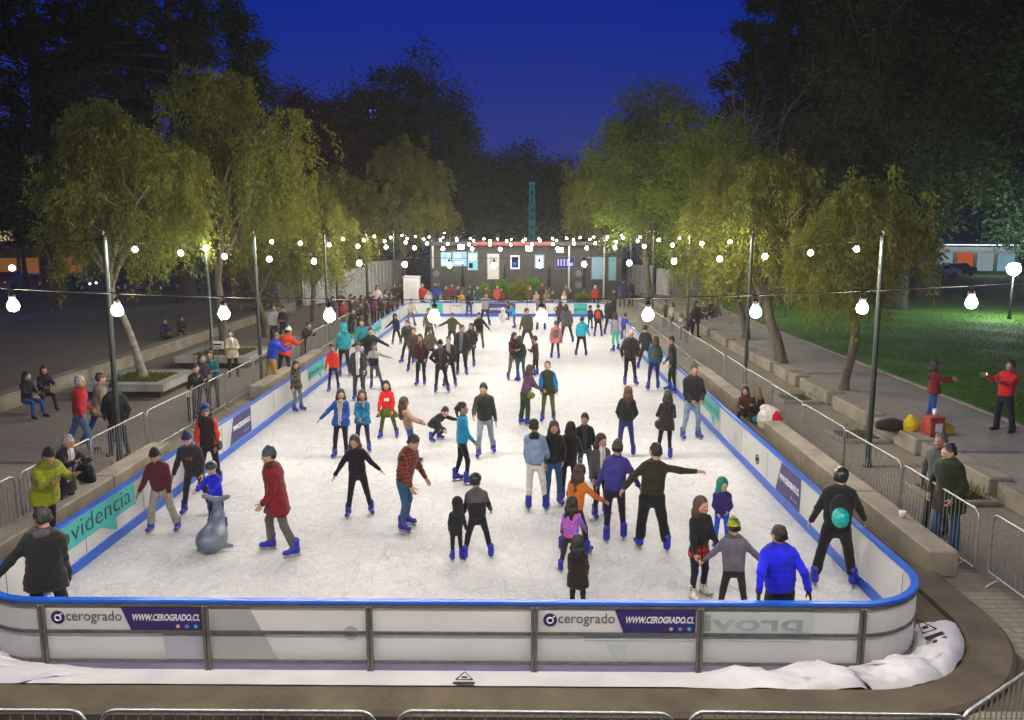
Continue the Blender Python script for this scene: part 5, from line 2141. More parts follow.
S(218, 529, 462, -20, 'child in bright blue jacket and dark helmet pushing the grey whale', top='#1322c8', legs='#1e1d26', pose='rail', hat=('helmet', '#33352f'), hair='short', hc='b', over=dict(a=(46, 4, 24, 14), b=(46, 4, 24, 14), lean=10), extras=('hooddown',))
S(284, 553, 449, -75, 'skater in a long dark red coat and blue-grey beanie, gliding alone', top='#6d1018', legs='#57544a', pose='skate', hat=('beanie', '#3a4552'), hem=.38, bulk=1.45, loose=1.15, over=dict(a=(4, 10, 24, 10), b=(-2, 12, 30, 10), lean=6))
S(298, 411, 362, 60, 'child in dark patterned coat and olive trousers beside the left boards', top='#1d1d20', kind='motif', kind2='#4a463c', legs='#5d6448', pose='stand', hair='long', hc='k', hem=.45)
S(334, 391, 345, 0, 'woman in glowing orange-red jacket by the left boards', top='#e2351f', legs='#23203a', pose='relax', hair='pony', hc='b', loose=.95)
S(345, 376, 325, -150, 'person in turquoise hooded jacket standing against the left boards', top='#13868c', legs='#1d1d26', pose='stand', hat=('hood', '#13868c'))
S(360, 401, 341, 0, 'man in dark grey open jacket over a white shirt, walking on skates', top='#33323a', legs='#38353c', inner='#d8d6d0', pose='skate2', hem=.45, hair='short', hc='k')
S(377, 388, 344, 5, 'skater in pale grey top with black waist and arms held out', top='#1c1c1e', legs='#55524f', pose='armsout', hair='pony', hc='b', extras={'yoke': '#a7a29c'}, over=dict(a=(10, 24, 30, 10), b=(10, 66, 10, -4), A=(14, 4, 8), B=(6, 14, 10)))
S(371, 377, 327, 0, 'woman in a wide black coat with arms spread, beyond the grey and black jumper', top='#141416', legs='#17171a', pose='armsout', hem=.36, bulk=1.5, hair='pony', hc='k')
S(363, 367, 318, 10, 'skater with turquoise sleeves half hidden behind the wide black coat', top='#1c6f78', legs='#1c1c24', pose='glide', hair='short', hc='k')
S(397, 344.5, 314, 0, 'child in dark purple jacket holding on to the left boards', top='#2a2440', legs='#1a1a22', pose='glide', hat=('hood', '#241f38'), over=dict(a=(6, 44, 10, 0)))
S(341, 457, 390, 0, 'woman in open blue jacket with grey scarf over a white shirt, one arm out', top='#14428c', legs='#211a22', inner='#c9c4bc', pose='relax', hair='long', hc='b', extras={'scarf': '#8f8a80'}, over=dict(a=(10, 44, 16, 0), b=(12, 12, 60, 40)), hem=.47)
S(363, 451, 391, 5, 'woman in teal-blue jacket with hanging grey scarf, hands together', top='#0f6288', legs='#2a2640', pose='hold', hair='long', hc='b', extras={'scarf': '#7d786c'}, hem=.46, over=dict(a=(10, 8, 46, 36), b=(10, 8, 46, 36)))
S(389, 438, 381, 0, 'girl in red hoodie with white print and an olive coat tied round her waist', top='#c41a16', legs='#3c4a1e', pose='wide', hair='longer', hc='k', print_='#e2ded8', extras={'tied': '#5a6012'})
S(412, 461, 398, 100, 'girl in pinkish-tan top and jeans leaning back, brown hair', top='#9a7a68', legs='#2a55a0', pose='towed', hair='longer', hc='br', over=dict(lean=-12, a=(50, 10, 20, 0), b=(50, 10, 20, 0), A=(10, 4, 8), B=(2, 4, 8)))
S(435, 441, 410, 55, 'child in black crouching low on the ice beside the girl in jeans', top='#18181c', legs='#1d1d22', pose='crouch', hair='short', hc='k', hh=1.4, over=dict(a=(20, 30, 20, 0)))
S(360, 515, 434, 12, 'woman in navy-black jacket with loose brown hair, arms swung out', top='#14131f', legs='#1c1a1f', pose='glide', hair='longer', hc='br', over=dict(a=(-4, 36, 20, 0), b=(10, 38, 30, -4)))
S(404, 528, 433, 65, 'skater in rust plaid jacket with grey hood, looking down at his skates', top='#7e3517', kind='plaid', kind2='#35201a', legs='#2b5470', pose='relax', hair='short', hc='k', head=(0, 28), bulk=1.35, extras={'hooddown': '#807a72'}, over=dict(lean=14))
S(461, 483, 404, 105, 'woman in bright teal jumper and black trousers, dark hair tied back', top='#0a86a8', legs='#19191f', pose='relax', hair='pony', hc='k', loose=.95)
S(486, 455, 381, 0, 'man in dark olive hoodie and pale jeans skating towards the camera', top='#2b2c24', legs='#8795a6', pose='skate', extras=('hooddown',), head=(-8, 12))
S(478, 559, 476, 185, 'skater in black hoodie with grey back print and dark helmet, bending to a child', top='#17171a', legs='#141417', pose='glide', hat=('helmet', '#1c1d20'), extras={'hooddown': '#6b6864', 'yoke': '#4b4a48'}, over=dict(lean=14))
S(457, 560, 508, 190, 'small child in black held by the helmeted skater', top='#1b1b1e', legs='#1b1a1d', pose='stand', hat=('hood', '#1b1b1e'), hh=.98)
S(537, 510, 422, 178, 'woman in faded denim jacket and white trousers, back turned', top='#7f95b0', legs='#d2cdc4', pose='relax', hair='short', hc='b', fem=True, extras={'hooddown': '#25262c'}, head=(-15, 0))
S(553, 505, 422, 15, 'woman with wavy brown hair in a dark jacket and jeans beside the denim jacket', top='#16161a', legs='#2a4c70', pose='pockets', hair='longer', hc='br')
S(569, 499, 424, 175, 'skater in a dark brown jacket seen from behind among the group', top='#221d1b', legs='#232025', pose='relax', hair='long', hc='k', bulk=1.35)
S(585, 482, 414, 0, 'bearded man in black zipped hoodie facing the camera among the group', top='#141518', legs='#3c5068', pose='relax', hair='short', hc='k', extras=('hooddown',), inner='#3a3a40')
S(600, 516, 434, 20, 'woman in grey cardigan over a white patterned jumper, long brown hair', top='#4a4a46', legs='#1d1d24', inner='#d5cfc6', pose='relax', hair='longer', hc='b')
S(615, 541, 444, 175, 'woman in purple-blue padded jacket, back turned, holding hands with a man', top='#3a3585', legs='#1c1d33', pose='relax', hat=('beanie', '#4c4a3c'), hair='short', fem=True, over=dict(a=(6, 30, 8, 2), b=(6, 16, 10, 6)), bulk=1.35)
S(653, 550, 446, 180, 'man in dark olive jacket and black trousers with one arm stretched wide, back turned', top='#2a2618', legs='#111112', pose='relax', loose=1.35, over=dict(a=(4, 72, 6, -6), b=(6, 32, 8, 2), A=(0, 10, 4), B=(8, 3, 8), tilt=-3))
S(574, 553, 466, 150, 'woman in orange jacket with a red scarf, skating behind a child', top='#b3601a', legs='#242026', pose='glide', hair='longer', hc='b', extras={'scarf': '#b01a2c'}, over=dict(lean=14, a=(20, 30, 20, 0)))
S(571, 572, 499, 170, 'child in pink and violet patterned jacket just ahead of the orange jacket', top='#c0509a', kind='camo', kind2='#5a55b0', legs='#231d28', pose='glide', hair='long', hc='k', bulk=1.3)
S(581, 612, 538, 170, 'small child in dark brown coat and red scarf at the near boards', top='#1d1614', legs='#1b1718', pose='stand', hair='long', hc='k', hem=.38, bulk=1.4, extras={'scarf': '#6d1622'}, yd=10.6)
S(697, 597, 497, 25, 'woman in black top with red plaid shirt tied round her waist and white skates', top='#151517', legs='#14182c', pose='relax', hair='long', hc='br', skates='#d8d2c0', over=dict(a=(2, 12, 14, 4), b=(14, 14, 50, 10)), extras={'skirt': '#a82020', 'tiedkind': ('plaid', '#15100f')}, hem=.54)
S(721, 546, 480, -15, 'child in purple jacket with a green hood and bright blue trousers', top='#2a1f5c', legs='#1646b0', pose='hold', hat=('hood', '#11806a'), over=dict(a=(10, 8, 40, 30), b=(10, 8, 50, 30)), bulk=1.3)
S(744, 0, 523, 170, 'skater in grey jumper and lime-green beanie with arms out at the near boards', yd=10.55, top='#5a5560', legs='#1c1b1e', pose='armsout', hat=('beanie', '#9aa812', 'camo', '#4d5a10'), bulk=1.4, over=dict(a=(6, 48, 12, 0), b=(6, 40, 14, 0)))
S(792, 0, 540, 178, 'man in royal blue jacket with both hands on the near blue rail', yd=9.55, top='#0a14c4', legs='#15161c', pose='backrail', hair='short', hc='k', hh=1.62, gloves='#101014', over=dict(a=(-52, 26, 34, 4), b=(-52, 26, 34, 4)), bulk=1.4, head=(25, 0), extras=('glasses',))
S(833, 586, 472, 165, 'skater seen from behind with a turquoise helmet strapped over a black backpack', top='#141518', legs='#121213', pose='wide', hat=('helmet', '#262a1c'), over=dict(a=(18, 30, 20, -2), b=(4, 20, 26, 6), lean=10), loose=1.2, bulk=1.35, extras={'backpack': '#1a1a1e', 'slung': '#10a9a0', 'scarf': '#11657f'})
S(626, 457, 388, 178, 'woman with very long auburn hair, black jacket and jeans, back turned', top='#191a19', legs='#22356e', pose='pockets', hair='longer', hc='rd', loose=.98)
S(664, 459, 393, 182, 'woman in black coat with a white-trimmed hood and shoulder bag, back turned', top='#1c1b1d', legs='#141416', pose='hold', hair='longer', hc='k', extras={'hooddown': '#d5d0c4', 'bag': '#23201e', 'bagside': 1}, hem=.43, loose=.9)
S(693, 413, 352, 10, 'man in black jacket and worn pale jeans leaning at the right boards', top='#151417', legs='#6d7f90', pose='hold', hair='short', hc='b', over=dict(a=(10, 12, 40, 36), b=(10, 12, 40, 36)), bulk=1.35, yd=20.3)
S(672, 392, 338, -95, 'skater in dark green jacket and black trousers in profile by the right boards', top='#14201c', legs='#121416', pose='pockets', hair='short', hc='k')
S(653, 390, 338, 178, 'person in blue jacket with an olive backpack, back turned', top='#15507c', legs='#1a2258', pose='relax', hair='long', hc='br', extras={'backpack': '#4a4726'})
S(630, 385, 331, 5, 'bald man in dark olive jacket standing upright', top='#2a2c24', legs='#1a191b', pose='pockets', hair='bald', bulk=1.4, skin=2, extras=('hooddown',))
S(645, 369, 326, 170, 'skater in dark jacket half hidden behind the bald man', top='#24201e', legs='#1f1d22', pose='glide', hair='short', hc='k')
S(548, 421, 362, -5, 'skater in bright blue jacket under a dark vest, head tipped back', top='#23301c', sleeves='#0f66b4', legs='#4d5420', pose='relax', hair='short', hc='b', head=(0, -24), hem=.46)
S(524, 425, 366, 120, 'woman in plum jacket and dark green trousers bending forward', top='#4a3350', legs='#22331a', pose='relax', hair='longer', hc='b', over=dict(lean=16, a=(20, 8, 30, 10), b=(20, 8, 30, 10)), extras={'bag': '#5b5b18', 'bagside': -1}, loose=1.2)
S(513, 380, 333, 20, 'woman in maroon top and grey trousers chatting, hair dark', top='#4c1c20', legs='#5b5857', pose='hold', hair='long', hc='k')
S(521, 381, 337, -160, 'skater in black jacket with back turned to the camera beside the maroon top', top='#17201e', legs='#2d4a56', pose='relax', hair='long', hc='k')
S(536, 376, 337, -120, 'woman in dark plum hooded jacket chatting in the group of three', top='#3d2226', legs='#1d1a14', pose='hold', hair='bun', hc='b')
S(527, 351, 303, 5, 'skater in brown-grey jacket with legs striding wide', top='#4f4a3c', legs='#37342e', pose='wide', hair='short', hc='b', over=dict(A=(6, 16, 10), B=(-4, 16, 8)))
S(555, 359, 322, 175, 'child in pink jacket with a grey bag, back turned', top='#b8696c', legs='#2f2630', pose='stand', hair='short', hc='br', hem=.42, extras={'backpack': '#5c5a56'})
S(567, 343, 305, 178, 'person in long grey coat with feet apart, back turned', top='#4a484a', legs='#2a282a', pose='wide', hair='long', hc='k', hem=.42, bulk=1.4)
S(581, 356, 318, 172, 'child in turquoise jacket and black trousers with feet apart, back turned', top='#14a5bc', legs='#171418', pose='wide', hair='short', hc='k', bulk=1.4)
S(590, 329, 306, 150, 'skater in dark violet jacket next to a red rucksack', top='#33274a', legs='#241f30', pose='stand', hair='short', hc='k')
S(598, 337, 305, 170, 'skater in dark green jacket carrying a red rucksack', top='#1c2420', legs='#191c28', pose='relax', hair='short', hc='k', extras={'backpack': '#b8261c'})
S(609, 335, 296, 160, 'tall skater in black coat near the far right of the rink', top='#131316', legs='#131318', pose='relax', hair='short', hc='k', hem=.42, bulk=1.3)
S(616, 351, 313, -160, 'girl in lilac jumper and mint-green leggings skating', top='#a89aa8', sleeves='#8a7aa8', legs='#46b89a', pose='skate', hair='long', hc='b')
S(624, 340, 314, 170, 'child in violet-blue jacket beside the mint-green leggings', top='#3c3c98', legs='#28305c', pose='stand', hair='short', hc='k')
S(421, 385, 335, 0, 'woman in maroon hooded jumper and black trousers, hair long', top='#401a1f', legs='#1a1719', pose='pockets', hair='longer', hc='br', extras={'scarf': '#5b5650'})
S(414, 371, 328, 5, 'man with ruddy face in brown jacket behind the maroon hooded jumper', top='#3b332c', legs='#2a2628', pose='glide', hair='short', hc='br', skin=2)
S(408, 363, 320, -20, 'skater in bulky charcoal coat striding near the left', top='#2e2c2c', legs='#232226', pose='wide', hair='short', hc='br', bulk=1.5, over=dict(lean=14, A=(8, 16, 8), B=(4, 8, 8)))
S(431, 368, 328, 20, 'skater in khaki jacket half hidden behind the maroon hooded jumper', top='#4c4530', legs='#2a2620', pose='glide', hair='short', hc='b')
S(442, 392, 341, 5, 'skater in black jacket with a dark cap, hands on hips', top='#1a1b1d', legs='#1e1e20', pose='akimbo', hat=('beanie', '#15151a'), hair='short', inner='#3a3a3c')
S(450, 386, 337, 0, 'skater in dark jacket with pale lapel just behind the hands-on-hips skater', top='#1e2020', legs='#1c1c20', pose='relax', hair='short', hc='br', inner='#a8a49c')
S(462, 375, 326, 0, 'man in open black coat over a grey jumper and black trousers', top='#171719', legs='#171719', inner='#57565a', pose='relax', hair='short', hc='b', hem=.44, bulk=1.4)
S(470, 367, 324, -5, 'woman in dark coat close behind the man in the open black coat', top='#1b1a1c', legs='#191a1c', pose='pockets', hair='long', hc='b', hem=.42, bulk=1.3)
S(479, 349, 312, 5, 'man in dark brown jumper and khaki trousers skating with arms out', top='#231d1d', legs='#5b5540', pose='skate', hair='short', hc='k', over=dict(a=(6, 30, 12, 0), b=(-6, 32, 12, 0)))
S(485, 326, 293, 5, 'man in pale grey top with both arms spread wide', top='#8e8c8c', legs='#221f26', pose='spread', hair='short', hc='k')
S(469, 317.6, 290, 0, 'person in black top and blue trousers in front of a far white panel', top='#1a1a1c', legs='#2a2c86', pose='stand', hair='short', hc='k')
S(515, 328, 303, -110, 'child in sky-blue jacket holding a white skating aid', top='#1d8fd0', legs='#5a5a78', pose='rail', hair='short', hc='k', hh=1.3)
S(508, 320, 302, -60, 'small child in dark red jacket by the far purple panel', top='#3a1d26', legs='#1d1a22', pose='stand', hair='short', hc='k')
S(452, 349, 313, 0, 'skater in olive-brown jacket with one arm out, near the far left of centre', top='#4a452c', legs='#2c2a22', pose='armsout', hair='short', hc='b', bulk=1.4, over=dict(b=(10, 44, 14, 0)))
S(430, 345, 308, 5, 'skater in tan coat near the far left of centre', top='#6b604c', legs='#3a342c', pose='glide', hair='short', hc='br')
S(411, 326, 298, 30, 'skater in cream jacket near the far left corner of the rink', top='#b8ae98', legs='#6a6455', pose='glide', hair='bl' if False else 'short', hc='bl', over=dict(lean=22))
S(560, 332, 301, 175, 'skater in brown coat near the teal far panel', top='#3d3128', legs='#26221f', pose='relax', hair='long', hc='b')
S(541, 330, 296, 178, 'skater in grey-brown jacket far off on the centre line', top='#5b544c', legs='#34302c', pose='relax', hair='short', hc='b')

# ---- onlookers at the left
O(28, 516, 424, 70, 'onlooker in yellow-green coat with a navy backpack leaning on the barrier', top='#7c8410', legs='#12183a', pose='rail', hat=('beanie', '#14151a'), bulk=1.55, hem=.44, extras={'backpack': '#161a28'}, loose=1.25, yd=13.2, hh=1.72)
O(52, 500, 421, 65, 'grey-haired onlooker in dark coat with patterned scarf leaning on the barrier', top='#1a141c', legs='#1a1a28', pose='rail', hair='short', hc='gr', fem=True, hem=.34, bulk=1.4, inner='#b8a8b0', extras=('glasses',), yd=14.4, hh=1.64)
O(78, 451, 378, 125, 'grey-haired man in red jacket and jeans walking', top='#a3141c', legs='#4a6288', pose='walk', hair='short', hc='gr', bulk=1.4, loose=1.2)
O(99, 443, 374, 140, 'woman in beige coat and blue jeans walking beside the man in red', top='#857a62', legs='#1d3a78', pose='walk', hair='short', hc='b', fem=True, hem=.42, bulk=1.35)
O(120, 455, 383, 10, 'man in dark jacket and dark cap with hands in pockets behind the left barrier', top='#15141c', legs='#232a40', pose='pockets', hat=('beanie', '#1d1f2a'), bulk=1.4, skin=1)
O(23, 408, 364, 70, 'person in black with jeans sitting on the long low wall at the far left', top='#14141a', legs='#1c4a86', pose='sit', hair='long', hc='k', yd=22.6, hh=1.66)
O(41, 403, 361, 45, 'woman in dark purple sitting on the low wall beside a person in jeans', top='#231626', legs='#231a2c', pose='sit', hair='long', hc='b', yd=23.6, hh=1.66)
O(192, 420, 364, 70, 'dark-haired onlooker in black with a cream handbag at the left barrier', top='#141316', legs='#1b1c26', pose='rail', hair='bun', hc='k', extras={'bag': '#cfc6a8', 'bagside': -1})
O(204, 413, 355, 60, 'onlooker in dark purple jacket between the cream handbag and the teal scarf', top='#221c2c', legs='#2a2a40', pose='hold', hair='long', hc='k')
O(214, 408, 352, 15, 'onlooker with a teal scarf and jacket behind the left barrier', top='#175a5c', legs='#232c30', pose='hold', hair='short', hc='b', fem=True, extras={'scarf': '#157a78'})
O(234, 377, 331, 20, 'woman in cream coat and white scarf standing alone on the left plaza', top='#b5ab92', legs='#171518', pose='hold', hair='short', hc='b', fem=True, hem=.42, extras={'scarf': '#e4e0d6'})
O(272, 386, 326, 130, 'onlooker in bright blue jacket and khaki trousers seen from behind', top='#103fc0', legs='#a08038', pose='rail', hat=('cap', '#6f6d60'), bulk=1.5, loose=1.2)
O(284, 378, 317, 150, 'onlooker in red-orange coat beside the blue jacket', top='#c43018', legs='#231f2a', pose='rail', hat=('beanie', '#d5d0c8'), bulk=1.4, hem=.44)
O(274, 345, 304, 30, 'person in white jumper seated on the left plaza', top='#a9a9a8', legs='#1b1b1f', pose='stand', hair='short', hc='b')
O(284, 345, 307, -10, 'person in dark jacket beside the white jumper on the left plaza', top='#2c2a26', legs='#1d1c1e', pose='hold', hair='short', hc='k')
O(303, 361, 321, 60, 'onlooker in a dark coat crouched behind the left barrier', top='#1f1d1e', legs='#1c1b1c', pose='rail', hair='short', hc='b', over=dict(lean=30))
O(166, 337, 313, 60, 'person in black with blue sleeves sitting on the far low wall', top='#15151c', sleeves='#1c2c6e', legs='#14141c', pose='sit', hair='short', hc='k', yd=36.5, hh=1.68)
O(183, 336, 312, 40, 'person with pale trousers sitting on the far low wall beside the blue sleeves', top='#1d1b22', legs='#6e654a', pose='sit', hair='long', hc='k', yd=37.6, hh=1.68)
O(276, 308, 280, 0, 'far person in blue jacket standing under the left trees', top='#173a9c', legs='#1f2436', pose='stand', hair='short', hc='k', group=GL)
for i, (px, yf, yt, c, t, lg) in enumerate([(343, 331, 301, '#a8243a', 'in red jacket with pale hood behind the far left barriers', '#26222a'), (352, 333, 299, '#1f1d1c', 'in black jacket next to the red jacket with pale hood', '#1d1c1e'),
                                  (342, 318, 291, '#6c2430', 'in dark crimson coat near the pale hoarding', '#242026'), (366, 326, 300, '#26221e', 'in dark brown jacket leaning over the far left barrier', '#1c1a1a'),
                                  (374, 326, 297, '#5a2050', 'in purple jacket leaning over the far left barrier', '#1d1a22'), (380, 323, 298, '#211f20', 'in charcoal coat behind the purple jacket', '#1a1a1d'),
                                  (387, 322, 297, '#58202a', 'in wine-red jacket behind the far left barriers', '#201c20'), (378, 314, 286, '#c4b6b4', 'in pale pink jacket beside the hoarding', '#2a2628'),
                                  (395, 312, 279, '#191817', 'in black by the white booth', '#171719'), (362, 322, 296, '#3a3430', 'in grey-brown coat under the hoarding', '#222024')]):
    O(px, yf, yt, [60, 80, 20, 70, 50, 30, 70, 10, 40, 60][i], 'onlooker ' + t, top=c, legs=lg, pose=('hold', 'stand', 'rail', 'pockets')[i % 4], hair=('short', 'long')[i % 2], hc='kb'[i % 2], group=GL)

for i, (px, yf, yt, c, t, lg) in enumerate([(349, 338, 309, '#23211f', 'in black hooded coat just beyond the white-hot bulb on the left', '#1d1c1e'), (356, 330, 297, '#4a3a2c', 'in brown jacket between the red jacket and the black jacket on the left', '#222'.replace('#222', '#222024')),
                                  (361, 328, 303, '#1b1c24', 'small and dark beside the brown jacket on the left', '#1b1b20'), (370, 320, 293, '#33303a', 'in slate coat behind the purple jacket', '#1f1e22'),
                                  (383, 317, 290, '#8e8478', 'in light grey coat behind the charcoal coat', '#2a2828'), (391, 318, 294, '#262a2c', 'in dark jacket by the end of the left boards', '#1c1c20'),
                                  (352, 322, 295, '#7a6a52', 'in tan jacket under the hoarding', '#28262a'), (333, 325, 297, '#2c2a30', 'in charcoal jacket left of the crimson coat', '#1e1e22'),
                                  (400, 309, 283, '#5c2a24', 'in rust jacket close to the white booth', '#221f20'), (405, 306, 282, '#1e1d20', 'in black coat touching the white booth', '#1b1b1e')]):
    O(px, yf, yt, [70, 40, 60, 20, 80, 30, 50, 60, 10, 40][i], 'onlooker ' + t, top=c, legs=lg, pose=('rail', 'hold', 'stand', 'pockets')[i % 4], hair=('short', 'long', 'short')[i % 3], hc='bkr'[i % 2], group=GL)

# ---- crowd beyond the far boards (feet hidden by the boards)
for i, (px, yt, Y, c, hcx, t) in enumerate([
        (424, 284, 53.0, '#9a2a28', 'b', 'in red coat left of the stage, beyond the far boards'), (429, 291, 52.0, '#b9b0a8', 'bl', 'in pale jacket just right of the red coat'),
        (437, 281, 54.5, '#2a3a8c', 'k', 'in blue jacket by the pale blue table'), (447, 286, 53.0, '#4b3a2a', 'b', 'in brown coat below the lit screens'),
        (453, 284, 55.0, '#7d2c26', 'br', 'in brick-red jacket below the lit screens'), (459, 286, 52.5, '#272523', 'k', 'in black coat below the lit screens'),
        (463, 291, 51.5, '#a88a4a', 'b', 'in mustard jacket right at the far boards'), (471, 285, 54.0, '#1d1c20', 'k', 'in black jacket between the stage tables'),
        (479, 286, 53.0, '#2c4a3c', 'b', 'in dark green jacket left of the potted plants'), (486, 287, 54.5, '#5a2422', 'k', 'in dark red jumper left of the potted plants'),
        (497, 285, 53.0, '#a4463a', 'b', 'in coral jacket in front of the potted plants'), (502, 288, 54.0, '#7c2220', 'k', 'in red jacket in front of the potted plants'),
        (529, 287, 53.0, '#5a3a34', 'bl', 'with a white cap right of the potted plants'), (536, 291, 52.0, '#9a8478', 'b', 'in beige jacket right of the potted plants'),
        (541, 283, 54.5, '#4a2a20', 'b', 'in rust coat right of the potted plants'), (546, 290, 52.0, '#6f5c52', 'br', 'in taupe jacket behind the centre of the far boards'),
        (552, 291, 53.5, '#28242a', 'k', 'in dark jacket behind the centre of the far boards'), (566, 285, 54.0, '#544634', 'b', 'in khaki coat behind the teal far panel'),
        (571, 289, 52.5, '#2b1b1a', 'k', 'in dark brown coat behind the teal far panel'), (563, 292, 52.0, '#c0b4a4', 'gr', 'in cream scarf behind the teal far panel'),
        (595, 286, 52.6, '#8c1420', 'gr', 'in bright red coat behind the right end of the far boards'), (613, 290, 52.0, '#1b1b20', 'k', 'in black jacket by the far right corner'),
        (621, 274, 57.0, '#24306c', 'k', 'in navy jacket beside the right fence panels'), (629, 277, 57.5, '#202020', 'k', 'in dark coat beside the right fence panels')]):
    P(px, 0, yt, float(RNG.uniform(-35, 35)), 'person ' + t, yd=Y, z=0.0, top=c, legs=('#1d1c22', '#2a2c3c', '#23201e')[i % 3], pose=('stand', 'hold', 'pockets', 'relax')[i % 4], hair=('short', 'long')[(i // 2) % 2], hc=hcx, skates=False, group=GC)

# ---- onlookers at the right
O(694, 337, 297, 20, 'tall person in dark hooded coat standing behind the right barrier', top='#1c1a22', legs='#15151a', pose='pockets', hat=('hood', '#1c1a22'), hem=.40, yd=40.5, hh=1.8, group=GR)
O(683, 340, 313, -60, 'onlooker in pale jacket at the far right barrier', top='#a89a94', legs='#4a3a40', pose='rail', hair='long', hc='bl', group=GR)
O(690, 338, 312, -60, 'onlooker in navy jacket at the far right barrier', top='#1d2258', legs='#22253c', pose='rail', hair='short', hc='k', group=GR)
O(672, 331, 303, -70, 'onlooker in light beige coat at the far right barrier', top='#a59a88', legs='#4a443c', pose='stand', hair='long', hc='br', group=GR)
O(665, 327, 301, -80, 'onlooker in olive coat at the far right barrier', top='#3c3a26', legs='#26241f', pose='hold', hair='short', hc='b', group=GR)
O(711, 323, 299, -30, 'person in black jacket sitting on the steps under the right trees', top='#16161a', legs='#1a1a20', pose='sit', hair='short', hc='k', hh=1.7, group=GR)
O(718, 321, 301, -20, 'person in pale grey jacket sitting on the steps under the right trees', top='#8d8c84', legs='#3a3a36', pose='sit', hair='long', hc='k', hh=1.7, group=GR)
O(702, 325, 309, 10, 'person in brown sitting low behind the right barrier', top='#3c3028', legs='#28231f', pose='sit', hair='short', hc='b', hh=1.55, group=GR)
O(746, 418, 388, -20, 'dark-haired girl in maroon top sitting on the ground between boards and barrier', top='#4a1c20', legs='#17161c', pose='floor', hair='long', hc='k', hh=1.6, z=.006)
O(757, 421, 389, 165, 'girl with long blond hair in black jacket sitting on the ground by a turquoise bag', top='#131214', legs='#141418', pose='floor', hair='longer', hc='bl', hh=1.62, z=.006)
O(930, 421, 362, 75, 'woman in maroon jacket and jeans on the right path holding up a phone', top='#6c1420', legs='#1d3f86', pose='photo', hair='longer', hc='k', z=.34, hem=.47, over=dict(a=(52, 8, 40, 14), b=(52, 8, 40, 14)))
O(1004, 431, 362, -70, 'man in red jacket on the right path taking a picture with his phone', top='#b8161c', legs='#141828', pose='photo', hair='short', hc='k', z=.34, bulk=1.35, loose=1.2, sleeves='#c41c1c')
O(950, 540, 441, -65, 'grey-haired man partly hidden behind the man in the dark olive coat', top='#4a4c4c', legs='#232a38', pose='pockets', hair='short', hc='dg', yd=13.95, hh=1.78)
O(961, 552, 452, -70, 'man in long dark olive coat and jeans at the right barrier', top='#1d2314', legs='#26466c', pose='pockets', hair='short', hc='k', hem=.38, bulk=1.5, loose=1.2, yd=13.15, hh=1.80)
# ------------------------------------------------------------------ left plaza: planters, low wall, sign
def planter(label, cx, cy, s, h=.5):
    o = thing('planter', label, 'planter', (cx, cy, 0), 0, 'square concrete planters on the left plaza')
    q = MB(); q.box((0, 0, .12), (s - .5, s - .5, .24)); q.build('plinth', M_soil, o)
    q = MB()
    t = .42
    for sx, sy, w, d in ((0, -1, s, t), (0, 1, s, t), (-1, 0, t, s - 2 * t - .006), (1, 0, t, s - 2 * t - .006)):
        q.box((sx * (s - t) / 2, sy * (s - t) / 2, h - .13), (w, d, .26), bev=.02)
    q.build('rim', M_concrete, o)
    q = MB(); q.box((0, 0, h - .17), (s - 2 * t - .01, s - 2 * t - .01, .22)); q.build('soil_bed', M_soil, o)
    rng = np.random.default_rng(int(cy * 7))
    n = 900
    Pp = np.c_[rng.uniform(-1, 1, (n, 2)) * (s / 2 - t - .05), np.full(n, h - .06)]
    V = leaf_quads(Pp, rng.normal(size=(n, 3)) * .5 + (0, 0, 1), rng.uniform(.08, .2, n), np.full(n, .025), rng)
    me = mesh_np('ground_cover', V, np.arange(4 * n).reshape(n, 4), LM_green, smooth=False)
    link(bpy.data.objects.new('ground_cover', me), o)


planter('pale square concrete planter around the trunk nearest on the left', -12.85, 26.5, 2.7)
planter('pale square concrete planter with the small white sign beside it', -12.1, 32.3, 3.0)
LW = [(-15.75, 12 + 4.3 * k) for k in range(11)]
WL = ['left low wall block cut off by the left picture edge', 'left low wall block nearest the picture edge, empty on top', 'left low wall block under the two seated people nearest on the left',
      'left low wall block just behind the two seated people', 'left low wall block behind the nearer square planter', 'left low wall block between the two planters',
      'left low wall block under the far seated pair', 'left low wall block behind the far seated pair', 'left low wall block under the rounded pepper tree', 'last block of the left low wall near the fence pieces']
wall_blocks('low_wall', lambda i: WL[i], LW, 0, .44, .42, M_wall, .012, 'blocks of the long low wall on the left', cap=.06, capm=M_stone)

sg = thing('notice_sign', 'small white notice sign on a thin stake beside the second planter', 'sign', (x_at(217, 345, 30.2), 30.2, 0))
zc = z_at(217, 345, 30.2)
q = MB(); q.box((0, .012, zc / 2 + .1), (.03, .03, zc + .2)); q.build('stake', M_frame, sg)
q = MB(); q.box((0, -.012, zc), (.52, .02, .30), bev=.01); q.build('board', M_inkwhite, sg)
q = MB(); q.box((0, -.0245, zc + .02), (.38, .004, .07)); q.box((0, -.0245, zc - .08), (.30, .004, .03)); q.build('printed_mark', M_ink, sg)
f = Field((-.35, -.35, -.35), (.35, .35, .45), .02)
f.ell((0, 0, 0), (.20, .13, .21), .03); f.torus((0, 0, .22), .11, .018, rotm('X', R(90)), .01); f.ell((.1, -.05, -.1), (.14, .1, .14), .03)
f.wrinkle(.012, 5)
v, fc, l = f.mesh(1)
bx, by = -8.72, 15.35
o = link(bpy.data.objects.new('rucksack', mesh_np('rucksack', v, fc, cloth('#16161c'))))
o.location = (bx - .0, by, .60)
tag(o, 'black bag hanging on the left barrier beside the grey-haired onlooker', 'bag')

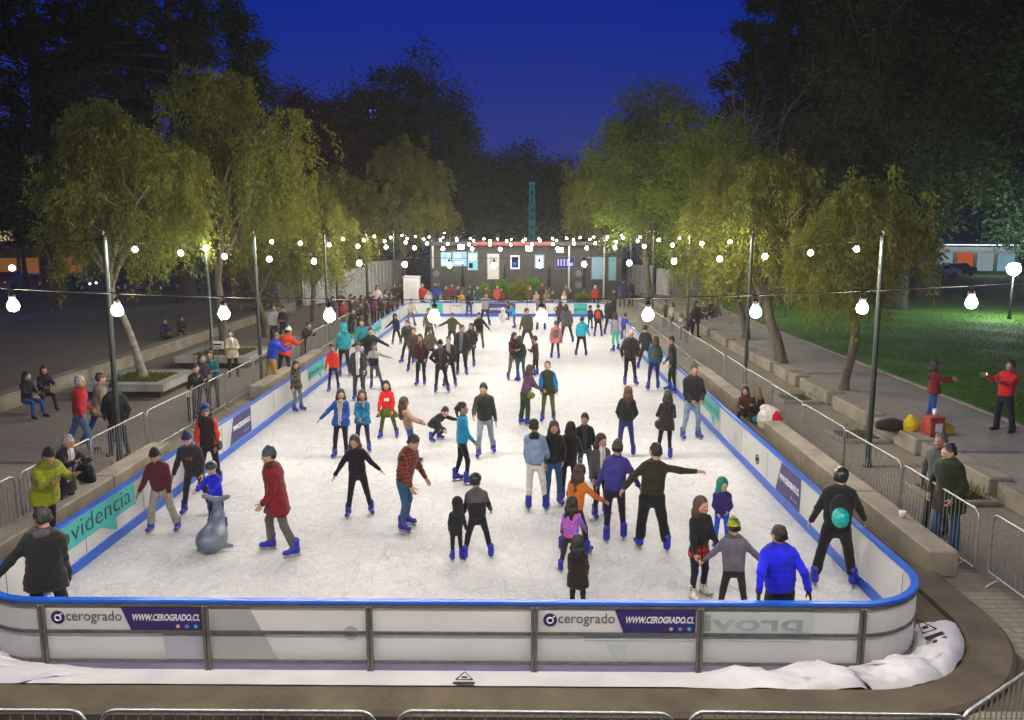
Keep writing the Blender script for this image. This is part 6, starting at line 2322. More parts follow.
# ------------------------------------------------------------------ skating aids
def field_obj(name, f, mats, loc, rz=0, mi=None, parent=None, sm=2, sc=1.0):
    v, fc, l = f.mesh(sm)
    m = None
    if isinstance(mats, (list, tuple)):
        lab = l[fc].astype(int)
        m = np.median(lab, axis=1).astype(int)
    o = link(bpy.data.objects.new(name, mesh_np(name, v * sc, fc, mats, m)), parent)
    o.location = loc
    o.rotation_euler = (0, 0, rz)
    return o


M_whale = mat('whale_plastic', (0.13, 0.155, 0.22), (0.05, 0.06, 0.09), 0.35, 4, 5, lo=.3, hi=.6)
M_whaled = mat('whale_plastic_dark', (0.06, 0.075, 0.115), (0.045, 0.055, 0.085), 0.42, 5, 5)
f = Field((-.42, -.5, -.02), (.42, .5, .95), .0165)
f.ell((0, -.12, .22), (.24, .31, .22), .05)
f.cone((0, .0, .24), (0, .17, .54), .20, .105, .10)
f.cone((0, .17, .54), (0, .17, .78), .105, .06, .06)
for s in (-1, 1):
    f.cone((0, .17, .80), (s * .22, .15, .88), .055, .038, .05)
    f.cone((s * .17, -.12, .12), (s * .30, .0, .06), .05, .03, .04)
    f.cone((s * .12, -.39, .20), (s * .12, -.39, .20), .012, .012, .005, 1)
f.put((-.5, -.6, -.3), (.5, .6, .012), lambda X, Y, Z: Z - .010 + 0 * X + 0 * Y, .01, cut=True)
x, y = at(213, 551, .03)
for s in (-1, 1):
    f.cone((s * .05, -.43, .10), (s * .15, -.36, .13), .010, .010, .004, 1)
wh = field_obj('skating_aid', f, [M_whale, M_ink], (x, y + .10, .034), R(-4))
tag(wh, 'grey-blue plastic whale skating aid with raised tail, pushed by the child in blue', 'skating aid')
f = Field((-.3, -.3, -.02), (.3, .3, .95), .02)
f.ell((0, 0, .33), (.20, .18, .34), .04, 0); f.ell((0, -.02, .75), (.14, .14, .15), .03, 1)
for s in (-1, 1):
    f.cone((s * .2, 0, .5), (s * .27, -.03, .25), .04, .03, .03, 1)
f.cone((0, -.14, .73), (0, -.2, .71), .03, .015, .02, 2)
f.put((-.5, -.6, -.3), (.5, .6, .012), lambda X, Y, Z: Z - .010 + 0 * X + 0 * Y, .01, cut=True)
x, y = at(503, 322.5, .03)
o = field_obj('skating_aid', f, [mat('aid_white', (.75, .75, .74), None, .4), M_inkwhite, mat('aid_orange', (.6, .2, .03), None, .4)], (x, y, .034))
tag(o, 'small white skating aid standing by the child in sky-blue jacket', 'skating aid')

# ------------------------------------------------------------------ right side: low wall, tree pits, things lying about
RW = [(9.75, 9.2), (9.75, 12.6), (9.75, 15.5), (9.75, 18.6), (9.75, 21.4), (9.75, 24.3), (9.75, 27.2), (9.75, 30.1), (9.75, 33.4), (9.75, 36.8), (9.75, 40.4), (9.75, 44)]
RL = ['right low wall block at the right picture edge', 'right low wall block beside the weedy tree pit', 'right low wall block behind the man in the dark olive coat', 'right low wall block carrying the red box',
      'right low wall block beside the empty tree pit', 'right low wall block right of the near right pole', 'right low wall block at the pale slender trunk', 'right low wall block between the two pepper trunks',
      'right low wall block at the thick pepper trunk', 'right low wall block behind the second right pole', 'far right low wall block below the steps']
for i in range(len(RW) - 1):
    a, c = Vector(RW[i]), Vector(RW[i + 1])
    q = MB()
    y0, y1 = a.y + .28, c.y - .28
    q.box((9.78, (y0 + y1) / 2, .21), (.50, y1 - y0, .42), bev=.03)
    tag(q.build('low_wall', M_wall), RL[i], 'wall', 'blocks of the low wall on the right')
b = MB()
b.box((9.84, 27, .09), (.30, 36, .18))
struct('step_terrain', b, M_wall)


def pit(label, cx, cy, s, weeds):
    o = thing('tree_pit', label, 'tree pit', (cx, cy, 0), RNG.uniform(-.03, .03), 'framed tree pits along the right low wall')
    q = MB()
    t = .14
    for sx, sy, w, d in ((0, -1, s, t), (0, 1, s, t), (-1, 0, t, s - 2 * t - .006), (1, 0, t, s - 2 * t - .006)):
        q.box((sx * (s - t) / 2, sy * (s - t) / 2, .05), (w, d, .10), bev=.015)
    q.build('rim', M_wall, o)
    q = MB(); q.box((0, 0, .03), (s - 2 * t - .01, s - 2 * t - .01, .05)); q.build('soil_bed', M_soil, o)
    if weeds:
        rng = np.random.default_rng(int(cy * 3))
        n = weeds
        r = rng.normal(size=(n, 2)) * .22
        Pp = np.c_[r, np.full(n, .05) + np.abs(rng.normal(size=n)) * .08]
        V = leaf_quads(Pp, rng.normal(size=(n, 3)) * .6 + (0, 0, .9), rng.uniform(.1, .28, n), np.full(n, .03), rng)
        link(bpy.data.objects.new('weeds', mesh_np('weeds', V, np.arange(4 * n).reshape(n, 4), LM_green, smooth=False)), o)


pit('square tree pit with a green weed at the right picture edge', 8.85, 15.9, 1.3, 420)
pit('square empty tree pit of brown earth right of the near pole', 8.85, 20.6, 1.3, 40)
pit('square tree pit around the slender pale trunk', 10.35 - 1.5, 25.3, 1.2, 60)


def lump(name, label, cat, loc, prims, mats, seed=1, wr=.008, h=.018, rz=0):
    f = Field((-.6, -.6, -.05), (.6, .6, .8), h)
    for p in prims:
        if p[0] == 'e':
            f.ell(p[1], p[2], .03, p[3] if len(p) > 3 else 0)
        else:
            f.cone(p[1], p[2], p[3], p[4], .02, p[5] if len(p) > 5 else 0)
    if wr:
        f.wrinkle(wr, seed)
    f.put((-1, -1, -.5), (1, 1, .006), lambda X, Y, Z: Z - .004 + 0 * X + 0 * Y, .01, cut=True)
    return tag(field_obj(name, f, mats, loc, rz), label, cat)


x, y = at(786, 423, .0)
lump('bag', 'round red and white bag leaning at the end of the right ledge', 'bag', (6.72, 21.15, 0.0),
     [('e', (0, 0, .34), (.34, .26, .38), 0), ('e', (.12, -.16, .34), (.17, .16, .28), 1), ('e', (-.1, .05, .66), (.16, .14, .1), 0)], [cloth('#cfc9c0'), cloth('#b3141a')], 4, .012)
lump('bag', 'turquoise bag on the ground beside the girl with long blond hair', 'bag', (*at(764, 424, 0), .006), [('e', (0, 0, .12), (.34, .2, .15)), ('e', (.2, -.05, .1), (.2, .15, .1))], [cloth('#127a8c')], 6, .012)
px0 = Vector(at(945, 436, .42))
bx, by = 10.25, 19.6
rb = thing('cool_box', 'red box with a white label standing on the right path edge', 'box', (bx, by - .1, .34), R(12))
q = MB(); q.box((0, 0, .24), (.44, .34, .44), bev=.03); q.build('case', mat('red_plastic', (.42, .06, .035), None, .45), rb)
q = MB(); q.box((0, 0, .485), (.47, .37, .05), bev=.02); q.build('lid', mat('red_plastic_lid', (.36, .07, .05), None, .45), rb)
q = MB(); q.box((.04, -.173, .24), (.20, .004, .20)); q.build('printed_label', M_inkwhite, rb)
lump('bag', 'yellow bag pressed against the left of the red box', 'bag', (bx - .42, by + .12, .34), [('e', (0, 0, .2), (.2, .22, .22)), ('e', (.02, .05, .36), (.12, .12, .12))], [cloth('#b59a10')], 8, .012)
lump('helmet', 'yellow helmet lying right of the red box', 'helmet', (bx + .42, by + .05, .34), [('e', (0, 0, .13), (.18, .22, .17))], [cloth('#b59a10')], 8, .0)
lump('bag', 'black bag heaped left of the yellow bag on the path edge', 'bag', (bx - .78, by + .35, .34), [('e', (0, 0, .16), (.32, .25, .2)), ('e', (-.2, .1, .12), (.2, .2, .14))], [cloth('#17171b')], 9, .015)
cp = thing('paper_cup', 'white paper cup on top of the red box', 'cup', (bx + .05, by - .05, .34 + .512))
q = MB(); q.lathe([(.0, 0), (.045, 0), (.06, .15), (.056, .15), (.042, .01), (0, .01)], n=12); q.build('cup_body', M_inkwhite, cp)
q = MB(); q.lathe([(.0, .158), (.05, .162), (.063, .15), (.0635, .142), (.0605, .142)], n=12); q.build('lid', M_bwhite, cp)
cp = thing('paper_cup', 'crushed white cup left on the right stone ledge', 'cup', (*at(902, 517, .43), .432))
q = MB(); q.lathe([(.0, 0), (.045, 0), (.06, .11), (.056, .11), (.042, .01), (0, .01)], n=12); q.build('cup_body', M_inkwhite, cp)
def tuft(label, x, y, z, n, sp, L, lm, seed):
    rng = np.random.default_rng(seed)
    Pp = np.c_[rng.normal(size=(n, 2)) * sp, np.full(n, 0.0)]
    V = leaf_quads(Pp, rng.normal(size=(n, 3)) * .6 + (0, 0, .8), rng.uniform(.5, 1.2, n) * L, np.full(n, L * .16), rng)
    o = link(bpy.data.objects.new('weed', mesh_np('weed', V, np.arange(4 * n).reshape(n, 4), lm, smooth=False)))
    o.location = (x, y, z)
    tag(o, label, 'plant')
tuft('green weed growing against the right ledge above the purple banner', *at(803, 460, .0), .0, 60, .07, .3, LM_green, 3)
tuft('small dry weed in the gutter behind the turquoise helmet skater', *at(893, 538, .0), .0, 90, .1, .22, LM_red, 4)

# ------------------------------------------------------------------ phones held up on the right
def phone_for(px, py, Y, label, rz):
    o = thing('phone', label, 'phone', (x_at(px, py, Y), Y, z_at(px, py, Y)), rz)
    q = MB(); q.box((0, 0, 0), (.15, .011, .078), bev=.004); q.build('case', M_ink, o)
    q = MB(); q.box((0, .0068, 0), (.135, .002, .068)); q.build('screen', emit('phone_screen', (.7, .8, 1), 1.2), o)


phone_for(956, 376.5, 21.2, 'dark phone held up by the woman in maroon', R(-70))
phone_for(987, 374, 20.0, 'dark phone held up by the man in red', R(75))

# ------------------------------------------------------------------ hoarding and upright fence pieces at the far end
M_hoard = mat('hoarding_sheet', (0.40, 0.40, 0.385), (0.28, 0.28, 0.27), 0.6, 2.5, 5)
M_hoardp = mat('hoarding_post', (0.10, 0.10, 0.10), None, 0.6)


def hoarding(a, c, h, label, z=0, group='hoarding panels at the far end'):
    a, c = Vector(a), Vector(c)
    L = (c - a).length
    o = thing('hoarding_panel', label, 'fence', (*((a + c) / 2), z), math.atan2(c.y - a.y, c.x - a.x), group)
    n = int(L / .125)
    path = []
    for i in range(n + 1):
        path.append((-L / 2 + L * i / n, (.028 if i % 4 in (0, 1) else -.028)))
    q = MB(); q.sweep(path, [(-.004, .12), (.004, .12), (.004, h), (-.004, h)]); q.build('corrugated_sheet', M_hoard, o)
    for s in (-1, 1):
        q = MB(); q.box((s * (L / 2 - .02), .065, h / 2), (.05, .05, h)); q.build('post', M_hoardp, o)


hl = [(-15.3, 56), (-13.7, 60), (-12.2, 64), (-9.9, 69.0)]
for i, l in enumerate(['pale corrugated hoarding panel left of the dark gap', 'pale corrugated hoarding panel in the middle behind the left crowd', 'bluish corrugated hoarding panel just left of the white booth']):
    hoarding(hl[i], (hl[i + 1][0] - .15, hl[i + 1][1] - .15), (2.5, 2.5, 2.9)[i], l)
hoarding((8.7, 67), (10.6, 64.2), 2.6, 'pale corrugated hoarding panel right of the stage')
hoarding((10.75, 64), (11.6, 62.8), 2.4, 'narrow pale hoarding panel beside the barred fence panels')


def bar_fence(a, c, h, label, tilt=0, z=0):
    a, c = Vector(a), Vector(c)
    L = (c - a).length
    o = thing('barred_fence_panel', label, 'fence', (*((a + c) / 2), z), math.atan2(c.y - a.y, c.x - a.x), 'barred steel fence panels')
    o.rotation_euler.x = tilt
    q = MB(); q.tube([(-L / 2, 0, .1), (L / 2, 0, .1), (L / 2, 0, h - .1), (L / 2 - .1, 0, h), (-L / 2 + .1, 0, h), (-L / 2, 0, h - .1)], .03, 7, closed=True); q.build('frame', M_steel, o)
    q = MB()
    n = int(L / .16)
    for i in range(1, n):
        q.tube([(-L / 2 + L * i / n, 0, .1), (-L / 2 + L * i / n, 0, h)], .017, 5, cap=False)
    q.build('bar_grille', M_steel, o)


bar_fence((-15.6, 52.0), (-14.2, 50.2), 2.5, 'barred steel fence piece leaning at the left, in front', R(8))
bar_fence((-15.2, 53.6), (-13.4, 53.2), 2.5, 'barred steel fence piece leaning at the left, behind', R(6))
bar_fence((11.2, 61.5), (13.0, 57.6), 2.3, 'wide barred fence panel right of the pale hoarding')
bar_fence((13.1, 55.4), (12.3, 52.2), 2.3, 'barred fence panel behind the tall hooded onlooker')

# white booth at the far left corner
bo = thing('booth', 'white booth standing beyond the far left corner of the rink', 'booth', (x_at(412, 290, 55), 55, 0))
q = MB(); q.box((0, 0, 1.1), (1.05, 1.0, 2.2), bev=.03); q.build('cabin', M_inkwhite, bo)
q = MB(); q.box((0, 0, 2.24), (1.15, 1.1, .08), bev=.02); q.build('roof', M_bwhite, bo)
q = MB(); q.box((0, -.512, 1.0), (.72, .012, 1.8)); q.build('door', M_bwhite, bo)

# ------------------------------------------------------------------ stage building with screens
Ys = 63.0
st = thing('stage_building', 'dark stage building with a red fascia strip, lit screens and posters beyond the rink', 'building', (0, Ys, 0))
X0, X1 = x_at(430, 270, Ys), x_at(622, 270, Ys)
M_stage = mat('stage_dark', (.032, .03, .029), (.018, .017, .017), .7, 2)
M_fascia = mat('stage_red', (.22, .03, .025), (.16, .022, .02), .6, 2)
q = MB(); q.box(((X0 + X1) / 2, 1.6, 2.1), (X1 - X0, 3.0, 4.2)); q.build('wall', M_stage, st)
q = MB(); q.box(((X0 + X1) / 2, 1.2, 4.37), (X1 - X0 + .8, 4.6, .32), bev=.03); rf = q.build('roof', M_stage, st)
q = MB(); q.box((x_at(512, 247, Ys - 1.1), -1.115, 4.37), (x_at(552, 247, Ys) - x_at(474, 247, Ys), .03, .26)); q.build('fascia', M_fascia, rf)
for px in (433, 569, 604):
    q = MB(); q.box((x_at(px, 270, Ys - .9), -.85, 2.1), (.12, .12, 4.2)); q.build('post', M_steel, st)
def panel(px0, px1, py0, py1, m, nm, fr=True, parts=()):
    xa, xb = x_at(px0, 260, Ys), x_at(px1, 260, Ys)
    za, zb = z_at(500, py1, Ys), z_at(500, py0, Ys)
    q = MB(); q.box(((xa + xb) / 2, .06, (za + zb) / 2), (xb - xa + .12, .06, zb - za + .12)); fo = q.build(nm, M_hoardp, st)
    q = MB(); q.box(((xa + xb) / 2, .022, (za + zb) / 2), (xb - xa, .012, zb - za)); q.build('face', m, fo)
    for (u0, v0, u1, v1, mm) in parts:
        q = MB(); q.box((xa + (xb - xa) * (u0 + u1) / 2, .013, za + (zb - za) * (v0 + v1) / 2), ((xb - xa) * (u1 - u0), .004, (zb - za) * (v1 - v0))); q.build('picture_area', mm, fo)
s1, s2, s3 = emit('screen_mint', (.55, .95, .85), 1.0), emit('screen_sky', (.42, .72, 1.0), 1.0), emit('screen_aqua', (.35, .85, .85), .9)
e_w, e_b, e_d = emit('screen_white', (.9, .97, 1.0), 1.4), emit('screen_blue', (.02, .09, .5), .8), emit('screen_navy', (.01, .03, .1), .5)
panel(441, 451, 252.5, 266, s1, 'screen', parts=((.1, .1, .9, .3, e_w), (.1, .5, .6, .8, s2)))
panel(452.5, 466.5, 252, 266, s2, 'screen', parts=((.12, .55, .6, .85, e_w), (.2, .15, .8, .35, e_w)))
panel(468, 477.5, 252.5, 270, s3, 'screen', parts=((.1, .55, .9, .9, e_w), (.1, .1, .5, .4, e_d)))
panel(487.5, 499, 254, 279, mat('poster_white', (.45, .45, .43), None, .5), 'poster', parts=((.15, .6, .85, .9, mat('poster_grey', (.3, .3, .31), None, .5)),))
panel(510.5, 519.5, 255.5, 269, e_w, 'screen', parts=((.12, .1, .88, .9, e_d), (.2, .15, .8, .6, e_b), (.3, .3, .6, .5, s2)))
panel(535, 544, 255, 268, s2, 'screen', parts=((.15, .45, .85, .9, e_w),))
panel(556, 574, 257.5, 268, emit('screen_violet', (.06, .05, .35), .7), 'screen', parts=tuple((u, .2, u + .09, .85, emit('screen_pale_violet', (.65, .62, 1.0), .9)) for u in (.08, .25, .42, .6)) + ((.74, .2, .94, .5, emit('screen_pale_violet', (.65, .62, 1.0), .9)),))
panel(592, 603, 257, 279, mat('poster_sky', (.20, .33, .45), None, .5), 'poster')
panel(609, 616, 257, 280, mat('poster_teal', (.12, .33, .38), None, .5), 'poster')
M_cold = emit('flood_cold', (.62, .82, 1.0), 60)
for px, py, l in ((529, 248.5, 'large cold-white floodlight under the stage roof edge'), (461, 247, 'small bluish floodlight above the lit screens'), (560, 250, 'pale blue floodlight right of the stage centre')):
    o = thing('floodlight', l, 'floodlight', (x_at(px, py, Ys - 1.5), Ys - 1.5, z_at(px, py, Ys - 1.5)))
    q = MB(); q.box((0, .09, 0), (.5, .16, .4), bev=.03); q.build('housing', M_hoardp, o)
    q = MB(); q.box((0, -.003, 0), (.42, .02, .32)); q.build('lamp_face', M_cold, o)
    q = MB(); q.tube([(0, .1, .2), (0, .1, 4.25 - o.location.z + .1)], .02, 6); q.build('bracket', M_hoardp, o)
# dark parasols and speaker towers that break up the stage front
for px, Y, l in ((463, 59.5, 'folded dark parasol before the lit screens'), (505, 58.8, 'folded dark parasol between the white poster and the blue screen'), (549, 59.3, 'folded dark parasol left of the violet sign'), (584, 58.5, 'folded dark parasol right of the violet sign')):
    o = thing('parasol', l, 'parasol', (x_at(px, 290, Y), Y, 0), 0, 'folded parasols before the stage')
    q = MB(); q.lathe([(0, 0), (.28, 0), (.28, .08), (.03, .1), (.025, 3.0), (0, 3.0)], n=10); q.build('pole', M_hoardp, o)
    q = MB(); q.lathe([(.03, 2.95), (.10, 2.6), (.19, 1.7), (.15, 1.25), (.03, 1.2)], n=9); q.build('canopy', cloth('#1d1c1d'), o)
for px, l in ((437, 'black speaker tower at the left end of the stage'), (578, 'black speaker tower under the right half of the stage')):
    o = thing('speaker_tower', l, 'speaker', (x_at(px, 290, 60.5), 60.5, 0))
    for k in range(3):
        q = MB(); q.box((0, 0, .45 + .86 * k), (.7, .6, .82), bev=.03); c_ = q.build('cabinet', M_ink, o)
        q = MB(); q.lathe([(0, 0), (.2, 0), (.24, .02), (.26, 0)], n=16); q.build('cone', M_hoardp, c_, Matrix.Translation((0, -.31, .45 + .86 * k)) @ Matrix.Rotation(PI / 2, 4, 'X'))
# small tables with pale blue cloths
for px, Y, w, l in ((433, 56.5, 1.1, 'pale blue clothed table at the left of the stage'), (456, 57.5, .7, 'small pale blue table below the lit screens'), (472, 57.5, .7, 'small pale blue table left of the potted plants')):
    o = thing('table', l, 'table', (x_at(px, 290, Y), Y, 0), 0, 'pale blue tables in front of the stage')
    q = MB(); q.box((0, 0, 1.02), (w, .7, .05), bev=.015); q.build('tabletop', mat('table_blue', (.20, .42, .55), None, .6), o)
    q = MB(); q.sweep([(-w / 2, -.35), (w / 2, -.35), (w / 2, .35), (-w / 2, .35)], [(-.005, .35), (.005, .35), (.005, .99), (-.005, .99)], closed=True); q.build('cloth', mat('table_blue', (.20, .42, .55), None, .6), o)
    for sx in (-1, 1):
        for sy in (-1, 1):
            q = MB(); q.tube([(sx * (w / 2 - .06), sy * .27, 0), (sx * (w / 2 - .06), sy * .27, 1.0)], .02, 6); q.build('leg', M_frame, o)


def bush(label, px, Y, w, h, lm, n, seed, name='potted_plant', pot=True, group='potted plants in front of the stage'):
    rng = np.random.default_rng(seed)
    o = thing(name, label, 'plant', (x_at(px, 290, Y), Y, 0), 0, group)
    ph = .45 if pot else .05
    if pot:
        q = MB(); q.lathe([(0, 0), (.22, 0), (.30, .45), (.27, .45), (.26, .40), (0, .40)], n=14); q.build('pot', mat('pot_terracotta', (.25, .10, .06), None, .8), o)
    P_, D_ = [], []
    for i in range(26):
        a = rng.uniform(0, 2 * PI); r = rng.uniform(.1, 1) * w
        tip = np.array([math.cos(a) * r, math.sin(a) * r * .7, ph + h * (1 - .45 * (r / w) ** 2) * rng.uniform(.8, 1.05)])
        s = rng.random(n // 26)[:, None]
        b_ = np.array([0, 0, ph])
        P_.append(b_ + (tip - b_) * (s ** .6) + rng.normal(size=(n // 26, 3)) * .09)
        D_.append((tip - b_) + rng.normal(size=(n // 26, 3)) * .5)
    P_, D_ = np.concatenate(P_), np.concatenate(D_)
    V = leaf_quads(P_, D_, rng.uniform(.12, .28, len(P_)), np.full(len(P_), .06), rng)
    link(bpy.data.objects.new('foliage', mesh_np('foliage', V, np.arange(len(V)).reshape(-1, 4), lm, smooth=False)), o)


LM_lime = leaf_mat('lime_leaves', (.10, .26, .03), (.16, .28, .03), (.06, .16, .02))
bush('leafy green potted plant left of the yellowish one', 504, 56, .75, 1.5, LM_lime, 1300, 1)
bush('yellowish green potted plant in the middle before the stage', 520, 55.5, .85, 1.5, LM_pepper, 1500, 2)
bush('bright green potted plant right of the yellowish one', 533, 57, .7, 1.5, LM_lime, 1300, 3)
bush('small green bush left of the coral jacket', 484, 57, .5, 1.2, LM_lime, 800, 4)
bush('low green hedge bush before the right end of the stage', 581, 55.5, 1.1, .95, LM_green, 1500, 5, 'bush', False)
bush('low green bush beside the red-coated person at the far boards', 590, 56.5, .9, .8, LM_green, 1200, 6, 'bush', False)
bush('dark low bush by the fallen fence on the left', 262, 50, .9, .9, LM_green, 1000, 7, 'bush', False)

# ------------------------------------------------------------------ far surroundings: tower, buildings, cars, lamps
M_tw = emit('tower_cyan_glow', (.02, .30, .38), .30)  # tower's cyan floodlighting put into the material as a glow of its own
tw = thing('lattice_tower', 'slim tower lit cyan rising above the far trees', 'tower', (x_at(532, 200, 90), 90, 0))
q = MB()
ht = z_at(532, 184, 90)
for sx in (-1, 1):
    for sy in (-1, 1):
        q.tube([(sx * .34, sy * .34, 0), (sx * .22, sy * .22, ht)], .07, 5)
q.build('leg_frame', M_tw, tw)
q = MB()
n = 11
for k in range(n):
    z0, z1 = ht * k / n, ht * (k + 1) / n
    w0, w1 = .34 - .12 * k / n, .34 - .12 * (k + 1) / n
    s = 1 if k % 2 else -1
    for a, b_ in (((-s * w0, -w0), (s * w1, -w1)), ((w0, -s * w0), (w1, s * w1)), ((s * w0, w0), (-s * w1, w1)), ((-w0, s * w0), (-w1, -s * w1))):
        q.tube([(a[0], a[1], z0), (b_[0], b_[1], z1)], .05, 4)
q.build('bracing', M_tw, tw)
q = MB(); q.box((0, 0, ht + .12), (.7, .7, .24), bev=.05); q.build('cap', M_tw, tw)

M_bldg = mat('far_facade', (.16, .14, .13), (.11, .10, .095), .85, .3)
M_win = mat('dark_window', (.02, .022, .03), None, .2)


def block(label, xc, yc, w, d, h, lit, floors, cols, seed, z=0):
    rng = np.random.default_rng(seed)
    o = thing('apartment_building', label, 'building', (xc, yc, z))
    q = MB(); q.box((0, 0, h / 2), (w, d, h)); q.build('wall', M_bldg, o)
    q = MB(); q.box((0, 0, h + .2), (w + .8, d + .8, .4)); rf = q.build('roof', M_bldg, o)
    q = MB(); q.box((w * .15, 0, h + 1.6), (w * .3, d * .4, 2.4)); q.build('roof_hut', M_bldg, rf)
    fh, cw = h / floors, w / cols
    k = 0
    for i in range(floors):
        for j in range(cols):
            zc, xx = (i + .55) * fh, -w / 2 + (j + .5) * cw
            m = lit.get((i, j)) or (emit('window_warm', (1, .72, .4), .5) if rng.random() < .04 else M_win)
            q = MB(); q.box((xx, -d / 2 - .03, zc), (cw * .56, .05, fh * .5)); wn = q.build('window_frame', M_hoardp, o)
            q = MB(); q.box((xx, -d / 2 - .065, zc), (cw * .5, .02, fh * .43)); q.build('pane', m, wn)


eb, er, ew_ = emit('window_blue', (.08, .2, 1.0), 7.0), emit('window_red', (1.0, .12, .03), 5.0), emit('window_white', (.9, .95, 1.0), 2.5)
block('dark apartment block behind the left trees with blue and red lit windows', -25, 128, 17, 12, 23.5,
      {(7, 1): ew_, (7, 5): eb, (6, 5): eb, (6, 6): eb, (5, 6): er, (5, 7): er, (4, 6): er, (4, 7): er, (7, 6): ew_}, 8, 8, 5)
block('low dark building behind the trees at the far left', -62, 108, 30, 12, 9, {}, 3, 9, 6)
block('long dark building behind the cars on the right', 58, 122, 44, 12, 11, {}, 3, 14, 8)

sh = thing('shop_kiosk', 'brightly lit white shop front across the street on the right', 'shop', (x_at(975, 265, 92), 92, .3), R(-20))
q = MB(); q.box((0, 2.2, 1.7), (8.5, 4, 3.0)); q.build('wall', mat('shop_wall', (.16, .16, .155), None, .7), sh)
q = MB(); q.box((0, -.5, 3.6), (9.2, 2.4, .25), bev=.05); q.build('canopy', M_hoard, sh)
q = MB(); q.box((0, -.5, 3.45), (8.2, 1.2, .04)); q.build('canopy_lights', emit('shop_light', (.85, .97, 1.0), 5), sh)
for k, m in enumerate((emit('shop_window', (.6, .8, .9), .28), emit('shop_orange', (1.0, .18, .05), .35), emit('shop_window', (.6, .8, .9), .28), emit('shop_window2', (.4, .8, 1.0), .3))):
    q = MB(); q.box((-3.1 + 2.05 * k, .16, 1.55), (1.8, .06, 2.2)); wn = q.build('window_frame', M_hoardp, sh)
    q = MB(); q.box((-3.1 + 2.05 * k, .11, 1.55), (1.66, .03, 2.05)); q.build('pane', m, wn)
sh2 = thing('shop_kiosk', 'low shop with warm orange light at the far left edge', 'shop', (x_at(20, 268, 92), 92, 0), R(12))
q = MB(); q.box((0, 2, 1.6), (14, 4, 3.2)); q.build('wall', mat('shop_wall2', (.25, .17, .1), None, .8), sh2)
q = MB(); q.box((0, -.5, 3.3), (14.6, 2.2, .2), bev=.05); q.build('canopy', M_bldg, sh2)
for k in range(6):
    q = MB(); q.box((-5.8 + 2.3 * k, -.06, 1.35), (2.0, .06, 1.9)); wn = q.build('window_frame', M_hoardp, sh2)
    q = MB(); q.box((-5.8 + 2.3 * k, -.11, 1.35), (1.86, .03, 1.76)); q.build('pane', emit('shop_warm', (1.0, .36, .10), .16), wn)

M_glass = mat('car_glass', (.02, .022, .026), None, .1)
M_tyre = mat('tyre', (.02, .02, .02), None, .8)


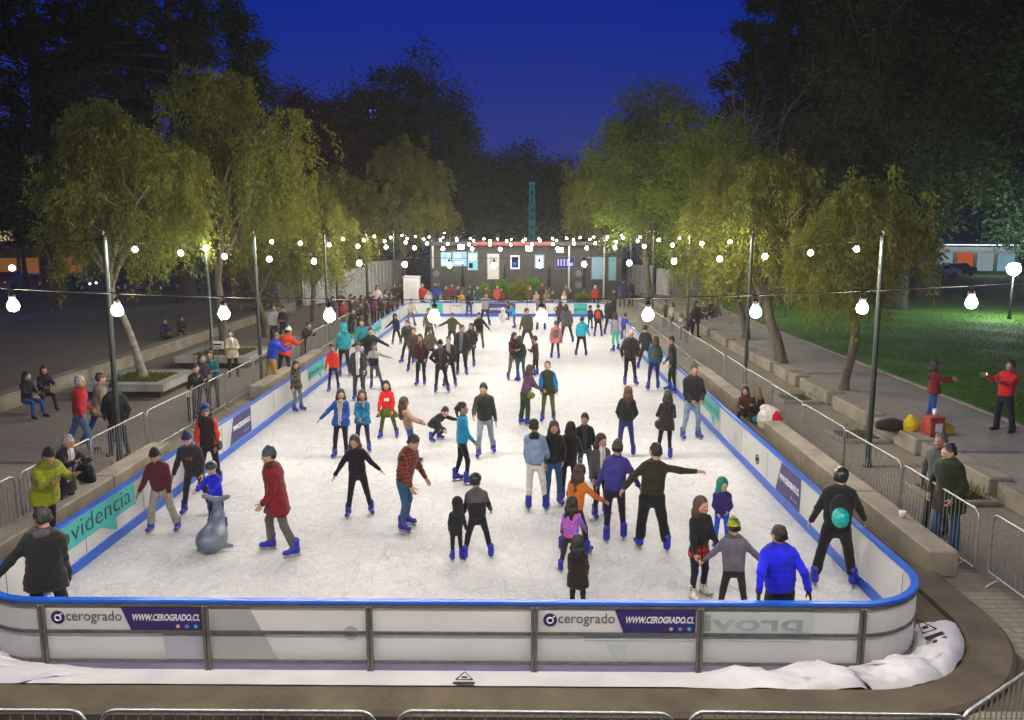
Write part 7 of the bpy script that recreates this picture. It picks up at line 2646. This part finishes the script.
def car(label, px, Y, rz, c, z=0.0, name='parked_car', rear=True):
    o = thing(name, label, 'car', (x_at(px, 275, Y), Y, z), rz, 'cars on the streets beyond the trees')
    pm = mat('car_paint_' + c, lin(c), None, .3, 3)
    side = [(-2.1, .32), (-2.12, .62), (-1.95, .86), (-1.25, .93), (-.75, 1.40), (.75, 1.44), (1.45, 1.0), (2.05, .92), (2.12, .6), (2.08, .32)]
    q = MB()
    W = .86
    v, f = [], []
    for s in (-1, 1):
        for x, zz in side:
            v.append((x, s * W * (1 if zz < .95 else .82), zz))
    n = len(side)
    f.append(list(range(n))[::1]); f.append(list(range(2 * n - 1, n - 1, -1)))
    for i in range(n):
        j = (i + 1) % n
        f.append((j, i, n + i, n + j))
    q.add(v, f)
    q.build('body', pm, o)
    for s in (-1, 1):
        q = MB()
        q.add([(-1.05, s * .80, 1.0), (1.2, s * .80, 1.03), (.72, s * .735, 1.37), (-.70, s * .735, 1.34)], [(0, 1, 2, 3) if s < 0 else (3, 2, 1, 0)])
        q.build('side_window', M_glass, o)
    for s in (-1, 1):
        q = MB()
        x0, z0, x1, z1 = ((-1.22, .96, -.79, 1.37), (1.42, 1.03, .8, 1.41))[s > 0]
        e = .012 * s
        q.add([(x0 + e, -.66, z0), (x0 + e, .66, z0), (x1 + e, .62, z1), (x1 + e, -.62, z1)], [(0, 1, 2, 3) if s > 0 else (3, 2, 1, 0)])
        q.build('windscreen', M_glass, o)
        for y in (-.62, .62):
            q = MB(); q.box((s * 2.09, y, .70), (.08, .32, .16), bev=.02)
            q.build('tail_light' if s < 0 else 'headlight', emit('tail_red', (1.0, .03, .02), 7.0) if s < 0 else emit('head_white', (1.0, .95, .85), 6.0), o)
    for sx in (-1.3, 1.3):
        for sy in (-1, 1):
            q = MB()
            M = Matrix.Translation((sx, sy * .78, .32)) @ Matrix.Rotation(PI / 2, 4, 'X')
            q.lathe([(.0, -.09), (.3, -.09), (.32, -.06), (.32, .06), (.3, .09), (.0, .09)], n=16)
            q.build('wheel', M_tyre, o, M)


car('car with bright red tail lights beyond the right lawn', 917, 88, R(95), '#8a1518', z=.37)
car('grey car with red tail lights further left beyond the lawn', 893, 94, R(100), '#4a4c50', z=.37)
car('pale car by the shop front on the right', 938, 86, R(10), '#a0a4a8', z=.37)
car('dark car partly hidden behind the thick trunk on the right', 955, 90, R(15), '#20242c', z=.37)
car('pale blue car beyond the thick trunk at the far left', 33, 73, R(8), '#5a7a98', z=0)
car('dark blue car beyond the near left pole', 68, 71, R(4), '#1a3a7a', z=0)
car('dark car with white headlights at the left picture edge', 8, 77, R(8), '#30343a', z=0)
for px, py, Y, r, c, s, l in ((443, 232, 118, .38, (.75, .92, 1), 45, 'far white street lamp above the lit screens'), (478, 232.5, 122, .28, (.75, .92, 1), 40, 'far street lamp above the stage middle'),
                              (497, 237, 120, .3, (.8, .95, 1), 40, 'far street lamp right of the stage middle'), (569, 233, 124, .25, (.9, .95, 1), 40, 'tiny far street lamp right of the cyan tower'),
                              (206, 248, 27.5, .10, (.9, .96, 1), 330, 'small bluish lamp before the left pepper trees, above the second cable'), (789, 242, 47, .15, (.95, .97, .9), 700, 'small white lamp shining between the right trees'),
                              (12, 268, 84, .3, (1, .6, .25), 35, 'orange street lamp low at the left picture edge')):
    lamp(x_at(px, py, Y), Y, z_at(px, py, Y), r, emit('lamp_%d' % px, c, s), l)
print('objects', len(bpy.data.objects))
